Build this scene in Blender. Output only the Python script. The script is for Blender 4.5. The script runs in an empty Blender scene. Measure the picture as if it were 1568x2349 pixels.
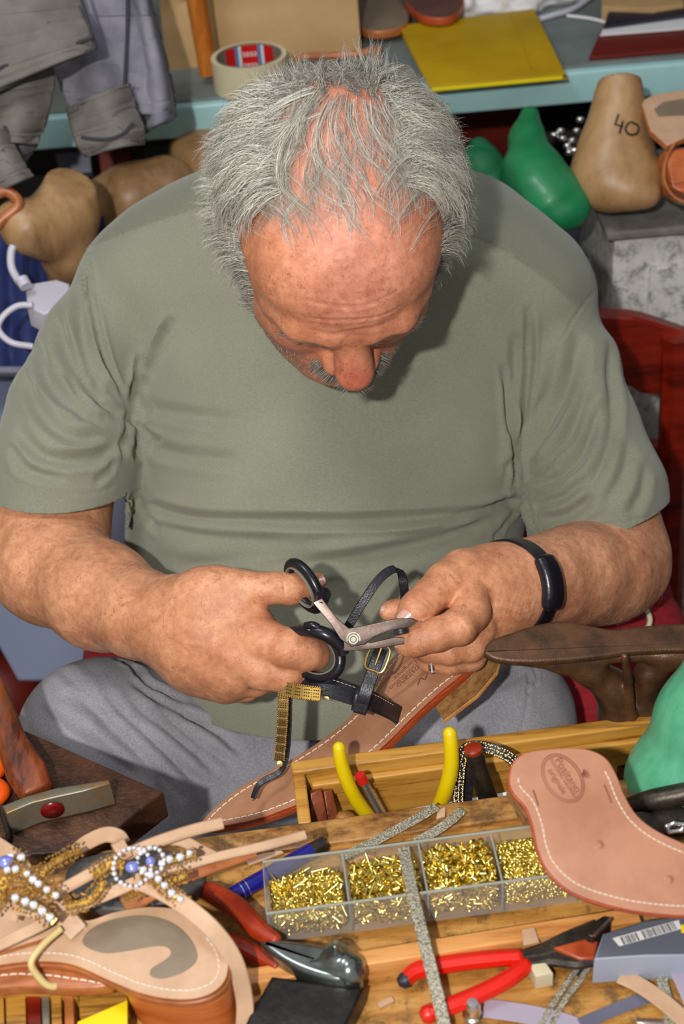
BODY_VOX = .0019; SHIRT_VOX = .0026
import bpy, bmesh, math, random
import numpy as np
from mathutils import Vector, Matrix, Quaternion
random.seed(7); np.random.seed(7)
C = bpy.context.scene.collection
PI = math.pi
# ---------------------------------------------------------------- camera frame (image taken as 1568x2349)
FPX = 3262.0
PITCH, ROLL = math.radians(38), math.radians(5)
CAM = np.array([0.0, 0.0, 1.55])
_F = np.array([0, math.cos(PITCH), -math.sin(PITCH)])
_U0 = np.array([0, math.sin(PITCH), math.cos(PITCH)])
_X0 = np.array([1.0, 0, 0])
_R = math.cos(ROLL)*_X0 - math.sin(ROLL)*_U0
_U = math.sin(ROLL)*_X0 + math.cos(ROLL)*_U0
def ray(px, py): return _F + (px-784.0)/FPX*_R - (py-1174.5)/FPX*_U
def P(px, py, d): return CAM + d*ray(px, py)
def onz(px, py, z):
    r = ray(px, py); return CAM + r*((z-CAM[2])/r[2])
def ony(px, py, y):
    r = ray(px, py); return CAM + r*(y/r[1])
def onplane(px, py, p0, n):
    r = ray(px, py); n = np.array(n, float); return CAM + r*(np.dot(np.array(p0)-CAM, n)/np.dot(r, n))
def proj(p):
    q = np.asarray(p) - CAM; d = q@_F
    return 784 + FPX*(q@_R)/d, 1174.5 - FPX*(q@_U)/d, d
# ---------------------------------------------------------------- object helpers
def setp(o, label=None, cat=None, group=None, kind=None):
    if label: o['label'] = label
    if cat: o['category'] = cat
    if group: o['group'] = group
    if kind: o['kind'] = kind
    return o
def empty(name, loc, label, cat, group=None):
    o = bpy.data.objects.new(name, None); C.objects.link(o); o.location = Vector(loc); o.empty_display_size = .02
    return setp(o, label, cat, group)
def link_mesh(name, me, m=None, parent=None, smooth=True):
    o = bpy.data.objects.new(name, me); C.objects.link(o)
    if m is not None:
        for mm in (m if isinstance(m, (list, tuple)) else [m]): me.materials.append(mm)
    if smooth: me.polygons.foreach_set('use_smooth', [True]*len(me.polygons))
    if parent is not None:
        o.parent = parent
        # world coordinates are kept: the parent only carries a location
        o.matrix_parent_inverse = Matrix.Translation(-chain_loc(parent))
    return o
def chain_loc(p):
    l = Vector((0, 0, 0))
    v = p
    while v is not None:
        l = l + v.location + (v.matrix_parent_inverse.translation if v.parent is not None else Vector((0,0,0)))
        v = v.parent
    return l
def np_mesh(name, V, Q):
    me = bpy.data.meshes.new(name)
    V = np.asarray(V, dtype=np.float32); Q = np.asarray(Q, dtype=np.int32)
    nq, k = Q.shape
    me.vertices.add(len(V)); me.vertices.foreach_set('co', V.ravel())
    me.loops.add(nq*k); me.loops.foreach_set('vertex_index', Q.ravel())
    me.polygons.add(nq); me.polygons.foreach_set('loop_start', np.arange(0, nq*k, k, dtype=np.int32))
    me.update(calc_edges=True)
    return me
class MB:
    """collects verts/faces (world space) for ONE mesh object"""
    def __init__(s): s.v = []; s.f = []; s.mi = []
    def add(s, V, F, mi=0):
        n = len(s.v); s.v += [tuple(map(float, p)) for p in V]; s.f += [tuple(i+n for i in f) for f in F]; s.mi += [mi]*len(F); return s
    def box(s, c, size, M=None, bev=0, mi=0):
        bm = bmesh.new(); bmesh.ops.create_cube(bm, size=1)
        for v in bm.verts: v.co = Vector((v.co.x*size[0], v.co.y*size[1], v.co.z*size[2]))
        if bev: bmesh.ops.bevel(bm, geom=bm.edges[:], offset=bev, segments=3, profile=.6, affect='EDGES')
        return s.bm(bm, c, M, mi)
    def bm(s, bm, c=(0,0,0), M=None, mi=0):
        bm.verts.index_update(); M = M or Matrix.Identity(3); c = Vector(c)
        V = [c + M @ v.co for v in bm.verts]; F = [[v.index for v in f.verts] for f in bm.faces]; bm.free()
        return s.add(V, F, mi)
    def tube(s, pts, r, n=12, cap=True, mi=0, flat=None, up=None):
        """round tube through pts; flat=(w,t): rectangular ribbon of width w, thickness t"""
        pts = [np.array(p, float) for p in pts]; m = len(pts)
        T = [pts[min(i+1, m-1)]-pts[max(i-1, 0)] for i in range(m)]; T = [t/(np.linalg.norm(t)+1e-12) for t in T]
        N = np.array(up if up is not None else (0, 0, 1), float); N = N[0] if N.ndim == 2 else N
        if abs(N@T[0]) > .95 and up is None: N = np.array([1.0, 0, 0])
        V = []
        rs = r if isinstance(r, (list, tuple, np.ndarray)) else [r]*m
        for i in range(m):
            if up is not None and not isinstance(up, str): N = np.array(up[i] if np.ndim(up) == 2 else up, float)
            N = N - T[i]*(N@T[i]); N /= (np.linalg.norm(N)+1e-12); B = np.cross(T[i], N)
            if flat:
                w, t = (flat[i] if isinstance(flat, list) else flat); e = min(w, t)*.3
                ring = [(w/2, -t/2+e), (w/2, t/2-e), (w/2-e, t/2), (-w/2+e, t/2), (-w/2, t/2-e), (-w/2, -t/2+e), (-w/2+e, -t/2), (w/2-e, -t/2)]
                for a, b in ring: V.append(pts[i] + B*a + N*b)
            else:
                for k in range(n):
                    a = 2*PI*k/n; V.append(pts[i] + rs[i]*(math.cos(a)*N + math.sin(a)*B))
        if flat: n = 8
        F = [(i*n+k, i*n+(k+1) % n, (i+1)*n+(k+1) % n, (i+1)*n+k) for i in range(m-1) for k in range(n)]
        if cap: F += [tuple(range(n-1, -1, -1)), tuple((m-1)*n+k for k in range(n))]
        return s.add(V, F, mi)
    def lathe(s, prof, c, axis=(0, 0, 1), n=32, mi=0, M=None):
        """prof = [(r,h)...] around axis"""
        q = Vector((0, 0, 1)).rotation_difference(Vector(axis)).to_matrix() if M is None else M
        V = []; F = []; c = Vector(c); m = len(prof)
        for (r, h) in prof:
            for k in range(n): V.append(c + q @ Vector((r*math.cos(2*PI*k/n), r*math.sin(2*PI*k/n), h)))
        for i in range(m-1):
            for k in range(n): F.append((i*n+k, i*n+(k+1) % n, (i+1)*n+(k+1) % n, (i+1)*n+k))
        if prof[0][0] > 1e-6: F.append(tuple(range(n-1, -1, -1)))
        if prof[-1][0] > 1e-6: F.append(tuple((m-1)*n+k for k in range(n)))
        return s.add(V, F, mi)
    def prism(s, poly, M4, th, bev=0, mi=0):
        """polygon in local xy extruded z 0..th, then M4"""
        bm = bmesh.new(); vs = [bm.verts.new((x, y, 0)) for x, y in poly]; f = bm.faces.new(vs)
        if f.normal.z > 0: pass
        r = bmesh.ops.extrude_face_region(bm, geom=[f])
        for v in [g for g in r['geom'] if isinstance(g, bmesh.types.BMVert)]: v.co.z = th
        bmesh.ops.recalc_face_normals(bm, faces=bm.faces[:])
        if bev: bmesh.ops.bevel(bm, geom=[e for e in bm.edges if len(e.link_faces) == 2 and abs(e.link_faces[0].normal.z-e.link_faces[1].normal.z) > .5], offset=bev, segments=3, profile=.6, affect='EDGES')
        bm.verts.index_update()
        V = [M4 @ v.co for v in bm.verts]; F = [[v.index for v in f.verts] for f in bm.faces]; bm.free()
        return s.add(V, F, mi)
    def build(s, name, m, parent=None, smooth=True, angle=40):
        me = bpy.data.meshes.new(name); me.from_pydata(s.v, [], s.f); me.update()
        o = link_mesh(name, me, m, parent, False)
        if any(s.mi): me.polygons.foreach_set('material_index', s.mi)
        bm = bmesh.new(); bm.from_mesh(me); bmesh.ops.recalc_face_normals(bm, faces=bm.faces[:])
        if smooth:
            ca = math.cos(math.radians(angle))
            for f in bm.faces: f.smooth = True
            for e in bm.edges:
                if len(e.link_faces) == 2 and e.link_faces[0].normal.dot(e.link_faces[1].normal) < ca: e.smooth = False
        bm.to_mesh(me); bm.free()
        return o
def smoothpts(pts, n=8, closed=False):
    """Catmull-Rom through pts"""
    pts = [np.array(p, float) for p in pts]; m = len(pts); out = []
    for i in range(m if closed else m-1):
        p0 = pts[(i-1) % m] if (closed or i > 0) else 2*pts[0]-pts[1]
        p1 = pts[i]; p2 = pts[(i+1) % m]
        p3 = pts[(i+2) % m] if (closed or i < m-2) else 2*pts[-1]-pts[-2]
        for k in range(n):
            t = k/n
            out.append(.5*((2*p1)+(-p0+p2)*t+(2*p0-5*p1+4*p2-p3)*t*t+(-p0+3*p1-3*p2+p3)*t**3))
    if not closed: out.append(pts[-1])
    return out
# ---------------------------------------------------------------- signed-distance modelling -> surface nets
def cone(a, ra, b, rb, k=.01, op='u'): return ('c', np.array(a, float), float(ra), np.array(b, float), float(rb), k, op)
def ell(c, r, R=None, k=.01, op='u'): return ('e', np.array(c, float), np.array(r, float), np.eye(3) if R is None else np.array(R, float), k, op)
def chain(pts, k=.006, kj=.01, op='u', cls=0):
    """chain of (point, radius); internal blend k, joins the rest with kj"""
    return ('g', [cone(pts[i][0], pts[i][1], pts[i+1][0], pts[i+1][1], k) for i in range(len(pts)-1)], kj, op)
def rbox(c, h, R=None, r=.002, k=.005, op='u'): return ('b', np.array(c, float), np.array(h, float), np.eye(3) if R is None else np.array(R, float), float(r), k, op)
def _bb(p):
    if p[0] == 'c': return np.minimum(p[1]-p[2], p[3]-p[4]), np.maximum(p[1]+p[2], p[3]+p[4])
    if p[0] == 'e': m = p[2].max(); return p[1]-m, p[1]+m
    if p[0] == 'b': m = np.linalg.norm(p[2]); return p[1]-m, p[1]+m
    bb = [_bb(q) for q in p[1]]; kk = max(q[-2] for q in p[1]); return np.min([b[0] for b in bb], 0)-kk, np.max([b[1] for b in bb], 0)+kk
def _d(p, X):
    if p[0] == 'c':
        ba = p[3]-p[1]; pa = X-p[1]; t = np.clip(pa@ba/max(ba@ba, 1e-12), 0, 1)
        return np.linalg.norm(pa-t[..., None]*ba, axis=-1) - (p[2]+(p[4]-p[2])*t)
    if p[0] == 'e':
        q = (X-p[1])@p[3].T; k0 = np.linalg.norm(q/p[2], axis=-1); k1 = np.linalg.norm(q/p[2]**2, axis=-1)
        return k0*(k0-1)/np.maximum(k1, 1e-9)
    if p[0] == 'b':
        q = np.abs((X-p[1])@p[3].T)-p[2]+p[4]
        return np.linalg.norm(np.maximum(q, 0), axis=-1)+np.minimum(q.max(-1), 0)-p[4]
    d = None
    for q in p[1]:
        e = _d(q, X); d = e if d is None else smin(d, e, q[-2])
    return d
def smin(a, b, k):
    if k <= 0: return np.minimum(a, b)
    h = np.maximum(k-np.abs(a-b), 0)/k; return np.minimum(a, b)-h*h*k*.25
def nets(prims, vox, B=8, post=None, lo=None, hi=None):
    bbs = [_bb(p) for p in prims if p[-1] == 'u']
    lo = np.min([b[0] for b in bbs], 0)-2*vox if lo is None else np.array(lo); hi = np.max([b[1] for b in bbs], 0)+2*vox if hi is None else np.array(hi)
    nb = np.ceil((hi-lo)/(vox*B)).astype(int); bs = vox*B; diag = bs*.5*math.sqrt(3)
    g = np.stack(np.meshgrid(*[np.arange(n) for n in nb], indexing='ij'), -1).reshape(-1, 3)
    cen = lo+(g+.5)*bs
    def run(X, cen, ext, marg):
        V = np.full(X.shape[:-1], .5)
        for j, p in enumerate(prims):
            b0, b1 = _bb(p); m = max(q[-2] for q in prims[j:j+6])*1.05+marg+ext
            s = np.all((cen > b0-m) & (cen < b1+m), -1)
            if not s.any(): continue
            d = _d(p, X[s]); v = V[s]; k = p[-2]
            if p[-1] == 'u': V[s] = smin(v, d, k)
            elif p[-1] == 's': V[s] = -smin(-v, d, k)
            elif p[-1] == 'i': V[s] = -smin(-v, -d, k)
        return V
    c = run(cen, cen, 0, diag*1.8)
    keep = np.abs(c) < diag*1.4+.002
    g = g[keep]; cen = cen[keep]
    off = np.stack(np.meshgrid(*[np.arange(B+1)]*3, indexing='ij'), -1)
    Vs = []; step = 2000
    for i in range(0, len(g), step):
        gi = g[i:i+step]; X = lo+(gi[:, None, None, None, :]*B+off)*vox
        Vs.append(run(X, cen[i:i+step], bs*.5, vox*2).astype(np.float32))
    V = np.concatenate(Vs); S = V < 0
    Bm = B; cnt = np.zeros(V.shape[:1]+(Bm,)*3, int)
    corner = [(a, b, c2) for a in (0, 1) for b in (0, 1) for c2 in (0, 1)]
    sub = lambda A, o: A[:, o[0]:o[0]+Bm, o[1]:o[1]+Bm, o[2]:o[2]+Bm]
    for o in corner: cnt += sub(S, o)
    act = (cnt > 0) & (cnt < 8); idx = np.argwhere(act)
    acc = np.zeros((len(idx), 3)); num = np.zeros(len(idx))
    b, ii, jj, kk = idx.T
    for o in corner:
        for ax in range(3):
            if o[ax]: continue
            o2 = list(o); o2[ax] = 1
            va = V[b, ii+o[0], jj+o[1], kk+o[2]]; vb = V[b, ii+o2[0], jj+o2[1], kk+o2[2]]
            m = (va < 0) != (vb < 0); t = va/(va-vb+1e-20)
            pos = np.tile(np.array(o, float), (len(idx), 1)); pos[:, ax] = t
            acc[m] += pos[m]; num[m] += 1
    cell = g[b]*Bm+idx[:, 1:]
    verts = lo+(cell+acc/num[:, None])*vox
    key = lambda c3: ((c3[..., 0].astype(np.int64)+4)*16384+c3[..., 1]+4)*16384+c3[..., 2]+4
    K = key(cell); order = np.argsort(K); Ks = K[order]
    quads = []
    for ax in range(3):
        a1, a2 = (ax+1) % 3, (ax+2) % 3
        o2 = [0, 0, 0]; o2[ax] = 1
        A = sub(S, (0, 0, 0)); Bq = sub(S, tuple(o2)); m = np.argwhere(A != Bq)
        if len(m) == 0: continue
        base = g[m[:, 0]]*Bm+m[:, 1:]; flip = A[m[:, 0], m[:, 1], m[:, 2], m[:, 3]]
        e1 = np.zeros(3, int); e1[a1] = 1; e2 = np.zeros(3, int); e2[a2] = 1
        ids = []; ok = np.ones(len(m), bool)
        for c3 in (base-e1-e2, base-e2, base, base-e1):
            kq = key(c3); pos = np.clip(np.searchsorted(Ks, kq), 0, len(Ks)-1); ok &= Ks[pos] == kq; ids.append(order[pos])
        q = np.stack(ids, -1)
        q[~flip] = q[~flip][:, ::-1]
        quads.append(q[ok])
    return verts, np.concatenate(quads)
def vnormals(V, Q):
    n = np.cross(V[Q[:, 2]]-V[Q[:, 0]], V[Q[:, 3]]-V[Q[:, 1]]); N = np.zeros_like(V)
    for i in range(4): np.add.at(N, Q[:, i], n)
    return N/(np.linalg.norm(N, axis=1, keepdims=True)+1e-12)
def drop_unused(V, Q):
    u = np.unique(Q); m = np.full(len(V), -1); m[u] = np.arange(len(u)); return V[u], m[Q]
def rotm(ax, ay, az): return np.array((Matrix.Rotation(az, 3, 'Z') @ Matrix.Rotation(ay, 3, 'Y') @ Matrix.Rotation(ax, 3, 'X')))
def Rax(x, y=None, z=None):
    """rotation rows = local axes for ell/rbox"""
    x = np.array(x, float); x /= np.linalg.norm(x); y = np.array(y, float); y = y-x*(x@y); y /= np.linalg.norm(y)
    return np.array([x, y, np.cross(x, y)])
CR = np.array([_R, -_F, _U])   # rows: image right, towards camera, image up
def vnoise(X, s, seed=0):
    """cheap smooth 3d value noise, X (N,3)"""
    X = np.asarray(X)*s+seed*17.3; i = np.floor(X).astype(np.int64); f = X-i; f = f*f*(3-2*f); out = 0
    def h(a, b, c):
        n = (a*73856093) ^ (b*19349663) ^ (c*83492791); n = (n*(n*n % 1000003*15731+789221)+1376312589) & 0x7fffffff
        return n/0x7fffffff
    for a in (0, 1):
        for b in (0, 1):
            for c in (0, 1):
                w = (f[:, 0] if a else 1-f[:, 0])*(f[:, 1] if b else 1-f[:, 1])*(f[:, 2] if c else 1-f[:, 2])
                out = out+w*h(i[:, 0]+a, i[:, 1]+b, i[:, 2]+c)
    return out
# ---------------------------------------------------------------- procedural materials
def mat(name, col, rough=.5, metal=0, noise=None, col2=None, bump=None, spec=.5, wave=None, extra=None, stretch=None, trans=0, sheen=0, coat=0, sss=0, alpha=1, cramp=(.35, .65)):
    """noise: scale of colour mottling between col and col2; bump=(scale,strength,dist)"""
    m = bpy.data.materials.new(name); m.use_nodes = True; nt = m.node_tree; N = nt.nodes; L = nt.links
    b = N['Principled BSDF']; b.inputs['Base Color'].default_value = (*col, 1); b.inputs['Roughness'].default_value = rough; b.inputs['Metallic'].default_value = metal
    b.inputs['Specular IOR Level'].default_value = spec; b.inputs['Transmission Weight'].default_value = trans; b.inputs['Sheen Weight'].default_value = sheen; b.inputs['Coat Weight'].default_value = coat
    if sss: b.inputs['Subsurface Weight'].default_value = sss; b.inputs['Subsurface Radius'].default_value = (.012, .004, .002); b.inputs['Subsurface Scale'].default_value = .5
    tc = N.new('ShaderNodeTexCoord'); mp = N.new('ShaderNodeMapping'); L.new(tc.outputs['Object'], mp.inputs[0])
    if stretch: mp.inputs['Scale'].default_value = stretch
    if noise and col2:
        t = N.new('ShaderNodeTexNoise'); t.inputs['Scale'].default_value = noise; t.inputs['Detail'].default_value = 6; t.inputs['Roughness'].default_value = .65; L.new(mp.outputs[0], t.inputs['Vector'])
        r = N.new('ShaderNodeValToRGB'); r.color_ramp.elements[0].position = cramp[0]; r.color_ramp.elements[1].position = cramp[1]
        r.color_ramp.elements[0].color = (*col, 1); r.color_ramp.elements[1].color = (*col2, 1); L.new(t.outputs[0], r.inputs[0]); L.new(r.outputs[0], b.inputs['Base Color'])
    if bump:
        t2 = N.new('ShaderNodeTexNoise'); t2.inputs['Scale'].default_value = bump[0]; t2.inputs['Detail'].default_value = 4; L.new(mp.outputs[0], t2.inputs['Vector'])
        bp = N.new('ShaderNodeBump'); bp.inputs['Strength'].default_value = bump[1]; bp.inputs['Distance'].default_value = bump[2]; L.new(t2.outputs[0], bp.inputs['Height']); L.new(bp.outputs[0], b.inputs['Normal'])
    if alpha < 1: b.inputs['Alpha'].default_value = alpha
    if extra: extra(m, N, L, b, tc, mp)
    return m
def srgb(r, g, b):
    f = lambda c: (c/255/12.92 if c <= 10.3 else ((c/255+.055)/1.055)**2.4); return (f(r), f(g), f(b))
# ---------------------------------------------------------------- camera and light
cd = bpy.data.cameras.new('camera'); cam = bpy.data.objects.new('camera', cd); C.objects.link(cam)
M4 = Matrix((( _R[0], _U[0], -_F[0], CAM[0]), (_R[1], _U[1], -_F[1], CAM[1]), (_R[2], _U[2], -_F[2], CAM[2]), (0, 0, 0, 1)))
cam.matrix_world = M4; cd.sensor_fit = 'VERTICAL'; cd.sensor_height = 36; cd.lens = FPX/2349*36
cd.clip_start = .05; cd.dof.use_dof = True; cd.dof.focus_distance = 1.17; cd.dof.aperture_fstop = 6.3
bpy.context.scene.camera = cam
# flash left of the lens
def area(name, loc, tgt, size, power, col=(1, 1, 1), shape='DISK'):
    l = bpy.data.lights.new(name, 'AREA'); l.shape = shape; l.size = size; l.energy = power; l.color = col
    o = bpy.data.objects.new(name, l); C.objects.link(o); o.location = Vector(loc)
    o.rotation_euler = (Vector(tgt)-Vector(loc)).to_track_quat('-Z', 'Y').to_euler(); return o
fl = CAM - .24*_R + .06*_U - .45*_F
area('flash', fl, (0, 1.0, .8), .045, 23, (1, .97, .93))
w = bpy.data.worlds.new('world'); bpy.context.scene.world = w; w.use_nodes = True
w.node_tree.nodes['Background'].inputs[0].default_value = (.93, .96, 1, 1); w.node_tree.nodes['Background'].inputs[1].default_value = .42
area('back_fill', (-.5, .9, 2.35), (-.1, 1.7, .8), .5, 9, (.92, .96, 1))  # added overhead fill light, no visible source, brightens shelf and background
sc = bpy.context.scene
sc.view_settings.view_transform = 'AgX' if False else 'Standard'; sc.view_settings.look = 'None'; sc.view_settings.exposure = 0; sc.view_settings.gamma = 1
sc.cycles.use_denoising = True; sc.cycles.max_bounces = 6; sc.cycles.transparent_max_bounces = 12
# ---------------------------------------------------------------- materials for the man
def skin_extra(m, N, L, b, tc, mp):
    va = N.new('ShaderNodeVertexColor'); va.layer_name = 'tint'
    # mottling + freckles
    n1 = N.new('ShaderNodeTexNoise'); n1.inputs['Scale'].default_value = 28; n1.inputs['Detail'].default_value = 5; L.new(tc.outputs['Object'], n1.inputs[0])
    r1 = N.new('ShaderNodeValToRGB'); r1.color_ramp.elements[0].position = .35; r1.color_ramp.elements[1].position = .7
    r1.color_ramp.elements[0].color = (.80, .68, .62, 1); r1.color_ramp.elements[1].color = (1.10, 1.05, 1.02, 1); L.new(n1.outputs[0], r1.inputs[0])
    mx = N.new('ShaderNodeMix'); mx.data_type = 'RGBA'; mx.blend_type = 'MULTIPLY'; mx.inputs[0].default_value = 1
    L.new(va.outputs[0], mx.inputs[6]); L.new(r1.outputs[0], mx.inputs[7])
    nd = N.new('ShaderNodeTexNoise'); nd.inputs['Scale'].default_value = 260; nd.inputs['Detail'].default_value = 3; L.new(tc.outputs['Object'], nd.inputs[0])
    vm = N.new('ShaderNodeVectorMath'); vm.operation = 'MULTIPLY_ADD'; vm.inputs[1].default_value = (.012, .012, .012); L.new(nd.outputs['Color'], vm.inputs[0]); L.new(tc.outputs['Object'], vm.inputs[2])
    vo = N.new('ShaderNodeTexVoronoi'); vo.inputs['Scale'].default_value = 210; L.new(vm.outputs[0], vo.inputs['Vector'])
    n2 = N.new('ShaderNodeTexNoise'); n2.inputs['Scale'].default_value = 60; L.new(tc.outputs['Object'], n2.inputs[0])
    ma = N.new('ShaderNodeMath'); ma.operation = 'MULTIPLY_ADD'; ma.inputs[1].default_value = -.9; L.new(n2.outputs[0], ma.inputs[0]); ma.inputs[2].default_value = .66
    lt = N.new('ShaderNodeMath'); lt.operation = 'SUBTRACT'; L.new(ma.outputs[0], lt.inputs[0]); L.new(vo.outputs['Distance'], lt.inputs[1])
    r2 = N.new('ShaderNodeMapRange'); r2.inputs[1].default_value = -.10; r2.inputs[2].default_value = .16; r2.inputs[4].default_value = .55; L.new(lt.outputs[0], r2.inputs[0])
    mx2 = N.new('ShaderNodeMix'); mx2.data_type = 'RGBA'; L.new(r2.outputs[0], mx2.inputs[0]); L.new(mx.outputs[2], mx2.inputs[6]); mx2.inputs[7].default_value = (.36, .12, .05, 1)
    n5 = N.new('ShaderNodeTexNoise'); n5.inputs['Scale'].default_value = 140; n5.inputs['Detail'].default_value = 6; n5.inputs['Roughness'].default_value = .7; L.new(tc.outputs['Object'], n5.inputs[0])
    r5 = N.new('ShaderNodeValToRGB'); r5.color_ramp.elements[0].position = .38; r5.color_ramp.elements[1].position = .62; r5.color_ramp.elements[0].color = (.84, .74, .70, 1); r5.color_ramp.elements[1].color = (1.08, 1.06, 1.04, 1); L.new(n5.outputs[0], r5.inputs[0])
    mx5 = N.new('ShaderNodeMix'); mx5.data_type = 'RGBA'; mx5.blend_type = 'MULTIPLY'; mx5.inputs[0].default_value = 1; L.new(mx2.outputs[2], mx5.inputs[6]); L.new(r5.outputs[0], mx5.inputs[7])
    L.new(mx5.outputs[2], b.inputs['Base Color'])
    # pores and fine wrinkles
    v2 = N.new('ShaderNodeTexVoronoi'); v2.inputs['Scale'].default_value = 1500; L.new(tc.outputs['Object'], v2.inputs['Vector'])
    n3 = N.new('ShaderNodeTexNoise'); n3.inputs['Scale'].default_value = 220; n3.inputs['Detail'].default_value = 5; L.new(tc.outputs['Object'], n3.inputs[0])
    ad = N.new('ShaderNodeMath'); ad.operation = 'ADD'; L.new(v2.outputs['Distance'], ad.inputs[0]); L.new(n3.outputs[0], ad.inputs[1])
    bp = N.new('ShaderNodeBump'); bp.inputs['Strength'].default_value = .4; bp.inputs['Distance'].default_value = .0004; L.new(ad.outputs[0], bp.inputs['Height']); L.new(bp.outputs[0], b.inputs['Normal'])
M_skin = mat('skin', (.7, .38, .28), rough=.44, spec=.5, sss=.03, extra=skin_extra)
def knit_extra(m, N, L, b, tc, mp):
    t = N.new('ShaderNodeTexNoise'); t.inputs['Scale'].default_value = 520; t.inputs['Detail'].default_value = 3
    mp.inputs['Scale'].default_value = (.7, 3, 5); L.new(mp.outputs[0], t.inputs[0])
    t2 = N.new('ShaderNodeTexNoise'); t2.inputs['Scale'].default_value = 9; L.new(tc.outputs['Object'], t2.inputs[0])
    r = N.new('ShaderNodeValToRGB'); r.color_ramp.elements[0].position = .22; r.color_ramp.elements[1].position = .78
    c0, c1 = srgb(108, 109, 94), srgb(150, 151, 132)
    r.color_ramp.elements[0].color = (*c0, 1); r.color_ramp.elements[1].color = (*c1, 1)
    mi = N.new('ShaderNodeMath'); mi.operation = 'MULTIPLY_ADD'; mi.inputs[1].default_value = .3; L.new(t2.outputs[0], mi.inputs[0]); 
    m3 = N.new('ShaderNodeMath'); m3.operation = 'MULTIPLY'; m3.inputs[1].default_value = .7; L.new(t.outputs[0], m3.inputs[0]); L.new(m3.outputs[0], mi.inputs[2]); L.new(mi.outputs[0], r.inputs[0])
    va = N.new('ShaderNodeVertexColor'); va.layer_name = 'tint'
    mx = N.new('ShaderNodeMix'); mx.data_type = 'RGBA'; mx.blend_type = 'MULTIPLY'; mx.inputs[0].default_value = 1
    L.new(r.outputs[0], mx.inputs[6]); L.new(va.outputs[0], mx.inputs[7]); L.new(mx.outputs[2], b.inputs['Base Color'])
    bp = N.new('ShaderNodeBump'); bp.inputs['Strength'].default_value = .5; bp.inputs['Distance'].default_value = .0005; L.new(t.outputs[0], bp.inputs['Height']); L.new(bp.outputs[0], b.inputs['Normal'])
M_shirt = mat('olive_jersey', (.2, .2, .15), rough=.9, spec=.2, sheen=.25, extra=knit_extra)
def twill_extra(m, N, L, b, tc, mp):
    t = N.new('ShaderNodeTexNoise'); t.inputs['Scale'].default_value = 600; t.inputs['Detail'].default_value = 2; L.new(tc.outputs['Object'], t.inputs[0])
    t2 = N.new('ShaderNodeTexNoise'); t2.inputs['Scale'].default_value = 14; L.new(tc.outputs['Object'], t2.inputs[0])
    mi = N.new('ShaderNodeMath'); mi.operation = 'ADD'; L.new(t.outputs[0], mi.inputs[0]); L.new(t2.outputs[0], mi.inputs[1])
    r = N.new('ShaderNodeValToRGB'); r.color_ramp.elements[0].position = .7; r.color_ramp.elements[1].position = 1.3
    mi2 = N.new('ShaderNodeMath'); mi2.operation = 'MULTIPLY'; mi2.inputs[1].default_value = .5; L.new(mi.outputs[0], mi2.inputs[0])
    r.color_ramp.elements[0].position = .35; r.color_ramp.elements[1].position = .65
    r.color_ramp.elements[0].color = (*srgb(122, 121, 128), 1); r.color_ramp.elements[1].color = (*srgb(160, 158, 163), 1); L.new(mi2.outputs[0], r.inputs[0]); L.new(r.outputs[0], b.inputs['Base Color'])
    bp = N.new('ShaderNodeBump'); bp.inputs['Strength'].default_value = .4; bp.inputs['Distance'].default_value = .0005; L.new(t.outputs[0], bp.inputs['Height']); L.new(bp.outputs[0], b.inputs['Normal'])
M_trous = mat('grey_twill', (.3, .3, .32), rough=.9, spec=.2, extra=twill_extra)
# ---------------------------------------------------------------- head frame
HC = P(776, 503, 1.155); HA = math.radians(21)
hF = -_U*math.cos(HA) - _F*math.sin(HA); hT = -_F*math.cos(HA) + _U*math.sin(HA)
_yaw = math.radians(6); hX = _R*math.cos(_yaw)+0*hF; hX = _R.copy()
hX, hF = math.cos(_yaw)*hX - math.sin(_yaw)*hF, math.cos(_yaw)*hF + math.sin(_yaw)*hX
HM = np.array([hX, hF, hT])          # rows: local axes (x = image right, f = face forward, t = top)
def H(x, f, t): return HC + x*hX + f*hF + t*hT
def HL(X): return (X-HC)@HM.T
head = [
    ell(H(0, -.012, .018), (.083, .100, .077), HM, 0),
    ell(H(0, .036, .006), (.073, .067, .060), HM, .03),          # forehead
    ell(H(-.006, .026, -.052), (.074, .062, .060), HM, .03),         # mid face
    ell(H(-.006, .042, -.086), (.052, .045, .042), HM, .03),         # jaw and chin
    ell(H(0, .074, -.108), (.020, .018, .016), HM, .02),         # chin knob
    cone(H(-.062, .0, -.075), .016, H(-.022, .068, -.108), .016, .03),
    cone(H(.050, .0, -.080), .016, H(.016, .070, -.108), .014, .03),
]
for s in (-1, 1):
    head += [ell(H(s*.043, .060, -.044), (.022, .024, .020), HM, .018),            # cheek
             cone(H(s*.016, .099, -.010), .0105, H(s*.040, .089, -.010), .010, .012),  # brow ridge
             cone(H(s*.040, .089, -.010), .010, H(s*.058, .066, -.014), .008, .012),
             ell(H(s*.031, .103, -.027), (.015, .012, .010), HM, .008, 's'),          # socket
             ell(H(s*.031, .083, -.027), (.0135, .0135, .0135), HM, .002),            # eyeball / lid mass
             cone(H(s*.020, .090, -.037), .0035, H(s*.040, .085, -.037), .0035, .006), # bag under the eye
             cone(H(s*.014, .092, -.062), .007, H(s*.030, .078, -.080), .008, .010)]  # nasolabial
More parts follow.
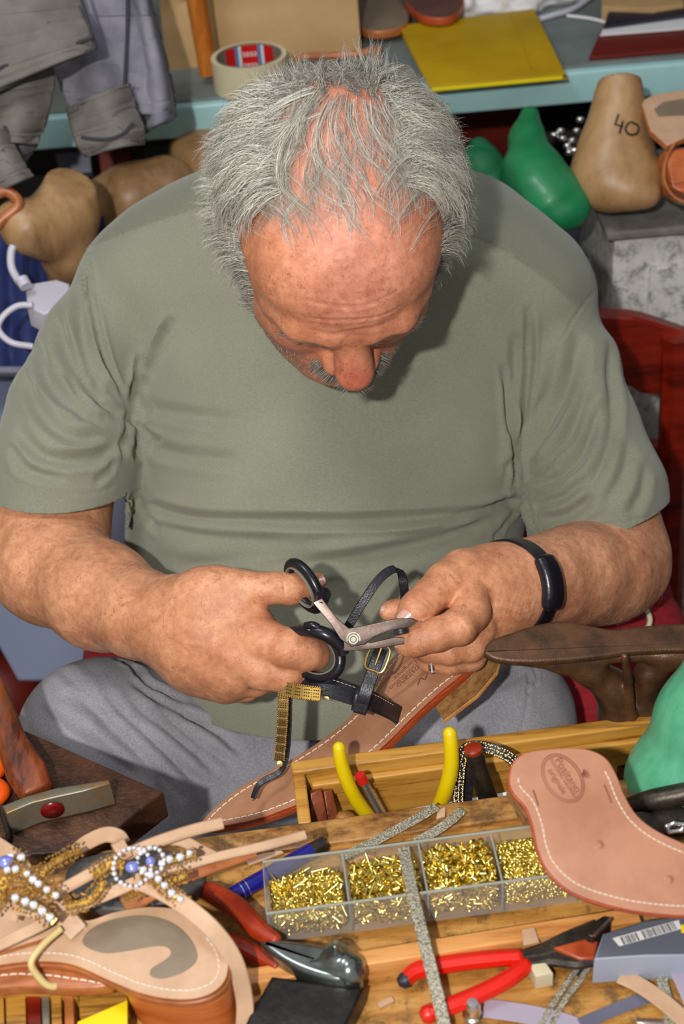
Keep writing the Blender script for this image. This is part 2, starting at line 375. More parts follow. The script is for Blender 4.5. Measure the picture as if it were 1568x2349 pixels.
head += [cone(H(0, .096, -.014), .0100, H(0, .106, -.040), .0125, .010),
         cone(H(0, .099, -.034), .0130, H(.001, .1115, -.054), .0162, .008),
         ell(H(-.0155, .096, -.063), (.0085, .012, .009), HM, .006), ell(H(.0155, .096, -.063), (.0085, .012, .009), HM, .006),
         ell(H(-.007, .106, -.069), (.0035, .005, .004), HM, .002, 's'), ell(H(.007, .106, -.069), (.0035, .005, .004), HM, .002, 's'),
         ell(H(0, .093, -.078), (.024, .012, .010), HM, .01),       # mouth mound
         cone(H(-.020, .094, -.077), .0035, H(.020, .094, -.077), .0035, .004),
         cone(H(-.018, .093, -.087), .0045, H(.018, .093, -.087), .0045, .004),
         cone(H(-.026, .100, -.082), .0014, H(.026, .100, -.082), .0014, .002, 's')]
for j, (f, t, w) in enumerate([(.1045, .004, .035), (.103, .016, .042), (.0985, .030, .044)]):   # forehead furrows
    pts = [H(x, f-.32*x*x/.05*.5, t+.003*math.sin(x*90+j)) for x in np.linspace(-w, w, 7)]
for s in (-1, 1):   # ears
    e = H(s*.082, -.016, -.040)
    ex = Rax(s*hX*.86-hF*.5, hT)
    head += [ell(e, (.006, .031, .019), np.array([ex[0], ex[1], ex[2]]), .005), ell(e+s*.006*hX-.002*hT, (.005, .019, .010), ex, .003, 's'),
             ell(e-.026*hT+.004*hF, (.005, .009, .008), ex, .006)]
neck = [cone(H(0, -.055, -.05), .058, P(790, 560, 1.375), .070, .05)]
# ---------------------------------------------------------------- torso (skin body is a little smaller than the shirt)
def Rpx(p, px): return px*p/FPX
def torso(dr=0.0):
    e = lambda c, r, k=.06, R=None: ell(c, np.array(r)-dr, R, k)
    T = [e(P(742, 1290, 1.475), (.202, .150, .20), 0),
         e(P(760, 1010, 1.50), (.218, .150, .19)),
         e(P(775, 800, 1.475), (.212, .115, .15)),
         cone(P(352, 655, 1.44), .074-dr, P(1198, 695, 1.42), .075-dr, .05),
         cone(P(520, 560, 1.43), .075-dr, P(1040, 575, 1.42), .078-dr, .06),
         e(P(560, 980, 1.44), (.10, .09, .10), .05), e(P(990, 1000, 1.43), (.10, .09, .10), .05),
         e(P(748, 1470, 1.455), (.195, .170, .125), .05)]
    return T
def sleeves(dr=0.0):
    c = lambda pts: chain([(P(x, y, d), r-dr) for x, y, d, r in pts], .018, .016)
    L = c([(300, 660, 1.44, .050), (224, 800, 1.425, .055), (166, 950, 1.40, .0605), (150, 1060, 1.375, .0660), (128, 1190, 1.372, .0680)])
    R = c([(1222, 735, 1.43, .050), (1288, 850, 1.41, .0535), (1326, 1000, 1.39, .0580), (1362, 1130, 1.37, .0655), (1382, 1270, 1.37, .0670)])
    return [L, R]
armL = chain([(P(142, 1060, 1.38), .052), (P(105, 1215, 1.385), .053), (P(75, 1262, 1.385), .054), (P(120, 1300, 1.345), .052), (P(232, 1368, 1.285), .0455), (P(330, 1412, 1.235), .0355), (P(400, 1428, 1.205), .030)], .02, .02)
armR = chain([(P(1362, 1130, 1.385), .048), (P(1392, 1240, 1.385), .049), (P(1404, 1292, 1.368), .0495), (P(1372, 1306, 1.335), .0470), (P(1310, 1320, 1.29), .0420), (P(1245, 1333, 1.25), .036), (P(1180, 1345, 1.215), .0325)], .022, .02)
def ch(pts, k=.006, kj=.008): return chain([(P(x, y, d), r) for x, y, d, r in pts], k, kj)
# right hand of the man (image left), holding the scissors
handL = [ch([(400, 1428, 1.205, .030), (470, 1430, 1.185, .030), (560, 1462, 1.165, .0235)], .02, .02),
         ch([(400, 1440, 1.21, .028), (470, 1480, 1.19, .028), (552, 1508, 1.165, .0225)], .02, .02),
         ch([(400, 1445, 1.215, .026), (460, 1500, 1.20, .027), (530, 1545, 1.175, .020)], .02, .02),
         ch([(410, 1450, 1.22, .024), (460, 1515, 1.21, .022), (518, 1568, 1.19, .0145)], .02, .015),
         ch([(420, 1395, 1.205, .026), (500, 1362, 1.175, .0185), (560, 1350, 1.165, .0145)], .015, .018),
         ch([(470, 1375, 1.18, .022), (530, 1400, 1.175, .017), (575, 1440, 1.17, .017)], .015, .018),
         # thumb
         ch([(540, 1352, 1.165, .0150), (600, 1350, 1.16, .0128), (632, 1348, 1.16, .0122), (668, 1350, 1.163, .0125), (695, 1346, 1.17, .0108), (727, 1336, 1.178, .0080)], .006, .006),
         # index
         ch([(568, 1462, 1.163, .0215), (610, 1470, 1.148, .0165), (662, 1487, 1.138, .0152), (700, 1500, 1.142, .0138), (717, 1503, 1.152, .0126), (715, 1500, 1.185, .0105)], .006, .004),
         # middle
         ch([(560, 1512, 1.163, .020), (600, 1537, 1.150, .0150), (655, 1546, 1.150, .0140), (684, 1546, 1.160, .0128), (690, 1540, 1.185, .0112)], .006, .004),
         # ring and little finger folded below
         ch([(535, 1555, 1.175, .016), (585, 1562, 1.175, .0125), (625, 1552, 1.185, .0115), (640, 1535, 1.205, .010)], .006, .004),
         ch([(520, 1572, 1.19, .0135), (565, 1576, 1.195, .0108), (598, 1558, 1.205, .0102)], .006, .004),
         # knuckles
         ell(P(585, 1462, 1.147), (.010, .008, .009), CR, .012), ell(P(575, 1515, 1.147), (.010, .008, .009), CR, .012)]
# left hand of the man (image right)
handR = [ch([(1180, 1345, 1.215, .0325), (1120, 1345, 1.20, .031), (1062, 1335, 1.185, .0245)], .02, .02),
         ch([(1170, 1365, 1.22, .030), (1105, 1395, 1.20, .030), (1075, 1440, 1.19, .024)], .02, .02),
         ch([(1105, 1400, 1.20, .026), (1070, 1470, 1.185, .020)], .015, .015),
         # thumb
         ch([(1062, 1320, 1.18, .0215), (1020, 1340, 1.165, .0170), (985, 1368, 1.152, .0135), (955, 1397, 1.145, .0128), (934, 1420, 1.142, .0105)], .008, .008),
         # index folded, tip towards the blades
         ch([(1075, 1370, 1.165, .0170), (1080, 1405, 1.150, .0150), (1052, 1438, 1.135, .0142), (1000, 1458, 1.130, .0130), (950, 1470, 1.130, .0118), (930, 1477, 1.133, .0100)], .005, .003),
         # index fingertip seen behind the thumb
         ch([(960, 1405, 1.185, .011), (915, 1402, 1.18, .0098), (893, 1403, 1.177, .0090)], .005, .003),
         # ring and little finger
         ch([(1095, 1440, 1.17, .016), (1078, 1480, 1.160, .0125), (1030, 1492, 1.152, .0115), (985, 1490, 1.155, .0105), (960, 1480, 1.165, .009)], .005, .003),
         ch([(1095, 1460, 1.18, .016), (1078, 1506, 1.172, .0118), (1030, 1517, 1.165, .0105), (985, 1512, 1.165, .0098), (965, 1500, 1.175, .0085)], .005, .003)]
body_prims = torso(.020)[:-1] + [ell(P(748, 1420, 1.48), (.16, .12, .09), None, .05)] + sleeves(.020) + [armL, armR] + head[:0] + neck
V, Q = nets(body_prims + head + handL + handR, BODY_VOX)
print('body', len(V), len(Q))
def fold_disp(V, N, folds):
    """sculpted folds: (3d polyline, width, depth) pushes the surface along its normal; soft valley + side ridge"""
    D = np.zeros(len(V))
    for pts, w, a in folds:
        pts = np.array(pts); lo = pts.min(0)-4*w; hi = pts.max(0)+4*w
        s = np.where(np.all((V > lo) & (V < hi), 1))[0]
        if len(s) == 0: continue
        X = V[s]; best = np.full(len(s), 9.); tt = np.zeros(len(s))
        seg = np.linalg.norm(np.diff(pts, axis=0), axis=1); cum = np.concatenate([[0], np.cumsum(seg)]); tot = cum[-1]
        for i in range(len(pts)-1):
            ab = pts[i+1]-pts[i]; t = np.clip((X-pts[i])@ab/(ab@ab+1e-12), 0, 1); r = X-pts[i]-t[:, None]*ab
            r = r-(r*N[s]).sum(1)[:, None]*N[s]
            off = np.abs(((X-pts[i]-t[:, None]*ab)*N[s]).sum(1))
            d = np.linalg.norm(r, axis=1)+np.maximum(off-.03, 0)
            m = d < best; best[m] = d[m]; tt[m] = (cum[i]+t[m]*seg[i])/tot
        q = best/w; taper = np.clip(np.minimum(tt, 1-tt)*5, 0, 1)**.7
        D[s] += a*taper*(-np.exp(-q**1.5)+.45*np.exp(-((q-1.9)/.9)**2))
    return D
hl = HL(V)
N_ = vnormals(V, Q)
# fine head wrinkles
furrows = []
for j, (f, t, w) in enumerate([(.112, .006, .038), (.112, .020, .046), (.104, .036, .044)]):
    furrows.append(([H(x, f-5.5*x*x, t+.002*math.sin(x*80+j*2)) for x in np.linspace(-w, w, 9)], .0018, .0008))
for s in (-1, 1):
    for a in range(4):
        furrows.append(([H(s*(.050+.004*k), .070-.006*k, -.026+(a-1.5)*.0035*k*.6) for k in range(4)], .0010, .0005))
    furrows.append(([H(s*x, .099-6*x*x*.4, t) for x, t in ((.012, -.022), (.022, -.019), (.034, -.019), (.046, -.026))], .0014, .0010))
V = V + N_*fold_disp(V, N_, furrows)[:, None]
# finger creases
def crease(c, d, L, w=.0011, a=.0007):
    c = P(*c); d = np.array(d, float); d = d[0]*_R-d[1]*_U; d /= np.linalg.norm(d); return ([c-d*L/2, c, c+d*L/2], w, a)
cre = [crease((638, 1345, 1.148), (.15, 1), .022), crease((650, 1345, 1.148), (.1, 1), .02), crease((663, 1487, 1.122), (.15, 1), .022), crease((672, 1490, 1.122), (.15, 1), .02),
       crease((690, 1545, 1.147), (-.3, 1), .016), crease((970, 1385, 1.135), (1, .75), .022), crease((978, 1376, 1.135), (1, .75), .02), crease((962, 1394, 1.134), (1, .75), .018),
       crease((1060, 1432, 1.12), (.8, 1), .022), crease((1035, 1320, 1.15), (1, 1), .03), crease((575, 1380, 1.16), (-.3, 1), .014)]
for k in range(9): cre.append(crease((1120+k*7, 1390, 1.175+k*.002), (-.25-.02*k, 1), .075-.002*k, .0012, .0008))
for k in range(5): cre.append(crease((1090+k*6, 1395+k*2, 1.165), (-.4, 1), .05, .001, .0005))
for k in range(4): cre.append(crease((1060+k*9, 1475-k*2, 1.16), (1, -.2), .03, .001, .0007))
# veins / tendons: negative = raised
cre += [([P(430, 1440, 1.17), P(500, 1450, 1.16), P(565, 1462, 1.145)], .005, -.0009), ([P(430, 1460, 1.17), P(500, 1485, 1.16), P(560, 1510, 1.145)], .005, -.0009), ([P(430, 1480, 1.18), P(500, 1520, 1.17), P(545, 1545, 1.155)], .005, -.0010)]
N_ = vnormals(V, Q)
V = V + N_*fold_disp(V, N_, cre)[:, None]
V = V + N_*((vnoise(V, 90, 1)-.5)*.0010+(vnoise(V, 35, 2)-.5)*.0016)[:, None]
me = np_mesh('body', V, Q)
person = empty('person', P(742, 1700, 1.6)*[1, 1, 0]+[0, 0, .45], 'seated grey-haired man in olive t-shirt and grey trousers bowed over a sandal', 'person')
body = link_mesh('body', me, M_skin, person)
# skin tints by place
px, py, dd = proj(V)
base = np.array(srgb(214, 158, 128)); pink = np.array(srgb(214, 150, 130)); red = np.array(srgb(204, 112, 98)); brn = np.array(srgb(192, 138, 104)); arm = np.array(srgb(208, 156, 122))
T = np.tile(arm, (len(V), 1))
hl = HL(V); r = np.linalg.norm(hl, axis=1)
wh = 1/(1+np.exp((r-.145)/.006))
top = np.clip((hl[:, 2]+.01)/.04, 0, 1)*np.exp(-((hl[:, 0]-.008)/.045)**2)
Th = base*.0+np.array(srgb(200, 140, 108))
Th = Th[None]*(1-top[:, None]*.75)+pink[None]*top[:, None]*.75
nose = np.exp(-(((hl[:, 0])/.016)**2+((hl[:, 1]-.125)/.022)**2+((hl[:, 2]+.05)/.02)**2))
Th = Th*(1-nose[:, None]*.9)+red*nose[:, None]*.9
ck = np.exp(-(((np.abs(hl[:, 0])-.04)/.02)**2+((hl[:, 1]-.07)/.03)**2+((hl[:, 2]+.045)/.02)**2))
Th = Th*(1-ck[:, None]*.5)+red*ck[:, None]*.5
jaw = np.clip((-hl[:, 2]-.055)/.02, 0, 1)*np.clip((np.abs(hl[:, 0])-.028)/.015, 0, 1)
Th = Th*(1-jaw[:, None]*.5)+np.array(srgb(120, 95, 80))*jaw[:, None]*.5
T = T*(1-wh[:, None])+Th*wh[:, None]
hw = np.zeros(len(V))
for (x, y, d) in ((500, 1470, 1.18), (640, 1500, 1.15), (1060, 1400, 1.17), (990, 1460, 1.15)):
    hw = np.maximum(hw, np.exp(-(np.linalg.norm(V-P(x, y, d), axis=1)/.055)**2))
T = T*(1-hw[:, None]*.55)+np.array(srgb(186, 128, 90))*hw[:, None]*.55
T = T*1.13
def set_tint(me, T):
    a = me.color_attributes.new('tint', 'FLOAT_COLOR', 'POINT'); a.data.foreach_set('color', np.concatenate([np.clip(T, 0, 2), np.ones((len(T), 1))], 1).astype(np.float32).ravel())
set_tint(me, T)
# ---------------------------------------------------------------- shirt
SH = torso(0)+sleeves(0)
V, Q = nets(SH + [ell(P(800, 450, 1.42), (.085, .075, .05), CR, .01, 's')], SHIRT_VOX)
def surf_snap(V, N, view=None):
    px, py, dd = proj(V); front = (N@_F) < .2
    cell = {}
    ii = (px[front]//10).astype(int); jj = (py[front]//10).astype(int); df = dd[front]
    for a, b, c in zip(ii, jj, df):
        k = (a, b)
        if k not in cell or c < cell[k]: cell[k] = c
    def f(x, y, d0=1.35):
        a, b = int(x//10), int(y//10)
        for r in range(4):
            v = [cell[(a+i, b+j)] for i in range(-r, r+1) for j in range(-r, r+1) if (a+i, b+j) in cell]
            if v: return P(x, y, min(v)+.001)
        return P(x, y, d0)
    return f
N_ = vnormals(V, Q); SN = surf_snap(V, N_)
def fl(pts, w, a): return ([SN(x, y) for x, y in [tuple(q) for q in smoothpts([(x, y, 0) for x, y in pts], 5)] ] if False else [SN(q[0], q[1]) for q in smoothpts([(x, y, 0) for x, y in pts], 5)], w, a)
F1 = [  # image-left sleeve
 ([(197, 572), (213, 702), (244, 822), (299, 923)], .0035, .0030), ([(177, 640), (192, 795), (229, 879), (285, 920)], .006, .0032),
 ([(119, 712), (151, 795), (208, 889), (291, 967)], .007, .0035), ([(78, 785), (114, 879), (197, 951), (270, 978)], .006, .0030),
 ([(52, 847), (83, 930), (156, 998), (275, 1003)], .006, .0030), ([(31, 977), (104, 1050), (208, 1050), (286, 1010)], .006, .0028),
 ([(150, 850), (200, 930), (270, 965)], .004, .0018), ([(20, 1020), (60, 1075), (150, 1100)], .006, .002), ([(215, 1110), (245, 1085), (268, 1050)], .004, .0012),
 # chest
 ([(395, 728), (364, 785), (332, 863), (304, 925)], .0045, .0040), ([(327, 811), (316, 860), (304, 905)], .004, .0030), ([(300, 930), (364, 941), (467, 957), (560, 965)], .007, .0018),
 ([(296, 940), (290, 1000), (286, 1060)], .0045, .0016), ([(312, 996), (374, 1034), (467, 1050), (560, 1056)], .007, .0020), ([(300, 960), (340, 1000), (370, 1010)], .004, .002),
 # belly folds
 ([(300, 1135), (338, 1159), (442, 1185), (560, 1192), (760, 1196), (950, 1190), (1100, 1172), (1195, 1140)], .0055, .0036),
 ([(312, 1160), (340, 1190), (364, 1211)], .005, .0025), ([(360, 1205), (500, 1235), (680, 1240)], .010, .0022),
 ([(1198, 1150), (1080, 1205), (950, 1248), (750, 1290), (600, 1300)], .007, .0032), ([(1150, 1200), (1050, 1235), (900, 1275), (760, 1310)], .009, .0028), ([(1200, 1150), (1120, 1165), (980, 1215), (820, 1240)], .0045, .002),
 ([(400, 1300), (560, 1280), (760, 1262)], .010, .002), ([(1190, 1170), (1150, 1215), (1125, 1260)], .004, .0015),
 # right chest / armpit
 ([(1211, 700), (1213, 806), (1201, 960), (1191, 1026), (1194, 1087), (1201, 1137)], .0042, .0045), ([(1158, 830), (1165, 960), (1181, 1062), (1192, 1137)], .0045, .0035), ([(1185, 760), (1180, 860), (1172, 930)], .006, .0015),
 ([(1400, 780), (1405, 949), (1380, 1062), (1334, 1164)], .007, .0028), ([(1334, 760), (1303, 888), (1242, 990), (1206, 1072)], .009, .0040), ([(1354, 857), (1314, 985), (1252, 1052), (1206, 1092)], .007, .0035),
 ([(1380, 919), (1334, 1041), (1268, 1098), (1211, 1118)], .007, .0035), ([(1349, 1092), (1293, 1138), (1222, 1159)], .006, .0030), ([(1365, 1138), (1293, 1184), (1237, 1189)], .006, .0028), ([(1290, 1060), (1240, 1085), (1208, 1100)], .0035, .0018), ([(1300, 1110), (1250, 1130), (1212, 1135)], .0035, .0018),
 ([(1440, 1000), (1430, 1080), (1380, 1160)], .009, .0018), ([(1480, 1060), (1470, 1130), (1440, 1180)], .007, .0015),
 ([(1206, 1140), (1215, 1190), (1228, 1230)], .004, .0030),
 # seams
 ([(450, 478), (380, 503), (300, 530), (192, 572)], .0016, .0012), ([(1074, 541), (1160, 577), (1252, 638), (1331, 709)], .0016, .0012), ([(1367, 663), (1331, 709), (1268, 806), (1222, 852)], .0016, .0014),
 ([(196, 545), (197, 572), (204, 640)], .0016, .0014), ([(0, 1083), (78, 1115), (197, 1132), (284, 1106)], .0014, .0008), ([(0, 1090), (78, 1122), (197, 1139), (284, 1113)], .0010, .0006),
 ([(1528, 1159), (1487, 1184), (1405, 1200), (1303, 1215), (1240, 1222)], .0014, .0008)]
V = V + N_*fold_disp(V, N_, [(lambda q: (q[0], q[1]*.9, q[2]*(2.2 if q[1] > .002 else 1.2)))(fl(*f)) for f in F1])[:, None]
N_ = vnormals(V, Q)
V = V + N_*((vnoise(V, 14, 5)-.5)*.0045+(vnoise(V, 38, 6)-.5)*.0016)[:, None]
ds = np.minimum(_d(sleeves(0)[0], V), _d(sleeves(0)[1], V)); dt = np.full(len(V), 9.)
for p in torso(0): dt = np.minimum(dt, _d(p, V))
px, py, dd = proj(V)
isS = (ds < dt-.0005) & (py > 950) & ((px < 292) | (px > 1205))
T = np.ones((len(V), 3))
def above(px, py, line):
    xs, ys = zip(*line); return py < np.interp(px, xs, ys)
yoke_shade = (above(px, py, [(150, 545), (192, 572), (300, 530), (380, 503), (450, 478), (780, 440), (1074, 541), (1160, 577), (1252, 638), (1331, 709), (1367, 663), (1400, 600)])) & (N_[:, 2] > .1)
T[yoke_shade] *= .78  # shade on the up-facing shoulder panel painted into the shirt tint
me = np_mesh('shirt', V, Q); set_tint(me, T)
bm = bmesh.new(); bm.from_mesh(me); lay = bm.verts.layers.int.new('right'); bm.verts.ensure_lookup_table()
for side, p0, n in ((0, P(142, 1118, 1.375), -_U+.36*_F-.02*_R), (1, P(1374, 1208, 1.37), -_U+.12*_F+.42*_R)):
    vs = [bm.verts[i] for i in np.where(isS & ((px > 784) == bool(side)))[0]] if side == 0 else [v for v in bm.verts if v[lay] == 1]
    if side == 0:
        for i in np.where(isS & (px > 784))[0]: bm.verts[i][lay] = 1
    st = set(vs); fs = set(f for v in vs for f in v.link_faces if all(w in st for w in f.verts)); es = set(e for f in fs for e in f.edges)
    bmesh.ops.bisect_plane(bm, geom=list(st)+list(es)+list(fs), plane_co=Vector(p0), plane_no=Vector(n).normalized(), clear_outer=True, dist=1e-6)
# open hem at the bottom
bmesh.ops.bisect_plane(bm, geom=bm.verts[:]+bm.edges[:]+bm.faces[:], plane_co=Vector((0, 1, .583)), plane_no=Vector((0, 0, -1)), clear_outer=True, dist=1e-6)
bm.to_mesh(me); bm.free()
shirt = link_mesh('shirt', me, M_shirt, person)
md = shirt.modifiers.new('thick', 'SOLIDIFY'); md.thickness = .0028; md.offset = -1
shirt['label'] = 'olive green short-sleeved jersey t-shirt'
# ---------------------------------------------------------------- trousers
TR = [ell(P(748, 1585, 1.475), (.178, .150, .095), None, .05),
      cone(P(590, 1760, 1.43), .085, P(232, 1700, 1.345), .070, .05), cone(P(232, 1700, 1.345), .070, P(330, 2060, 1.34), .058, .04), cone(P(330, 2060, 1.34), .058, onz(420, 2500, .05), .05, .03),
      cone(P(870, 1750, 1.43), .085, P(1125, 1665, 1.345), .072, .05), cone(P(1125, 1665, 1.345), .072, P(1110, 2060, 1.34), .058, .04), cone(P(1110, 2060, 1.34), .058, onz(1090, 2500, .05), .05, .03),
      ell(P(730, 1790, 1.44), (.10, .09, .05), CR, .05)]
V, Q = nets(TR, .003)
N_ = vnormals(V, Q); SN = surf_snap(V, N_)
F2 = [([(150, 1585), (225, 1635), (350, 1760), (425, 1840)], .007, .0045), ([(225, 1585), (310, 1660), (425, 1770), (480, 1820)], .007, .0045), ([(280, 1590), (380, 1675), (500, 1770)], .006, .004),
      ([(350, 1620), (450, 1700), (540, 1760)], .005, .0035), ([(415, 1640), (500, 1685), (560, 1730)], .005, .0035), ([(80, 1620), (200, 1710), (350, 1795)], .007, .0035), ([(120, 1520), (200, 1590), (260, 1680)], .006, .002),
      ([(300, 1560), (420, 1640), (560, 1690)], .005, .003), ([(270, 1480), (340, 1560), (430, 1620)], .005, .003), ([(470, 1650), (560, 1670), (640, 1665)], .004, .003),
      ([(610, 1650), (590, 1700), (590, 1745), (612, 1752)], .0016, .0016), ([(640, 1660), (700, 1680), (800, 1660)], .006, .003), ([(850, 1700), (940, 1730), (1040, 1720)], .008, .0025), ([(1214, 1540), (1214, 1590), (1199, 1660), (1184, 1705)], .0016, .0018),
      ([(1220, 1520), (1238, 1560), (1205, 1590)], .0016, .0014), ([(960, 1650), (1060, 1690), (1160, 1690)], .008, .002), ([(1080, 1600), (1160, 1560), (1200, 1530)], .006, .002)]
V = V + N_*fold_disp(V, N_, [(lambda q: (q[0], q[1]*.9, q[2]*(1.45 if q[1] > .002 else 1.2)))(fl(*f)) for f in F2])[:, None]
V = V + vnormals(V, Q)*((vnoise(V, 16, 8)-.5)*.006+(vnoise(V, 45, 9)-.5)*.0018)[:, None]
trousers = link_mesh('trousers', np_mesh('trousers', V, Q), M_trous, person); trousers['label'] = 'grey twill trousers'
M_shoe = mat('dark_shoe', (.03, .025, .02), .5)
for x in (420, 1090):
    c = onz(x, 2500, .0)
    V, Q = nets([ell(c+[0, .02, .055], (.045, .06, .05), None, .02), cone(c+[0, -.02, .045], .042, c+[0, -.15, .032], .034, .02)], .004)
    V[:, 2] = np.maximum(V[:, 2], .001); s_ = link_mesh('shoe', np_mesh('shoe', V, Q), M_shoe, person); s_['label'] = 'dark leather shoe'
# ---------------------------------------------------------------- hair
def hair_extra(m, N, L, b, tc, mp):
    va = N.new('ShaderNodeVertexColor'); va.layer_name = 'tint'; L.new(va.outputs[0], b.inputs['Base Color'])
M_hair = mat('grey_hair', (.6, .57, .5), rough=.28, spec=.9, extra=hair_extra)
def strands(name, S, R, T, parent, label=None):
    """S (n,m,3) strand points, R (n,) root radius, T (n,3) colour"""
    n, m, _ = S.shape; D = np.gradient(S, axis=1); D /= np.linalg.norm(D, axis=2, keepdims=True)+1e-12
    A = np.cross(D, np.array([.31, .52, .79])); A /= np.linalg.norm(A, axis=2, keepdims=True)+1e-12; Bv = np.cross(D, A)
    tp = (1-.75*np.linspace(0, 1, m)**2)[None, :, None]*R[:, None, None]
    ring = [S+tp*(math.cos(a)*A+math.sin(a)*Bv) for a in (0, 2*PI/3, 4*PI/3)]
    V = np.stack(ring, 2).reshape(-1, 3)
    i = (np.arange(n)[:, None]*m+np.arange(m-1)[None]).ravel()*3; q = []
    for k in range(3): q.append(np.stack([i+k, i+(k+1) % 3, i+3+(k+1) % 3, i+3+k], -1))
    me = np_mesh(name, V, np.concatenate(q)); o = link_mesh(name, me, M_hair, parent)
    set_tint(me, np.repeat(T, m*3, axis=0)); 
    if label: o['label'] = label
    return o
SK0, SKR = np.array([0, -.012, .018]), np.array([.083, .100, .077])
def skull_push(p, h):
    """keep local points at least h outside the skull ellipsoid; h (n,)"""
    q = (p-SK0); k = np.linalg.norm(q/SKR, axis=-1); need = 1+h/np.linalg.norm(q, axis=-1)
    s = np.where(k < need, need/np.maximum(k, 1e-6), 1); return SK0+q*s[..., None]
rng = np.random.default_rng(5)
def grow(roots, dirs, lens, m=16, grav=None, wave=(.0, 30), lift=.003, clump=1, seed=0, press=0.0):
    """integrate strands over the skull in head coordinates; clump members share phases"""
    n = len(roots); P_ = roots.copy(); out = [P_.copy()]; D = dirs/np.linalg.norm(dirs, axis=1, keepdims=True)
    ph = rng.uniform(0, 6.28, n)
    for k in range(1, m):
        if grav is not None:
            D = D+grav(P_, k/m)*(lens/m/.004)[:, None]*.21; D /= np.linalg.norm(D, axis=1, keepdims=True)
        nrm = (P_-SK0)/SKR**2; nrm /= np.linalg.norm(nrm, axis=1, keepdims=True)
        P_ = P_+D*(lens/m)[:, None]
        P_ = skull_push(P_, np.full(n, lift))
        if press: # stay close to the scalp
            q = P_-SK0; kk = np.linalg.norm(q/SKR, axis=1); over = (kk-1)*.08-lift-.006; P_ = P_-nrm*np.clip(over, 0, 1)[:, None]*press
        out.append(P_.copy())
    return np.stack(out, 1)
def spread(G, per, rad, tipf=.35, jit=.0012, lenj=.15):
    jit = jit*.75
    """per strands around each guide G (n,m,3)"""
    n, m, _ = G.shape; out = []
    base = rng.normal(0, 1, (n*per, 1, 3)); base /= np.linalg.norm(base, axis=2, keepdims=True)
    r = rad*rng.uniform(0, 1, (n*per, 1, 1))**.5
    G2 = np.repeat(G, per, axis=0); s = np.linspace(0, 1, m)[None, :, None]
    f = 1-(1-tipf)*np.sin(s*PI*.5)
    fr = rng.uniform(1.0, 2.6, (n*per, 1, 1)); phs = rng.uniform(0, 6.28, (n*per, 1, 3))
    w = jit*np.sin(s*fr*6.28+phs)*s
    S = G2+base*r*f+w
    cut = 1-lenj*rng.uniform(0, 1, (n*per, 1, 1))
    # resample shorter strands
    idx = s*cut*(m-1); i0 = np.floor(idx).astype(int); i1 = np.minimum(i0+1, m-1); t = idx-i0
    ar = np.arange(n*per)[:, None]
    return S[ar, i0[..., 0]]*(1-t)+S[ar, i1[..., 0]]*t
allS, allT, allR = [], [], []
def put(S, T, r):
    S[...] = skull_push(S.reshape(-1, 3), np.full(S.shape[0]*S.shape[1], .0008)).reshape(S.shape)
    allS.append(S); allT.append(T); allR.append(np.full(len(S), r)*rng.uniform(.7, 1.3, len(S)))
def greys(n, lo=.22, hi=.8, warm=.09):
    v = rng.uniform(0, 1, n); v = (v+(v*v*(3-2*v)-v)*-1.0)*(hi-lo)*1.1+lo*.8; v = np.where(rng.uniform(0, 1, n) < .25, v*.45, v); return np.stack([v*1.08, v*1.02, v*(.92-warm*rng.uniform(0, 1, n))], 1)
def on_skull(x, f):
    q = 1-((x-SK0[0])/SKR[0])**2-((f-SK0[1])/SKR[1])**2
    return np.stack([x, f, SK0[2]+SKR[2]*np.sqrt(np.maximum(q, .0))], -1)
M_PTS = 18
# sides: thick, standing off the head and curling over
for s, dens in ((-1, 300), (1, 300)):
    th = rng.uniform(-.15, 2.75, dens)          # angle round the side: 0 temple .. PI/2+ back
    tt = rng.uniform(-.045, .046, dens)         # height on the skull
    k = np.sqrt(np.maximum(1-((tt-SK0[2])/SKR[2])**2, .05))
    th2 = .25+th*.62
    x = s*SKR[0]*k*np.cos(th2-.55); f = SK0[1]-SKR[1]*k*np.sin(th2-.55)
    roots = np.stack([x, f, tt], -1)
    nrm = (roots-SK0)/SKR**2; nrm /= np.linalg.norm(nrm, axis=1, keepdims=True)
    dirs = nrm*.8+np.array([0, -.45, 0])+np.array([0, 0, .28])+rng.normal(0, .06, (dens, 3))
    curl = rng.uniform(.7, 1.3, dens)
    def g(Pp, t, s=s, curl=curl):
        out = np.zeros_like(Pp); out[:, 2] = -.75; out[:, 0] = -s*.45*t; out[:, 1] = (.9*t-.1)
        return out*curl[:, None]
    G = grow(roots, dirs, rng.uniform(.026, .044, dens), M_PTS, g, lift=.003)
    S = spread(G, 18, .0085, .75, .0012)
    put(S, greys(len(S), .24, .9), .00017)
    # inner underlayer hugging the head
    G2 = grow(roots, dirs*[1, 1, .2]+[0, -.4, -.5], rng.uniform(.022, .036, dens), M_PTS, g, lift=.0015)
    S = spread(G2, 8, .006, .7, .0010); put(S, greys(len(S), .12, .55), .00018)
for s in (-1, 1):
    n = 260; f = rng.uniform(-.045, .050, n); tt = rng.uniform(-.052, .022, n)
    f = np.minimum(f, .050-.35*np.maximum(tt, 0))
    q = np.clip(1-((f-SK0[1])/SKR[1])**2-((tt-SK0[2])/SKR[2])**2, .02, 1); roots = np.stack([s*SKR[0]*np.sqrt(q), f, tt], -1)
    dirs = np.stack([s*rng.uniform(.7, 1.1, n), rng.uniform(-.65, -.15, n), rng.uniform(.1, .5, n)], -1)
    def g(Pp, t, s=s):
        out = np.zeros_like(Pp); out[:, 2] = -.75; out[:, 0] = -s*.75*t; out[:, 1] = -.15+1.3*t; return out
    G = grow(roots, dirs, rng.uniform(.026, .044, n), M_PTS, g, lift=.002)
    S = spread(G, 18, .0075, .7, .0010); put(S, greys(len(S), .24, .92), .00016)
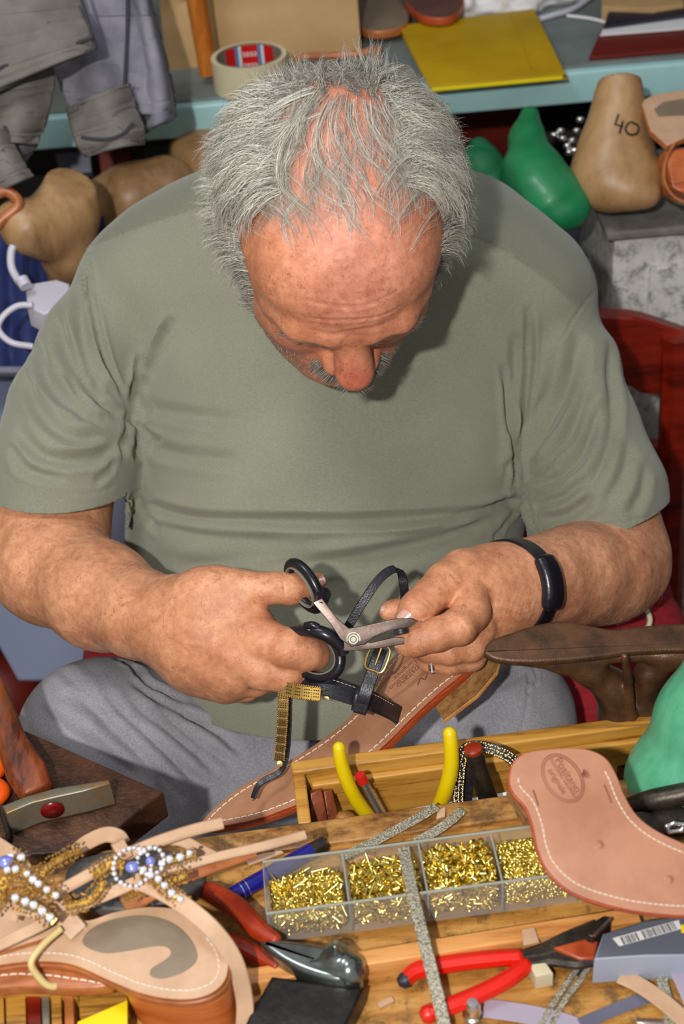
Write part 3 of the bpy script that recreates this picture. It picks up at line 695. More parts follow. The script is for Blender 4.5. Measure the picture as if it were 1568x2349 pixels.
# outer crescent: strands rooted near the parting edge flowing outwards and down over the sides
for s in (-1, 1):
    n = 200; f = rng.uniform(-.098, .022, n); x = s*(.058+.012*rng.uniform(-1, 1, n))*np.sqrt(np.clip(1-((f-SK0[1])/.112)**2, .08, 1)); roots = on_skull(x, f)
    dirs = np.stack([s*rng.uniform(.6, 1.1, n), rng.uniform(-.5, .55, n), rng.uniform(.15, .5, n)], -1)
    def g(Pp, t, s=s):
        out = np.zeros_like(Pp); out[:, 2] = -.62-.5*t; out[:, 0] = -s*.35*t; out[:, 1] = .55*t; return out
    G = grow(roots, dirs, rng.uniform(.038, .060, n), M_PTS, g, lift=.004)
    S = spread(G, 17, .0075, .7, .0014); put(S, greys(len(S), .32, .98), .00017)
# crown and back
n = 190; x = rng.uniform(-.068, .068, n); f = SK0[1]-rng.uniform(.052, .098, n)*np.sqrt(np.clip(1-(x/.083)**2, .1, 1)); roots = on_skull(x, f)
dirs = np.stack([x*9+rng.normal(0, .45, n), rng.uniform(-.8, .8, n), rng.uniform(.0, .3, n)], -1)
def g(Pp, t):
    out = np.zeros_like(Pp); out[:, 2] = -.75; out[:, 0] = .35*np.sign(Pp[:, 0])*t; out[:, 1] = .2+.6*t; return out
G = grow(roots, dirs, rng.uniform(.012, .026, n), M_PTS, g, lift=.002); S = spread(G, 16, .0055, .5, .0020); put(S, greys(len(S), .14, .6), .00017)
# spiky tuft at the back right of the crown
n = 26; x = rng.uniform(.030, .058, n); f = SK0[1]-.075+rng.normal(0, .010, n); roots = on_skull(x, f)
dirs = np.stack([.1+rng.normal(0, .25, n), -1.1+rng.normal(0, .15, n), .45+rng.normal(0, .2, n)], -1)
G = grow(roots, dirs, rng.uniform(.020, .045, n), M_PTS, None, lift=.002); S = spread(G, 9, .004, .5, .0020); put(S, greys(len(S), .3, .7), .00014)
# long wavy locks combed forward over the bald top: guides drawn through head coordinates
def lock(pts, per, rad, lo=.5, hi=1.05, h=.0030, tipf=.3, r=.00017, jit=.0014):
    g = np.array([q[:2] for q in smoothpts([(a, b, 0) for a, b in pts], 6)]); t = np.linspace(0, len(g)-1, M_PTS); i = np.minimum(t.astype(int), len(g)-2)
    g = g[i]+(g[i+1]-g[i])*(t-i)[:, None]
    G = on_skull(g[:, 0], g[:, 1]); G = skull_push(G, np.full(len(G), h)+.0035*np.sin(np.linspace(0, PI, M_PTS)))[None]
    S = spread(G, int(per*.42), rad, .5, jit, .35); put(S, greys(len(S), lo, hi), r*.8)
    for q in range(5):
        off = rng.normal(0, rad*1.0, 2); wv = np.sin(np.linspace(0, PI, M_PTS)*rng.uniform(.6, 1.5)+rng.uniform(0, 6))[:, None]*rng.normal(0, .0035, 2)
        a = g[:, 0]+off[0]+wv[:, 0]; b = g[:, 1]+off[1]*1.6+wv[:, 1]
        G = skull_push(on_skull(a, b), np.full(len(a), h*.7)+.002*np.sin(np.linspace(0, PI, M_PTS)))[None]
        S = spread(G, max(int(per*.12), 3), rad*.5, .4, jit, .4); put(S, greys(len(S), lo, hi), r*.8)
def IM(pts):     # photo tracing -> head (x,f) on the skull cap
    out = []
    for a, b in pts:
        d = 1.075
        for _ in range(6):
            q = HL(P(a, b, d)[None])[0]; k = np.linalg.norm((q-SK0)/SKR); d += (k-1)*.06
        out.append((q[0], q[1]))
    return out
LK = [
 ([(690, 215), (600, 240), (540, 300), (500, 370), (470, 450)], 70, .0075), ([(720, 220), (640, 260), (575, 320), (530, 400), (490, 480)], 70, .0070), ([(660, 300), (600, 330), (555, 400), (520, 480)], 60, .006),
 ([(740, 215), (700, 280), (690, 340), (660, 400), (670, 450), (730, 500), (760, 560)], 60, .0055), ([(730, 230), (680, 300), (650, 360), (655, 430), (700, 480), (720, 540), (735, 590)], 50, .0055),
 ([(710, 240), (660, 310), (620, 360), (610, 420), (640, 480), (690, 520), (700, 570)], 30, .005), ([(760, 230), (730, 300), (735, 370), (780, 420), (810, 470), (800, 540), (820, 600)], 36, .005),
 ([(780, 235), (765, 310), (790, 370), (830, 420), (850, 480), (835, 540)], 24, .004), ([(800, 235), (800, 300), (830, 360), (870, 400), (880, 470), (870, 540)], 22, .004),
 ([(830, 240), (840, 300), (880, 350), (930, 400), (950, 450)], 24, .004), ([(860, 230), (880, 290), (920, 340), (960, 390)], 26, .004), ([(880, 215), (910, 270), (945, 320), (975, 370), (990, 420)], 40, .005),
 ([(910, 220), (950, 280), (985, 330), (1010, 390)], 60, .006), ([(1040, 360), (990, 340), (930, 360), (890, 400), (870, 450), (880, 500)], 34, .004), ([(1050, 390), (990, 370), (930, 400), (890, 450), (880, 520)], 30, .004),
 ([(1055, 430), (1000, 420), (950, 440), (910, 490), (900, 550)], 26, .004), ([(1050, 460), (1000, 460), (960, 500), (930, 560), (905, 600)], 18, .004), ([(600, 380), (580, 430), (600, 470), (650, 500), (680, 560)], 20, .004),
 ([(540, 420), (580, 450), (640, 470), (680, 520), (690, 570), (730, 640)], 18, .003), ([(530, 460), (580, 470), (630, 500), (660, 560)], 16, .003), ([(560, 500), (600, 520), (640, 560)], 12, .003),
 ([(640, 250), (560, 290), (510, 340), (480, 400)], 60, .0065), ([(600, 230), (540, 270), (495, 330)], 60, .006), ([(700, 400), (740, 450), (790, 480), (800, 540), (780, 610)], 20, .003), ([(760, 420), (800, 500), (850, 560), (860, 620)], 12, .003),
 ([(1000, 500), (960, 520), (920, 570), (890, 620)], 10, .003), ([(820, 400), (850, 460), (900, 500), (905, 570), (925, 620)], 12, .003), ([(690, 450), (660, 500), (680, 570), (720, 620)], 12, .003)]
for pts, per, rad in LK: lock(IM(pts), per, rad)
# thin fly-away covering of the crown
for _ in range(80):
    a = rng.uniform(570, 1010); b = rng.uniform(205, 400); w = rng.uniform(-1, 1)*25; L_ = rng.uniform(90, 190)
    side = (a-790)/200
    lock(IM([(a, b), (a+w+side*20, b+L_*.33), (a-w*.4+side*45, b+L_*.66), (a+w*.6+side*60, b+L_)]), 9, .006, .3, .85, .002, .6, .00014)
# short side-burn and temple hair, brows, moustache, stubble on the real face surface
hb = HL(np.array([v.co[:] for v in body.data.vertices]) if False else np.zeros((1, 3)))
_bv = np.empty(len(body.data.vertices)*3, np.float32); body.data.vertices.foreach_get('co', _bv); _bv = _bv.reshape(-1, 3).astype(float)
_bn = np.empty(len(body.data.vertices)*3, np.float32); body.data.vertices.foreach_get('normal', _bn); _bn = _bn.reshape(-1, 3)@HM.T
_bl = HL(_bv)
def face_roots(cond, n):
    i = np.where(cond)[0]; i = i[rng.integers(0, len(i), n)]; return _bl[i]+rng.normal(0, .0007, (n, 3)), _bn[i]
X_, Fx, Tz = _bl.T
hr = np.linalg.norm(_bl, axis=1) < .16
def fur(cond, n, dirf, ln, lo, hi, r, curve=.5, nf=.6):
    ro, nn = face_roots(cond & hr, n); d = dirf(ro)+nn*nf+rng.normal(0, .18, (n, 3)); d /= np.linalg.norm(d, axis=1, keepdims=True)
    L_ = rng.uniform(*ln, n); S = [ro-nn*.0006]
    for k in range(1, M_PTS):
        d = d+dirf(ro)*.10*curve; d /= np.linalg.norm(d, axis=1, keepdims=True); S.append(S[-1]+d*(L_/M_PTS)[:, None])
    allS.append(np.stack(S, 1)); allT.append(greys(n, lo, hi, .05)); allR.append(np.full(n, r)*rng.uniform(.7, 1.3, n))
for s in (-1, 1):
    fur((s*X_ > .052) & (Fx > .008) & (Fx < .052) & (Tz > -.055) & (Tz < .030) & (Fx < .055-.9*np.maximum(Tz, 0)), 2600, lambda r, s=s: np.stack([np.full(len(r), s*.15), np.full(len(r), -.75), np.full(len(r), -.55)], -1), (.010, .024), .25, .75, .00014)
    fur((s*X_ > .050) & (Fx > .000) & (Fx < .034) & (Tz > -.085) & (Tz < -.045), 500, lambda r: np.tile([0, -.2, -.9], (len(r), 1)), (.004, .009), .25, .7, .00012)
    fur((s*X_ > .012) & (s*X_ < .056) & (Tz > -.020) & (Tz < -.012) & (Fx > .060), 150, lambda r, s=s: np.tile([s*.9, -.2, -.1], (len(r), 1)), (.005, .010), .03, .30, .00012, .5, .15)
    fur((s*X_ > .004) & (s*X_ < .030) & (Tz > -.078) & (Tz < -.064) & (Fx > .078), 460, lambda r, s=s: np.tile([s*.8, .30, -.75], (len(r), 1)), (.006, .011), .02, .55, .00018)
fur((np.abs(X_) > .030) & (Fx > -.01) & (Tz < -.060) & (Tz > -.12), 2600, lambda r: np.tile([0, 0, -.5], (len(r), 1)), (.0015, .003), .2, .8, .00012)
# fine hairs on the forearms
bx_, by_, bd_ = proj(_bv)
for c0, c1, c2, c3, dv in ((-20, 400, 1180, 1500, (.5, .0, -.8)), (1230, 1520, 1200, 1430, (-.5, .0, -.8))):
    m_ = (bx_ > c0) & (bx_ < c1) & (by_ > c2) & (by_ < c3) & ((_bn@HM)@_F < .3)
    i = np.where(m_)[0]; n = 700; i = i[rng.integers(0, len(i), n)]; ro = _bl[i]; nn = _bn[i]
    dw = np.array([dv[0], -.35, dv[2]])@HM.T; d = dw[None]+nn*.35+rng.normal(0, .5, (n, 3)); d -= nn*((d*nn).sum(1)-.22)[:, None]; d /= np.linalg.norm(d, axis=1, keepdims=True)
    L_ = rng.uniform(.005, .013, n); S = [ro-nn*.0004]
    for k in range(1, M_PTS):
        d = d-nn*.03; d /= np.linalg.norm(d, axis=1, keepdims=True); S.append(S[-1]+d*(L_/M_PTS)[:, None])
    allS.append(np.stack(S, 1)); allT.append(greys(n, .10, .45, .3)); allR.append(np.full(n, .00008))
S = np.concatenate(allS); T = np.concatenate(allT); R_ = np.concatenate(allR)
print('strands', len(S))
hairW = HC + S@HM
hair = strands('hair', hairW, R_, T, person, 'wavy silver-grey hair with moustache')
# ---------------------------------------------------------------- prop materials
S_ = srgb
def wood(name, c1, c2, c3, scale=60, axis=(.06, 1, 1), rough=.5, dirt=0, spec=.5):
    def ex(m, N, L, b, tc, mp):
        mp.inputs['Scale'].default_value = axis
        t = N.new('ShaderNodeTexNoise'); t.inputs['Scale'].default_value = scale; t.inputs['Detail'].default_value = 7; t.inputs['Roughness'].default_value = .7; L.new(mp.outputs[0], t.inputs[0])
        r = N.new('ShaderNodeValToRGB'); e = r.color_ramp.elements; e[0].position = .34; e[0].color = (*c1, 1); e[1].position = .68; e[1].color = (*c3, 1)
        q = e.new(.48); q.color = (*c2, 1); L.new(t.outputs[0], r.inputs[0]); src = r.outputs[0]
        if dirt:
            t3 = N.new('ShaderNodeTexNoise'); t3.inputs['Scale'].default_value = 45; t3.inputs['Detail'].default_value = 8; t3.inputs['Roughness'].default_value = .75; L.new(tc.outputs['Object'], t3.inputs[0])
            r3 = N.new('ShaderNodeMapRange'); r3.inputs[1].default_value = .52; r3.inputs[2].default_value = .62; r3.inputs[4].default_value = dirt; L.new(t3.outputs[0], r3.inputs[0])
            mx = N.new('ShaderNodeMix'); mx.data_type = 'RGBA'; L.new(r3.outputs[0], mx.inputs[0]); L.new(src, mx.inputs[6]); mx.inputs[7].default_value = (.10, .055, .02, 1); src = mx.outputs[2]
        L.new(src, b.inputs['Base Color'])
        bp = N.new('ShaderNodeBump'); bp.inputs['Strength'].default_value = .5; bp.inputs['Distance'].default_value = .0012; L.new(t.outputs[0], bp.inputs['Height']); L.new(bp.outputs[0], b.inputs['Normal'])
    return mat(name, c2, rough, spec=spec, extra=ex)
W_bench = wood('bench_wood', S_(132, 84, 30), S_(176, 124, 56), S_(206, 156, 86), 70, (.15, 1, 1), .42, .8)
W_tray = wood('tray_wood', S_(96, 60, 22), S_(186, 132, 50), S_(206, 156, 72), 55, (.08, 1.2, 1.2), .45)
W_rim = wood('worn_rim_wood', S_(96, 58, 22), S_(156, 108, 50), S_(196, 150, 88), 90, (.4, 1, 1), .45, .7)
W_strip = wood('strip_wood', S_(176, 112, 50), S_(212, 146, 78), S_(226, 168, 100), 90, (.1, 1, 1), .5)
W_red = wood('red_wood', S_(70, 14, 6), S_(122, 26, 10), S_(146, 40, 16), 30, (.15, 1, 1), .3)
W_heel = wood('heel_wood', S_(120, 78, 42), S_(170, 120, 70), S_(196, 150, 96), 120, (1, .1, 1), .55)
W_last = wood('last_wood', S_(120, 88, 54), S_(162, 124, 84), S_(190, 152, 108), 14, (1, 1, .3), .42)
W_handle = wood('handle_wood', S_(60, 24, 12), S_(120, 54, 22), S_(150, 74, 32), 60, (1, .2, 1), .4, .7)
W_stack = wood('stacked_heel', S_(150, 66, 22), S_(190, 94, 38), S_(206, 116, 56), 60, (.1, .1, 2), .35)
W_stick = wood('stick_wood', S_(160, 84, 20), S_(196, 116, 40), S_(214, 140, 60), 30, (1, 1, .2), .35)
M_leather = mat('tan_leather', S_(160, 112, 82), .42, noise=40, col2=S_(178, 128, 98), bump=(300, .25, .0005))
M_leather2 = mat('pink_leather', S_(164, 112, 84), .40, noise=25, col2=S_(182, 128, 100), bump=(500, .2, .0004))
M_pale = mat('pale_leather', S_(188, 150, 118), .5, noise=30, col2=S_(204, 168, 136), bump=(400, .2, .0004))
M_edge = mat('leather_edge', S_(150, 58, 24), .38, noise=160, col2=S_(186, 84, 42), bump=(400, .5, .0006), stretch=(.3, .3, 3))
M_edge2 = mat('leather_edge_brown', S_(150, 84, 42), .35, noise=60, col2=S_(186, 112, 62))
M_thread = mat('cream_thread', S_(226, 210, 190), .7)
M_black = mat('black_leather', (.006, .006, .008), .34, noise=300, col2=(.02, .02, .028), bump=(700, .5, .0005), spec=.6)
M_gold = mat('gold', (.83, .56, .20), .25, 1)
M_brass = mat('brass', (.86, .66, .12), .24, 1, noise=200, col2=(.95, .82, .30))
M_silver = mat('silver', (.75, .73, .70), .25, 1)
M_blade = mat('scissor_steel', S_(66, 52, 46), .34, .6, noise=40, col2=S_(92, 76, 68), bump=(400, .15, .0003))
M_steel = mat('worn_steel', S_(120, 118, 104), .42, .7, noise=60, col2=S_(160, 156, 140), bump=(200, .3, .0005))
M_rust = mat('rusty_hammer_steel', S_(136, 130, 112), .4, .6, noise=45, col2=S_(150, 110, 62), bump=(300, .3, .0004), cramp=(.5, .75))
M_anvil = mat('rusty_iron_block', S_(46, 28, 20), .42, .25, noise=35, col2=S_(92, 58, 38), bump=(260, .6, .0012))
M_iron = mat('brown_cast_iron', S_(66, 46, 32), .36, .3, noise=50, col2=S_(104, 70, 46), bump=(900, .45, .0007))
M_darkm = mat('dark_metal', S_(40, 38, 36), .4, .6, noise=80, col2=S_(74, 64, 54), bump=(300, .4, .0006))
M_plblack = mat('black_plastic', (.010, .009, .014), .28, bump=(300, .2, .0004))
M_grey_in = mat('grey_ring_lining', S_(120, 116, 104), .6)
M_green = mat('green_plastic', S_(18, 112, 66), .42, noise=18, col2=S_(30, 130, 80), coat=.1)
M_green2 = mat('pale_green_plastic', S_(78, 160, 122), .38, noise=120, col2=S_(96, 176, 138), stretch=(1, 1, .1))
M_yellow = mat('yellow_rubber', S_(226, 196, 10), .28, coat=.3)
M_redr = mat('red_rubber', S_(216, 26, 8), .35)
M_redo = mat('dark_red_grip', S_(130, 34, 12), .32, noise=40, col2=S_(166, 54, 20))
M_redp = mat('red_plastic', S_(200, 30, 26), .3)
M_blue = mat('blue_plastic', S_(16, 18, 120), .22, coat=.4)
M_kraft = mat('kraft_paper', S_(172, 138, 92), .75, noise=8, col2=S_(188, 154, 106), bump=(60, .3, .001))
M_shelf = mat('pale_blue_paint', S_(156, 198, 200), .4, noise=10, col2=S_(170, 210, 210))
M_shtop = mat('grey_shelf_top', S_(98, 106, 104), .6, noise=12, col2=S_(120, 128, 124))
M_tapec = mat('cream_tape', S_(206, 194, 160), .6)
M_card = mat('cardboard_core', S_(120, 114, 96), .7)
M_white = mat('white_paper', S_(224, 222, 222), .6)
M_whitep = mat('white_plastic', S_(196, 192, 204), .35)
M_yfold = mat('yellow_folder', S_(178, 140, 4), .5, noise=9, col2=S_(196, 158, 12))
M_yedge = mat('bright_yellow', S_(238, 214, 10), .5)
M_dred = mat('dark_red_card', S_(104, 24, 12), .5)
M_dark = mat('dark_card', S_(34, 30, 44), .5)
M_jack = mat('lilac_grey_cloth', S_(112, 110, 122), .9, noise=25, col2=S_(138, 135, 146), bump=(900, .4, .0006))
M_jack2 = mat('brown_grey_cloth', S_(104, 98, 94), .9, noise=30, col2=S_(122, 115, 109), bump=(900, .4, .0006))
M_seam = mat('dark_piping', S_(54, 54, 58), .8)
M_navy = mat('navy_cloth', S_(22, 34, 84), .7, noise=14, col2=S_(32, 48, 108), bump=(300, .3, .0006))
M_bin = mat('grey_bin_plastic', S_(92, 92, 108), .45, noise=8, col2=S_(112, 112, 128))
M_concrete = mat('concrete', S_(104, 98, 92), .8, noise=40, col2=S_(130, 124, 116), bump=(200, .5, .001))
def granite(m, N, L, b, tc, mp):
    t = N.new('ShaderNodeTexNoise'); t.inputs['Scale'].default_value = 60; t.inputs['Detail'].default_value = 8; t.inputs['Roughness'].default_value = .8; L.new(tc.outputs['Object'], t.inputs[0])
    r = N.new('ShaderNodeValToRGB'); e = r.color_ramp.elements; e[0].position = .36; e[0].color = (*S_(110, 108, 106), 1); e[1].position = .52; e[1].color = (*S_(206, 202, 196), 1); L.new(t.outputs[0], r.inputs[0]); L.new(r.outputs[0], b.inputs['Base Color'])
M_granite = mat('speckled_granite', (.6, .6, .6), .6, extra=granite)
M_redcloth = mat('red_woven_cushion', S_(122, 12, 22), .9, noise=120, col2=S_(156, 26, 36), bump=(500, .8, .001), stretch=(.2, 1, 1))
M_floor = mat('dark_floor', S_(34, 30, 28), .7, noise=6, col2=S_(52, 46, 40))
M_wall = mat('dark_wall', S_(46, 42, 40), .8, noise=3, col2=S_(62, 56, 50))
M_beige = mat('beige_wall', S_(176, 166, 128), .8, noise=5, col2=S_(186, 176, 140))
M_clear = mat('clear_plastic', (.55, .55, .50), .10, alpha=.16, spec=1.0, coat=.5)
M_frost = mat('frosted_plastic', S_(120, 130, 160), .4, alpha=.55)
M_gemw = mat('white_rhinestone', (.85, .88, .95), .08, .2, coat=1)
M_gemb = mat('blue_rhinestone', (.25, .3, .85), .08, .3, coat=1)
M_glit = mat('silver_glitter', S_(120, 116, 100), .35, .7, noise=900, col2=S_(220, 212, 190), bump=(1200, 1, .001), cramp=(.45, .55))
M_ink = mat('dark_ink', S_(30, 24, 20), .6)
M_orange = mat('orange_grip', S_(226, 84, 8), .35)
M_badge = mat('dark_red_paint', S_(112, 8, 10), .25)
M_stamp = mat('stamped_leather', S_(128, 74, 54), .5)
M_redin = mat('red_lacquer', S_(150, 8, 6), .3)
M_plum = mat('dusty_red_brown', S_(86, 56, 52), .6, noise=20, col2=S_(104, 70, 62))
M_taupe = mat('taupe_leather', S_(120, 104, 86), .6, noise=20, col2=S_(136, 120, 100))
M_barcode = mat('label_ink', S_(60, 60, 66), .6)
def gauge(m, N, L, b, tc, mp): pass
M_whitep2 = mat('box_rim_plastic', S_(170, 172, 160), .15, alpha=.7)
M_whitep3 = mat('pale_blue_card', S_(160, 168, 186), .6)
M_bin2 = mat('slate_card', S_(92, 96, 108), .6)
M_lil = mat('lilac_film', S_(190, 180, 200), .35, alpha=.6)
M_steelp = mat('polished_steel', S_(120, 128, 124), .22, .9, noise=30, col2=S_(160, 164, 158))
M_blackblk = mat('worn_black_block', S_(22, 18, 16), .4, noise=50, col2=S_(52, 42, 34), bump=(120, .5, .001), cramp=(.5, .8))
M_tapec2 = mat('cream_cord', S_(214, 190, 130), .5)
M_goldw = mat('gold_mesh', (.55, .34, .08), .35, .9)
M_disc = mat('dark_grey_leather', S_(70, 68, 66), .45, noise=40, col2=S_(98, 94, 90), bump=(200, .3, .0006))
# ---------------------------------------------------------------- prop helpers
def pl(c, n): n = np.array(n, float); return (np.array(c, float), n/np.linalg.norm(n))
ZB = .70
PB = pl((0, 0, ZB), (0, 0, 1))
def zpl(z): return pl((0, 0, z), (0, 0, 1))
def onp(px, py, plane): return onplane(px, py, plane[0], plane[1])
def basis(plane, xdir=None):
    n = plane[1]; x = np.array(xdir if xdir is not None else _R, float); x = x-n*(x@n); x /= np.linalg.norm(x); y = np.cross(n, x); return x, y, n
def slab(name, outline, plane, th, m, parent=None, bev=.0012, n=0, m2=None, world=False, off=0.0, angle=40):
    """outline in photo pixels -> polygon lying on plane, thickness th below it"""
    W = [np.array(p) if world else onp(p[0], p[1], plane) for p in outline]
    if n: W = smoothpts(W, n, True)
    x, y, nn = basis(plane); o = np.mean(W, 0)
    P2 = [((w-o)@x, (w-o)@y) for w in W]
    q = o-nn*(((o-plane[0])@nn))
    M = Matrix(((x[0], y[0], nn[0], q[0]+nn[0]*(off-th)), (x[1], y[1], nn[1], q[1]+nn[1]*(off-th)), (x[2], y[2], nn[2], q[2]+nn[2]*(off-th)), (0, 0, 0, 1)))
    b = MB(); b.prism(P2, M, th, bev)
    ob = b.build(name, [m, m2] if m2 else m, parent, angle=angle)
    if m2:
        for p in ob.data.polygons:
            p.material_index = 0 if Vector(nn).dot(p.normal) > .75 else 1
    return ob
def inset(W, d, plane):
    """move closed outline inwards by d in the plane"""
    n = plane[1]; m = len(W); c = np.mean(W, 0); out = []
    for i in range(m):
        t = W[(i+1) % m]-W[i-1]; t /= np.linalg.norm(t)+1e-12; s = np.cross(n, t)
        out.append((s, W[i]))
    area = sum(np.dot(np.cross(W[i]-c, W[(i+1) % m]-c), n) for i in range(m)); sg = 1 if area > 0 else -1
    return [w+s*d*sg for s, w in out]
def dashes(W, plane, step=.0042, ln=.0030, r=.00045, skip=None, closed=True, h=.0004):
    """stitches along a path"""
    b = MB(); W = [np.array(w) for w in W]; 
    if closed: W = W+[W[0]]
    seg = [np.linalg.norm(W[i+1]-W[i]) for i in range(len(W)-1)]; cum = np.concatenate([[0], np.cumsum(seg)]); s = 0
    def at(t):
        i = min(np.searchsorted(cum, t, side='right')-1, len(seg)-1); return W[i]+(W[i+1]-W[i])*((t-cum[i])/max(seg[i], 1e-9))
    n = plane[1] if plane is not None else -_F
    while s+ln < cum[-1]:
        a, c = at(s), at(s+ln)
        if skip is None or not skip((a+c)/2): b.tube([a+n*h*.2, (a+c)/2+n*h*1.6, c+n*h*.2], r, n=5)
        s += step
    return b
def ribbon(name, pts, w, t, m, parent=None, up=None, n=5, cam=True):
    """pts = (px,py,d) or world arrays"""
    W = [P(*p) if cam else np.array(p) for p in pts]
    if n: W = smoothpts(W, n)
    u = -_F if up is None else up
    if up is not None and np.ndim(up) == 2:
        uu = smoothpts(up, n) if n else up; u = np.array(uu)
    ob = MB().tube(W, 1, flat=(w, t), up=u).build(name, m, parent); return ob
def rod(name, pts, r, m, parent=None, n=12, k=6, cam=False):
    W = [P(*p) if cam else np.array(p, float) for p in pts]
    if k: W = smoothpts(W, k)
    rs = r
    if isinstance(r, (list, tuple)): rs = np.interp(np.linspace(0, 1, len(W)), np.linspace(0, 1, len(r)), r)
    return MB().tube(W, rs, n=n).build(name, m, parent)
def sdf(name, prims, vox, m, parent=None, post=None):
    V, Q = nets(prims, vox)
    if post is not None: V = post(V, vnormals(V, Q))
    return link_mesh(name, np_mesh(name, V, Q), m, parent)
def text(name, s, size, loc, x, y, m, parent=None, depth=.0002, align='CENTER', mirror=False):
    c = bpy.data.curves.new(name, 'FONT'); c.body = s; c.size = size; c.extrude = depth; c.align_x = align; c.align_y = 'CENTER'
    o = bpy.data.objects.new(name, c); C.objects.link(o)
    dg = bpy.context.evaluated_depsgraph_get(); me = bpy.data.meshes.new_from_object(o.evaluated_get(dg)); bpy.data.objects.remove(o); bpy.data.curves.remove(c)
    x = np.array(x, float); x /= np.linalg.norm(x); y = np.array(y, float); y = y-x*(x@y); y /= np.linalg.norm(y); z = np.cross(x, y)
    me.transform(Matrix(((x[0], y[0], z[0], loc[0]), (x[1], y[1], z[1], loc[1]), (x[2], y[2], z[2], loc[2]), (0, 0, 0, 1))))
    return link_mesh(name, me, m, parent, False)
def thing(name, loc, label, cat, group=None): return empty(name, loc, label, cat, group)
def rodR(name, pts, r, m, parent=None, n=16, k=8):
    W = smoothpts([np.array(p, float) for p in pts], k); seg = [np.linalg.norm(W[i+1]-W[i]) for i in range(len(W)-1)]; cum = np.concatenate([[0], np.cumsum(seg)])
    ts = np.unique(np.concatenate([np.array([0, .03, .1, .22, .4, .65, .9, 1.2])*r[0], np.linspace(1.3*r[0], cum[-1], 40)])); out = []; rr = []
    for t in ts:
        i = min(np.searchsorted(cum, t, side='right')-1, len(seg)-1); out.append(W[i]+(W[i+1]-W[i])*min((t-cum[i])/seg[i], 1))
        q = np.interp(t/cum[-1], np.linspace(0, 1, len(r)), r); rr.append(q*math.sqrt(max(1-max(1-t/r[0], 0)**2, .02)))
    return MB().tube(out, rr, n=n).build(name, m, parent, angle=60)
def tag(o, label, cat, group=None, kind=None): return setp(o, label, cat, group, kind)
def struct(o): o['kind'] = 'structure'; return o
def wbox(name, lo, hi, m, parent=None, bev=.002):
    lo = np.array(lo, float); hi = np.array(hi, float); return MB().box((lo+hi)/2, hi-lo, bev=bev).build(name, m, parent)
def beads(path, up, width, rows, dia, jit=0, seed=0, step=None, mb=None, sub=1):
    """rows of tiny faceted beads along a world path"""
    r = np.random.default_rng(seed); b = mb or MB(); bm = bmesh.new(); bmesh.ops.create_icosphere(bm, subdivisions=sub, radius=.5); bm.verts.index_update()
    tv = np.array([v.co[:] for v in bm.verts]); tf = [[v.index for v in f.verts] for f in bm.faces]; bm.free()
    path = [np.array(p) for p in path]; seg = [np.linalg.norm(path[i+1]-path[i]) for i in range(len(path)-1)]; cum = np.concatenate([[0], np.cumsum(seg)]); s = 0; step = step or dia
    while s < cum[-1]:
        i = min(np.searchsorted(cum, s, side='right')-1, len(seg)-1); p = path[i]+(path[i+1]-path[i])*((s-cum[i])/seg[i]); T = (path[i+1]-path[i])/seg[i]
        N = np.array(up, float); N = N-T*(N@T); N /= np.linalg.norm(N); B = np.cross(T, N)
        for k in range(rows):
            o = (k-(rows-1)/2)*width/max(rows-1, 1) if rows > 1 else 0
            c = p+B*o+r.normal(0, jit, 3); q = tv*dia*r.uniform(.85, 1.1); b.add(c+q, tf)
        s += step
    return b
def scatter(tv, tf, n, lo, hi, rng, M=None, flat=.5):
    """n randomly turned copies of a template in a box, one mesh (numpy)"""
    tf = np.array(tf); V = []; F = []
    q = rng.normal(0, 1, (n, 4)); q /= np.linalg.norm(q, axis=1, keepdims=True); w, x, y, z = q.T
    R = np.stack([np.stack([1-2*(y*y+z*z), 2*(x*y-z*w), 2*(x*z+y*w)], -1), np.stack([2*(x*y+z*w), 1-2*(x*x+z*z), 2*(y*z-x*w)], -1), np.stack([2*(x*z-y*w), 2*(y*z+x*w), 1-2*(x*x+y*y)], -1)], 1)
    X = np.einsum('nij,mj->nmi', R, tv); X[..., 2] *= flat; c = rng.uniform(lo, hi, (n, 3)); V = (X+c[:, None]).reshape(-1, 3)
    F = (tf[None]+np.arange(n)[:, None, None]*len(tv)).reshape(-1, tf.shape[1]); return V, F
# ---------------------------------------------------------------- room, shelf and what stands behind the man
struct(wbox('floor', (-1.6, -.6, -.05), (1.6, 2.3, 0), M_floor, bev=0))
struct(wbox('wall_back', (-1.6, 2.2, 0), (1.6, 2.3, 2.4), M_wall, bev=0))
struct(wbox('wall_right', (1.6, -.6, 0), (1.7, 2.3, 2.4), M_wall, bev=0))
struct(wbox('wall_left', (-1.7, -.6, 0), (-1.6, 2.3, 2.4), M_beige, bev=0))
SZ = .86; SY = 1.75
t = thing('shelf', (0, SY+.2, 0), 'pale blue painted wooden shelf with a grey top running behind the man', 'shelf')
wbox('shelf_board', (-1.2, SY, SZ-.046), (1.3, 2.19, SZ-.004), M_shelf, t, .004)
wbox('shelf_top', (-1.19, SY+.012, SZ-.004), (1.29, 2.19, SZ), M_shtop, t, .001)
for x in (-1.19, 1.24): wbox('leg', (x, SY+.05, 0), (x+.05, SY+.1, SZ-.046), M_shelf, t)
PS = zpl(SZ)
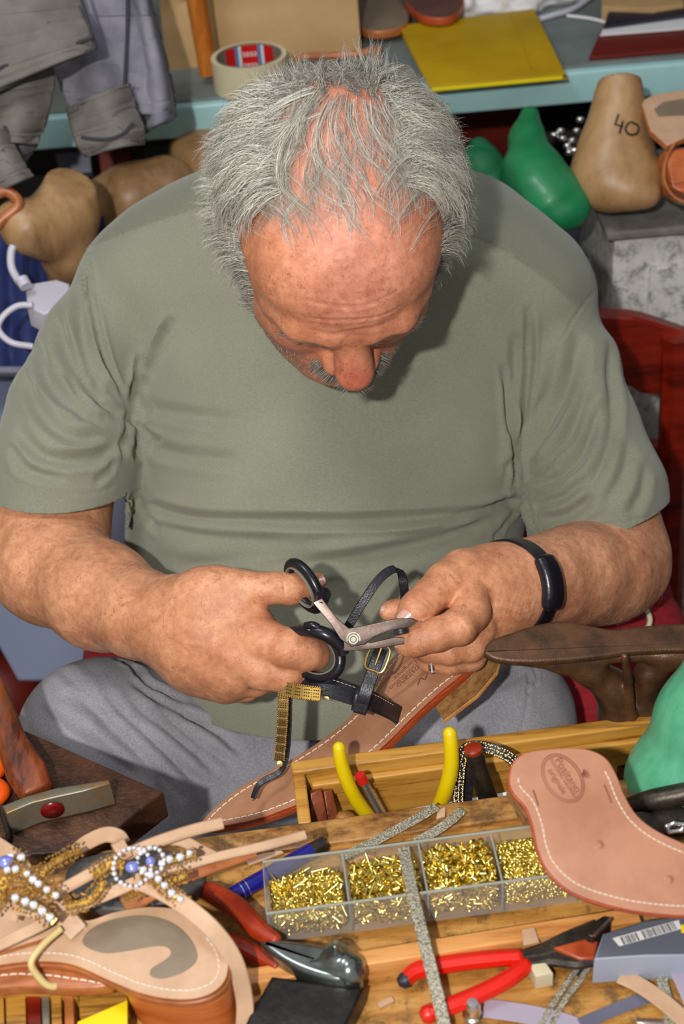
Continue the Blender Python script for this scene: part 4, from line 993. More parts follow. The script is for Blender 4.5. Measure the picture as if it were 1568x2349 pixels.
# paper bag
def bag():
    t = thing('paper_bag', onz(600, 148, SZ), 'large brown kraft paper bag with a fold line standing on the shelf', 'bag')
    a, b = onz(385, 162, SZ), onz(828, 122, SZ); u = (b-a); u[2] = 0; L_ = np.linalg.norm(u); u /= L_; v = np.cross((0, 0, 1), u)
    nx, nz = 24, 16; V = []; F = []
    for j in range(nz+1):
        for i in range(nx+1):
            h = .32*j/nz; s = i/nx; lean = .045*h/.32
            d = .004*math.sin(s*9+j*.2)+.010*math.exp(-((h-.075-.01*math.sin(s*5))/.008)**2)
            p = a+u*(s*L_)+v*(lean+d)+np.array([0, 0, h]); V.append(p)
    F = [(j*(nx+1)+i, j*(nx+1)+i+1, (j+1)*(nx+1)+i+1, (j+1)*(nx+1)+i) for j in range(nz) for i in range(nx)]
    n0 = len(V); V2 = [p+v*.085*(1-.5*k) for k, p in [((i//(nx+1))/nz, V[i]) for i in range(n0)]]
    b_ = MB(); b_.add(V, F); b_.add(V2, [f[::-1] for f in F])
    rim = [i for i in range(nx+1)]
    side = [j*(nx+1) for j in range(nz+1)]; side2 = [j*(nx+1)+nx for j in range(nz+1)]
    for S in (side, side2):
        for k in range(len(S)-1): b_.add([V[S[k]], V[S[k+1]], V2[S[k+1]], V2[S[k]]], [(0, 1, 2, 3)])
    b_.add([V[0], V[nx], V2[nx], V2[0]], [(0, 1, 2, 3)])
    b_.build('bag_body', M_kraft, t, angle=50)
bag()
tag(MB().tube([onz(484, 192, SZ), onz(484, 192, SZ)+[-.012, .01, .32]], .0, n=3).build('tmp', M_stick) if False else rod('wooden_stick', [onz(482, 190, SZ)+[0, 0, .012], onz(482, 190, SZ)+[-.006, .006, .16], onz(482, 190, SZ)+[-.012, .012, .34]], [.0125, .0135, .0150], W_stick), 'orange-brown round wooden stick standing in front of the paper bag', 'stick')
# masking tape
def tape():
    c = onz(578, 205, SZ); t = thing('tape_roll', c, 'cream masking tape roll with red, white and blue printed core on the shelf', 'tape')
    c = c+[0, .012, 0]; ro, ri, h = .0485, .0405, .040
    MB().lathe([(ri+.002, 0), (ro, 0), (ro, h), (ri+.002, h), (ri+.002, 0)], c, n=64).build('tape', M_tapec, t)
    core = MB().lathe([(ri, .0), (ri+.002, 0), (ri+.002, h+.0005), (ri, h+.0005), (ri, 0)], c, n=64).build('core', M_card, t)
    # printed inside band: real coloured segments inside the core
    for a0, a1, m in ((40, 62, M_redp), (63, 68, M_blue2), (69, 74, M_white), (75, 105, M_redp), (106, 111, M_blue2), (112, 117, M_white), (118, 140, M_redp)):
        V = []; n = 6
        for k in range(n+1):
            a = math.radians(180-(a0+(a1-a0)*k/n)); V += [c+[(ri-.0004)*math.cos(a), (ri-.0004)*math.sin(a), .002], c+[(ri-.0004)*math.cos(a), (ri-.0004)*math.sin(a), h-.001]]
        MB().add(V, [(2*k, 2*k+2, 2*k+3, 2*k+1) for k in range(n)]).build('print', m, core)
    for z in (.013, .028):
        for a in (90,):
            text('lettering', 'tesa', .012, c+[0, ri-.0012, z], (1, 0, 0), (0, 0, 1), M_white, core)
M_blue2 = mat('sky_blue_print', S_(60, 130, 200), .5)
tape()
# sandal soles, cloth, folder and papers on the shelf
def sole_on_shelf(name, out, z, m, medge, label):
    t = thing(name, onz(out[0][0], out[0][1], z), label, 'shoe sole'); slab('sole', out, zpl(z), .012, m, t, .003, 6, medge); return t
sole_on_shelf('shoe_sole', [(820, -40), (880, -30), (932, 20), (930, 55), (880, 70), (832, 66), (805, 30)], SZ+.02, M_taupe, M_edge2, 'taupe shoe sole with a brown edge lying right of the paper bag')
sole_on_shelf('shoe_sole', [(940, -60), (1050, -50), (1064, 0), (1040, 34), (990, 40), (950, 25), (925, -10)], SZ+.03, M_plum, M_edge, 'dusky red-brown shoe sole lying above the yellow folder')
t = thing('folder', onz(1100, 110, SZ), 'yellow cardboard folder lying on the shelf above the green lasts', 'folder')
slab('back_cover', [(912, 62), (1222, 24), (1300, 178), (988, 207)], zpl(SZ+.006), .003, M_yfold, t, .0005)
slab('front_cover', [(914, 58), (1224, 20), (1296, 168), (985, 197)], zpl(SZ+.016), .002, M_yfold, t, .0005)
slab('paper', [(925, 60), (1215, 26), (1290, 172), (990, 200)], zpl(SZ+.0135), .006, M_yedge, t, .0005)
rod('fold_line', [onz(1172, 34, SZ+.0168), onz(1218, 160, SZ+.0168)], .0007, M_yfold, t, n=6, k=0)
def lump(name, pts, m, label, cat, z, r=.03):
    V, Q = nets([ell(onz(x, y, z)+[0, 0, .012], (r*rx, r*rx, .016), None, .02) for x, y, rx in pts], .004)
    N = vnormals(V, Q); V = V+N*((vnoise(V, 60, 3)-.5)*.022)[:, None]; V[:, 2] = np.maximum(V[:, 2], z+.0005)
    return tag(link_mesh(name, np_mesh(name, V, Q), m), label, cat)
lump('plastic_bag', [(1080, 15, 1.2), (1150, 5, 1.3), (1220, -5, 1.3), (1280, 0, 1.0), (1040, 35, .8), (1180, 20, 1.0)], M_white, 'crumpled white plastic bag behind the yellow folder', 'plastic bag', SZ, .038)
tag(rod('cable', [onz(1236, 44, SZ+.004), onz(1270, 34, SZ+.006), onz(1310, 22, SZ+.006), onz(1345, 0, SZ+.006), onz(1380, -30, SZ+.006)], .004, M_whitep), 'white cable curving across the shelf right of the yellow folder', 'cable')
tag(rod('string', [onz(1300, 36, SZ+.003), onz(1350, 42, SZ+.003), onz(1392, 52, SZ+.003)], .0022, M_white), 'thin white string lying on the grey shelf beside the dark booklet', 'string')
tag(slab('red_booklet', [(1388, 48), (1568, 60), (1640, 100), (1568, 112), (1350, 131)], zpl(SZ+.006), .005, M_dred, None, .0006), 'dark red booklet at the front of the pile on the shelf', 'booklet')
tag(slab('sheet_of_paper', [(1384, 62), (1570, 34), (1640, 50), (1560, 66), (1376, 80)], zpl(SZ+.009), .002, M_white, None, .0004), 'white sheet lying on the dark red booklet', 'paper')
tag(slab('dark_booklet', [(1395, 26), (1500, 30), (1568, -5), (1640, -20), (1640, 40), (1568, 34), (1384, 60)], zpl(SZ+.014), .004, M_dark, None, .0006), 'dark blue-black booklet on top of the white sheet', 'booklet')
tag(slab('cardboard_box', [(1378, -30), (1568, -40), (1568, 8), (1500, 18), (1380, 14)], zpl(SZ+.02), .019, M_kraft, None, .001), 'brown cardboard piece at the top right of the shelf', 'cardboard')
tag(rod('leather_strap', [onz(680, 140, SZ+.004), onz(700, 130, SZ+.01), onz(760, 128, SZ+.008), onz(830, 122, SZ+.01), onz(868, 112, SZ+.008), onz(862, 140, SZ+.006)], .005, M_edge2), 'tan leather strap lying on the shelf behind the man\'s hair', 'strap')
# ---------------- lower level left
def shade(name, lo, hi, m, label, cat): return tag(wbox(name, lo, hi, m), label, cat)
def thing_sdf(name, label, cat, prims, vox, m, post=None): return tag(sdf(name, prims, vox, m, None, post), label, cat)
LT = .60    # low table behind the man
t = thing('side_table', (0, 1.85, 0), 'low dark work table under the pale blue shelf', 'table')
wbox('tabletop', (-1.10, 1.55, LT-.03), (.33, 2.15, LT), M_wall, t)
for x in (-1.08, .25):
    for y in (1.6, 2.08): wbox('leg', (x, y, 0), (x+.05, y+.05, LT-.03), M_wall, t)
def last(name, label, pts, extra=(), m=None, vox=.003, post=None):
    pr = [ch(p, .018, .02) for p in pts]+list(extra); o = thing_sdf(name, label, 'shoe last', pr, vox, m or W_last, post); o['group'] = 'shoe lasts behind the man'; return o
nT_ = (-_F*.60+_U*.70+_R*.30); nT_ /= np.linalg.norm(nT_)
# big wooden last on the left: flat ankle top, foot pointing left
o = last('shoe_last', 'big wooden shoe last with a flat oval top standing by the navy cloth', [[(163, 400, 1.61, .027), (155, 500, 1.625, .032), (155, 580, 1.64, .028), (150, 640, 1.67, .020)], [(150, 480, 1.62, .030), (100, 515, 1.60, .028), (58, 518, 1.585, .024), (32, 500, 1.58, .018)], [(60, 525, 1.585, .018), (100, 552, 1.60, .018)]],
     [rbox(P(164, 432, 1.60)+nT_*.030, (.06, .06, .03), Rax(np.cross(nT_, _U), np.cross(nT_, np.cross(nT_, _U))), .002, .003, 's')])
c = P(160, 428, 1.572)
tag(rod('power_cable', [P(x, y, d) for x, y, d in ((48, 555, 1.575), (28, 570, 1.575), (26, 610, 1.575), (40, 640, 1.57), (52, 655, 1.56))], .0045, M_whitep), 'white power cable running down from the wooden last into the white adapter', 'cable')
tag(rod('charging_cable', [P(x, y, d) for x, y, d in ((75, 700, 1.54), (40, 702, 1.54), (8, 725, 1.54), (-4, 755, 1.54), (25, 785, 1.54), (75, 795, 1.545))], .0036, M_whitep), 'white charging cable looping left from the adapter over the navy cloth', 'cable')
pa = pl(P(110, 690, 1.55), -.72*_F+.69*_U)
t = thing('power_adapter', P(110, 690, 1.55), 'white box-shaped power adapter lying on the navy cloth', 'adapter')
slab('case', [(58, 652), (130, 640), (160, 650), (160, 700), (100, 720), (62, 700)], pa, .03, M_whitep, t, .003)
rod('plug_sleeve', [P(50, 640, 1.548), P(60, 658, 1.545)], .007, M_whitep, t, k=0)
# navy cloth over the table edge
b = MB(); V = []; nx, ny = 30, 24
for j in range(ny+1):
    for i in range(nx+1):
        x = -60+300*i/nx; y = 500+365*j/ny; V.append(P(x, y, 1.69-.03*j/ny+.006*math.sin(i*.9)+.004*math.sin(j*.7+i*.3)))
b.add(V, [(j*(nx+1)+i, j*(nx+1)+i+1, (j+1)*(nx+1)+i+1, (j+1)*(nx+1)+i) for j in range(ny) for i in range(nx)])
o = b.build('navy_cloth', M_navy); o.modifiers.new('t', 'SOLIDIFY').thickness = .004; tag(o, 'dark navy blue cloth hanging behind the adapter and wooden last', 'cloth')
last('shoe_last', 'wooden shoe last lying behind the man\'s shoulder, right of the flat-topped one', [[(245, 470, 1.80, .036), (300, 455, 1.79, .040), (380, 430, 1.80, .040)]])
last('shoe_last', 'wooden shoe last partly hidden under the shelf beside the grey hair', [[(450, 350, 1.86, .036), (480, 380, 1.84, .040), (470, 430, 1.84, .040)]])
tag(slab('leather_scrap', [(308, 373), (330, 377), (395, 378), (385, 392), (325, 392)], pl(P(350, 382, 1.82), -.8*_F+.6*_U), .004, M_edge2, None, .0006), 'pointed tan leather scrap under the shelf', 'leather scrap')
tag(slab('grey_card', [(330, 340), (480, 322), (470, 470), (335, 450)], pl(P(400, 400, 1.93), -.8*_F+.6*_U), .004, M_concrete, None, .0006), 'grey board leaning under the shelf behind the leather scrap', 'board')
tag(slab('red_box', [(225, 350), (300, 345), (305, 420), (235, 430)], pl(P(260, 390, 1.93), -_F), .03, M_dred, None, .002), 'dark red box in the shadow under the shelf', 'box')
tag(slab('plastic_tub', [(125, 352), (205, 345), (210, 395), (140, 400)], pl(P(165, 370, 1.93), -_F), .03, M_bin, None, .002), 'grey plastic tub in the shadow behind the flat-topped last', 'tub')
tag(rod('watch_strap', [P(x, y, 1.56) for x, y in ((-10, 445), (15, 440), (38, 455), (40, 475), (10, 500), (-10, 520))], .006, M_edge2), 'tan leather strap coil at the left edge by the wooden last', 'strap')
# frosted crate far left below
t = thing('plastic_crate', P(130, 1000, 1.62)*[1, 1, 0], 'frosted grey-blue plastic crate behind the man\'s elbow', 'crate')
slab('side_panel', [(-60, 850), (260, 850), (330, 1560), (40, 1560), (-60, 1380)], pl(P(120, 1200, 1.66), -_F*.9+_U*.3), .01, M_frost, t, .003)
slab('rim', [(-60, 838), (260, 838), (260, 856), (-60, 856)], pl(P(120, 845, 1.60), -_F*.9+_U*.3), .012, M_bin, t, .003)
tag(wbox('beige_board', (-.95, 1.30, 0), (-.515, 1.315, .62), M_beige), 'beige board standing beyond the crate at the left edge', 'board')
thing_sdf('leather_pouch', 'dark maroon rounded pouch on the floor at the left edge', 'pouch', [ell(onz(0, 1600, .07), (.07, .06, .07), None, .01)], .004, M_dred)
# ---------------- right
g0 = .356
t = thing('stone_block', (.60, 1.66, 0), 'speckled grey-white granite block with a concrete top at the right', 'stone')
wbox('block', (g0, 1.536, 0), (.95, 1.74, .733), M_granite, t, .003)
wbox('top_slab', (g0-.012, 1.524, .733), (.95, 1.745, .745), M_concrete, t, .004)
wbox('raised_panel', (g0+.045, 1.528, .05), (.95, 1.537, .69), M_granite, t, .003)
# wooden foot last marked 40
o = last('shoe_last', 'wooden foot-shaped last marked 40 standing on the stone block', [[(1422, 180, 1.665, .024), (1418, 240, 1.675, .0265), (1412, 310, 1.685, .034), (1405, 370, 1.69, .042), (1400, 400, 1.69, .042)], [(1420, 340, 1.69, .034), (1462, 400, 1.68, .024), (1484, 445, 1.665, .016)], [(1362, 410, 1.69, .024), (1395, 430, 1.675, .021), (1440, 440, 1.665, .019)]],
     [cone(P(1462, 418, 1.635), .004, P(1458, 490, 1.64), .0095, .002, 's'), rbox(P(1428, 135, 1.65), (.06, .06, .018), np.array([_R, -_F, _U]), .002, .004, 's')])
def mark(name, strokes, r, m, parent, d):
    b = MB()
    for s in strokes: b.tube([P(x, y, d) for x, y in s], r, n=6)
    ob = b.build(name, m, parent); ob['label'] = 'handwritten black number 40'; return ob
mk = mark('number_mark', [[(1418, 262), (1410, 285), (1428, 290)], [(1428, 278), (1420, 306)], smoothpts([(1440, 278, 0), (1432, 295, 0), (1444, 308, 0), (1464, 300, 0), (1462, 284, 0), (1446, 282, 0)], 4, True) and [(q[0], q[1]) for q in smoothpts([(1444, 280, 0), (1434, 294, 0), (1442, 308, 0), (1460, 306, 0), (1464, 290, 0), (1452, 282, 0)], 4, True)]], .0011, M_ink, o, 1.638)
def snapto(ob, tgt, off=.0004):
    """press a small mark onto a surface along the photo rays"""
    from mathutils.bvhtree import BVHTree
    bm = bmesh.new(); bm.from_mesh(tgt.data); T = BVHTree.FromBMesh(bm); bm.free(); n = 0
    for v in ob.data.vertices:
        dr = (v.co-Vector(CAM)).normalized(); h = T.ray_cast(Vector(CAM), dr)
        if h[0] is not None: v.co = h[0]-dr*off*(1+(n % 3)*.6)
        n += 1
snapto(mk, o, .0008)
# green plastic lasts
last('shoe_last', 'tall green plastic shoe last standing left of the wooden one', [[(1214, 266, 1.74, .012), (1208, 320, 1.73, .019), (1222, 390, 1.71, .030), (1238, 440, 1.70, .036)], [(1240, 430, 1.70, .036), (1285, 462, 1.69, .030), (1312, 478, 1.685, .020)], [(1196, 400, 1.72, .022), (1196, 450, 1.72, .024)], [(1262, 470, 1.68, .022), (1275, 488, 1.68, .018)]], m=M_green)
last('shoe_last', 'small green plastic shoe last farthest left, half behind the shoulder', [[(1098, 340, 1.82, .014), (1105, 380, 1.81, .024), (1130, 430, 1.80, .034)]], m=M_green)
# metal buckles heap + dark back
t = thing_sdf('metal_buckles', 'small heap of shiny metal buckles between the green and wooden lasts', 'buckles', [ell(P(x, y, 1.82), (.006, .006, .004), CR, .001) for x, y in ((1290, 318), (1300, 335), (1312, 322), (1285, 300), (1322, 300), (1305, 350), (1330, 275), (1270, 310), (1318, 345))], .0012, M_silver)
t = thing('storage_bin', P(1240, 600, 1.70)*[1, 1, 0], 'grey plastic storage bin under the green lasts', 'bin')
slab('lid', [(1030, 420), (1290, 450), (1350, 555), (1352, 690), (1050, 640)], zpl(.62), .02, M_bin, t, .004)
slab('front_panel', [(1050, 625), (1356, 596), (1362, 760), (1350, 900), (1050, 900)], pl(P(1300, 700, 1.72), (0, -1, .15)), .01, M_bin, t, .002)
tag(wbox('shelf_crate', (.05, 2.02, LT), (.33, 2.14, LT+.20), M_dred), 'dark red-brown crate in the shadow under the shelf on the right', 'crate')
# sandal at the right edge on the stone
t = thing('sandal', P(1530, 440, 1.62), 'tan sandal with a wooden heel standing at the right edge behind the wooden last', 'sandal')
slab('insole', [(1468, 232), (1500, 215), (1568, 205), (1660, 205), (1660, 300), (1568, 318), (1530, 335), (1490, 300)], pl(P(1530, 270, 1.64), -_F*.8+_U*.6), .008, M_pale, t, .002, 0, M_edge2)
slab('heel_pad', [(1500, 250), (1520, 234), (1568, 226), (1650, 232), (1620, 262), (1540, 264), (1510, 266)], pl(P(1530, 270, 1.638), -_F*.8+_U*.6), .001, M_taupe, t, .0003)
slab('heel', [(1524, 345), (1568, 338), (1640, 336), (1640, 450), (1568, 445), (1540, 430)], pl(P(1560, 390, 1.62), -_F), .05, W_stack, t, .003)
ribbon('strap', [(1545, 330, 1.60), (1524, 370, 1.60), (1522, 420, 1.60), (1545, 455, 1.60), (1580, 470, 1.60)], .012, .003, M_edge2, t, _R)
# ---------------- hanging jacket, top left
def sheet(name, L_, R_, d, m, parent, amp=.012, nf=3, nx=28, ny=30, bulge=.02, ph=0, th=.005):
    A = smoothpts([(x, y, 0) for x, y in L_], 8); B_ = smoothpts([(x, y, 0) for x, y in R_], 8)
    A = [A[int(round(i*(len(A)-1)/ny))] for i in range(ny+1)]; B_ = [B_[int(round(i*(len(B_)-1)/ny))] for i in range(ny+1)]
    V = []
    for j in range(ny+1):
        for i in range(nx+1):
            s = i/nx; x = A[j][0]*(1-s)+B_[j][0]*s; y = A[j][1]*(1-s)+B_[j][1]*s
            dd = d-bulge*math.sin(PI*s)+amp*(.4+.6*j/ny)*math.sin(nf*2*PI*s+ph+.6*math.sin(j*.25))+amp*.15*math.sin(nf*4*s+j*.12)+amp*.25*math.sin(j*.5+s*3)
            V.append(P(x, y, dd))
    o = MB().add(V, [(j*(nx+1)+i, j*(nx+1)+i+1, (j+1)*(nx+1)+i+1, (j+1)*(nx+1)+i) for j in range(ny) for i in range(nx)]).build(name, m, parent, angle=80)
    md = o.modifiers.new('t', 'SOLIDIFY'); md.thickness = th; md.offset = -1; return o
t = thing('hanging_jacket', P(200, 100, 1.62), 'lilac-grey work jacket with brown-grey cuffs and dark piping hanging at top left', 'jacket')
sheet('sleeve', [(60, -60), (95, 60), (130, 180), (160, 250)], [(300, -60), (352, 60), (385, 190), (397, 270)], 1.66, M_jack, t, .010, 2.2)
sheet('side_panel', [(300, -60), (318, 60), (322, 200), (330, 308)], [(322, -60), (355, 60), (390, 200), (397, 268)], 1.655, M_jack, t, .006, 1.2)
sheet('cuff', [(158, 245), (168, 290), (180, 330), (205, 358)], [(292, 195), (305, 240), (326, 300), (324, 330)], 1.615, M_jack2, t, .006, 1, bulge=.03)
sheet('collar_flap', [(-60, -60), (-60, 60), (-60, 150), (-60, 230)], [(150, -60), (185, 30), (210, 80), (219, 112)], 1.56, M_jack2, t, .005, 1)
sheet('under_panel', [(-60, 180), (-60, 230), (-50, 300), (-30, 330)], [(120, 150), (122, 200), (100, 280), (85, 330)], 1.60, M_jack2, t, .006, 1.3)
sheet('second_sleeve', [(-60, 230), (-60, 300), (-40, 370), (0, 440)], [(108, 190), (100, 260), (80, 330), (60, 378)], 1.625, M_jack, t, .008, 1.4)
sheet('second_cuff', [(-60, 300), (-60, 340), (-40, 400), (-10, 445)], [(10, 300), (30, 340), (52, 380), (72, 408)], 1.575, M_jack2, t, .004, 1)
for pts, d in (([(-60, 182), (20, 148), (100, 118), (170, 100), (212, 86)], 1.545), ([(219, 112), (150, 138), (80, 168), (20, 196), (-60, 235)], 1.55), ([(170, -60), (190, 10), (205, 60), (219, 112)], 1.55), ([(292, -60), (292, 60), (288, 150), (285, 215)], 1.635), ([(322, -60), (350, 40), (380, 160), (399, 262), (360, 285), (330, 306)], 1.635), ([(186, 315), (240, 320), (280, 308), (305, 282)], 1.578), ([(10, 290), (30, 345), (60, 390)], 1.57), ([(-40, 420), (10, 412), (50, 398)], 1.562)):
    rod('piping', [P(x, y, d) for x, y in pts], .0022, M_seam, t, n=6)
# ---------------- chair
CY = 1.44
t = thing('wooden_chair', (.30, 1.30, 0), 'red-brown wooden chair with slatted back that the man sits on', 'chair')
def cpt(px, py): return ony(px, py, CY)
def rail(name, top, bot, y0=0, th=.022):
    T_ = [ony(x, y, CY+y0+o) for x, y, o in top]; B_ = [ony(x, y, CY+y0+o) for x, y, o in bot]; T_ = smoothpts(T_, 6); B_ = smoothpts(B_, 6); n = len(T_); V = []
    for a, c in zip(T_, B_): V += [a, c, c+[0, th, 0], a+[0, th, 0]]
    F = [(4*i+k, 4*i+(k+1) % 4, 4*i+4+(k+1) % 4, 4*i+4+k) for i in range(n-1) for k in range(4)]+[(0, 1, 2, 3), (4*n-4, 4*n-3, 4*n-2, 4*n-1)]
    o = MB().add(V, F).build(name, W_red, t, angle=30); m = o.modifiers.new('b', 'BEVEL'); m.width = .003; m.segments = 2; m.limit_method = 'ANGLE'; return o
rail('top_rail', [(700, 760, .03), (1100, 715, .01), (1400, 726, 0), (1480, 735, 0), (1600, 775, 0)], [(700, 900, .03), (1100, 890, .01), (1400, 880, 0), (1480, 905, 0), (1600, 912, 0)])
rail('back_slat', [(700, 1060, .03), (1100, 1040, .01), (1440, 1025, 0), (1600, 1040, 0)], [(700, 1110, .03), (1100, 1090, .01), (1440, 1075, 0), (1600, 1088, 0)])
p0, p1 = ony(1556, 770, CY-.005), ony(1528, 1440, CY-.005)
dirp = (p1-p0)/(p1-p0)[2]
for dx in (0, -.62):
    a = p0+[dx, 0, 0]; b_ = a+dirp*(.01-a[2]); MB().tube([a, b_], 1, flat=(.038, .034), up=(0, 1, 0)).build('back_leg', W_red, t)
wbox('seat', (-.30, 1.02, .425), (.36, 1.43, .45), W_red, t, .006)
for x in (-.28, .30): wbox('front_leg', (x, 1.04, 0), (x+.04, 1.08, .425), W_red, t, .004)
V, Q = nets([rbox((.03, 1.22, .470), (.33, .21, .018), None, .016, .004)], .004); c = np_mesh('cushion', V, Q)
cu = link_mesh('seat_cushion', c, M_redcloth); tag(cu, 'dark red woven seat cushion under the man', 'cushion')
for px0 in ((1485, 1400, 1.30), (1390, 1410, 1.34)): pass
t = thing('red_cushion', P(1350, 1580, 1.42), 'crimson woven cushion with cream stripes beside the man\'s hip', 'cushion')
sdf('pad', [ell(P(1340, 1600, 1.47), (.075, .05, .085), CR, .01), ell(P(1420, 1450, 1.50), (.07, .05, .06), CR, .03)], .004, M_redcloth, t)
for pts in (((1318, 1575), (1345, 1592), (1368, 1630)), ((1480, 1395), (1490, 1420), (1484, 1445))):
    rod('cream_cord', [P(x, y, 1.425) for x, y in pts], .0028, M_tapec, t)
# ---------------------------------------------------------------- held sandal, scissors, wrist band, ring
nS = (.80*(-.507*_R+.862*_U)+.60*(-_F)); PSN = pl(P(800, 700+1000, 1.165), nS)
out = [(462, 1886), (500, 1845), (560, 1800), (640, 1757), (700, 1722), (760, 1680), (815, 1632), (845, 1590), (868, 1550), (905, 1502), (960, 1458), (1030, 1420), (1085, 1420), (1115, 1450), (1105, 1490), (1065, 1540), (1005, 1590), (940, 1650), (885, 1705), (830, 1752), (760, 1800), (690, 1840), (600, 1875), (520, 1893), (475, 1897)]
sd = thing('sandal', P(800, 1700, 1.165), 'tan leather sandal with black straps and gilt bead trim held in the man\'s hands', 'sandal')
slab('insole', out, PSN, .003, M_leather, sd, .0008, 4, M_edge)
slab('outsole', out, PSN, .0062, M_edge, sd, .0008, 4, M_edge, off=-.0031)
W = smoothpts([onp(x, y, PSN) for x, y in out], 5, True)
dashes(inset(W, .0052, PSN), PSN, .0062, .0048, .00055).build('stitching', M_thread, sd)['label'] = 'cream stitching'
hb = [(968, 1582), (1000, 1545), (1060, 1480), (1100, 1440), (1130, 1470), (1110, 1500), (1062, 1548), (1008, 1597)]
x_, y_, n_ = basis(PSN)
hp = pl(PSN[0]-nS*.0095, PSN[1]) if False else (PSN[0]-PSN[1]*.0095, PSN[1])
def shiftout(pts, plane, dn):
    return [onp(x, y, PSN)+plane[1]*dn for x, y in pts]
heelW = [onp(x, y, PSN)-PSN[1]*.0093 for x, y in [(985, 1600), (1008, 1500), (1055, 1440), (1095, 1430), (1118, 1452), (1108, 1488), (1062, 1542)]]
hl_ = slab('heel_block', heelW, (PSN[0]-PSN[1]*.0093, PSN[1]), .022, W_heel, sd, .001, 0, W_heel, world=True)
slab('heel_tip', [w-PSN[1]*.0222 for w in heelW], (PSN[0]-PSN[1]*.0315, PSN[1]), .004, W_strip, sd, .0008, 0, W_strip, world=True)
# stamp
ld = onp(1000, 1490, PSN)-onp(880, 1600, PSN); ld /= np.linalg.norm(ld); wd = np.cross(PSN[1], ld)
sc_ = onp(935, 1545, PSN)
st = MB()
for a, b_ in ((.040, .0135), (.0375, .0115)): st.tube([sc_+ld*a*math.cos(q)+wd*b_*math.sin(q)+PSN[1]*.0003 for q in np.linspace(0, 2*PI, 49)], .0003, n=4, cap=False)
stamp = st.build('stamp', M_stamp, sd); stamp['label'] = 'stamped oval maker\'s mark'
for s_, off, sz in (('Positano', -.0035, .0085), ('POSITANO SALERNO', .0012, .0042), ('originale', .0062, .0062)):
    text('stamped_lettering', s_, sz, sc_+wd*off*-1*-1+PSN[1]*.0003, -ld, wd*-1, M_stamp, stamp, .00008)
rod('stamped_branch', [onp(958, 1572, PSN)+PSN[1]*.0003, onp(965, 1556, PSN)+PSN[1]*.0003, onp(975, 1560, PSN)+PSN[1]*.0003, onp(982, 1542, PSN)+PSN[1]*.0003, onp(992, 1540, PSN)+PSN[1]*.0003], .0006, M_stamp, stamp, n=5, k=2)
# black straps
up1 = -_F*.8+_U*.55
band = ribbon('instep_strap', [(690, 1562, 1.148), (740, 1570, 1.135), (800, 1590, 1.132), (860, 1612, 1.140), (905, 1636, 1.158), (925, 1652, 1.166)], .0185, .0022, M_black, sd, up1)
b = MB(); pts = smoothpts([P(x, y, d) for x, y, d in ((690, 1545, 1.1455), (740, 1553, 1.1325), (800, 1572, 1.1295), (860, 1594, 1.1375), (905, 1619, 1.1555))], 5)
dashes(pts, None, .0034, .0022, .00022, closed=False).build('stitching', M_thread, band)
pts = smoothpts([P(x, y, d) for x, y, d in ((690, 1581, 1.1455), (740, 1589, 1.1325), (800, 1609, 1.1295), (860, 1632, 1.1375), (895, 1650, 1.1555))], 5)
dashes(pts, None, .0034, .0022, .00022, closed=False).build('stitching', M_thread, band)
ribbon('strap_keeper', [(836, 1580, 1.128), (830, 1600, 1.124), (822, 1632, 1.126)], .0125, .003, M_black, sd, -_F)
bs = ribbon('buckle_strap', [(824, 1636, 1.128), (836, 1595, 1.122), (852, 1548, 1.125), (866, 1510, 1.128), (874, 1488, 1.132)], .0105, .0024, M_black, sd, -_F)
bk = MB(); bc = P(866, 1508, 1.123); bu = (P(874, 1488, 1.123)-P(852, 1548, 1.123)); bu /= np.linalg.norm(bu); bv = np.cross(bu, -_F)
bk.tube([bc+bu*a+bv*c for a, c in smooth2] if False else smoothpts([bc+bu*a+bv*c for a, c in ((-.009, -.0075), (.008, -.0075), (.011, 0), (.008, .0075), (-.009, .0075), (-.011, 0))], 5, True)+[bc+bu*-.009+bv*-.0075], .0011, n=8, cap=False)
bk.tube([bc+bu*.010, bc-bu*.006-_F*.001], .0008, n=6); bk.build('buckle', M_gold, sd)
ribbon('ankle_strap', [(786, 1458, 1.165), (830, 1385, 1.160), (868, 1330, 1.160), (900, 1306, 1.165), (918, 1312, 1.172), (926, 1345, 1.175), (928, 1378, 1.178)], .0075, .0020, M_black, sd, np.array([-_F*.8-_U*.5-_R*.3]*3+[-_F*.7-_R*.6]*2+[-_F*.9+_R*.2]*2))
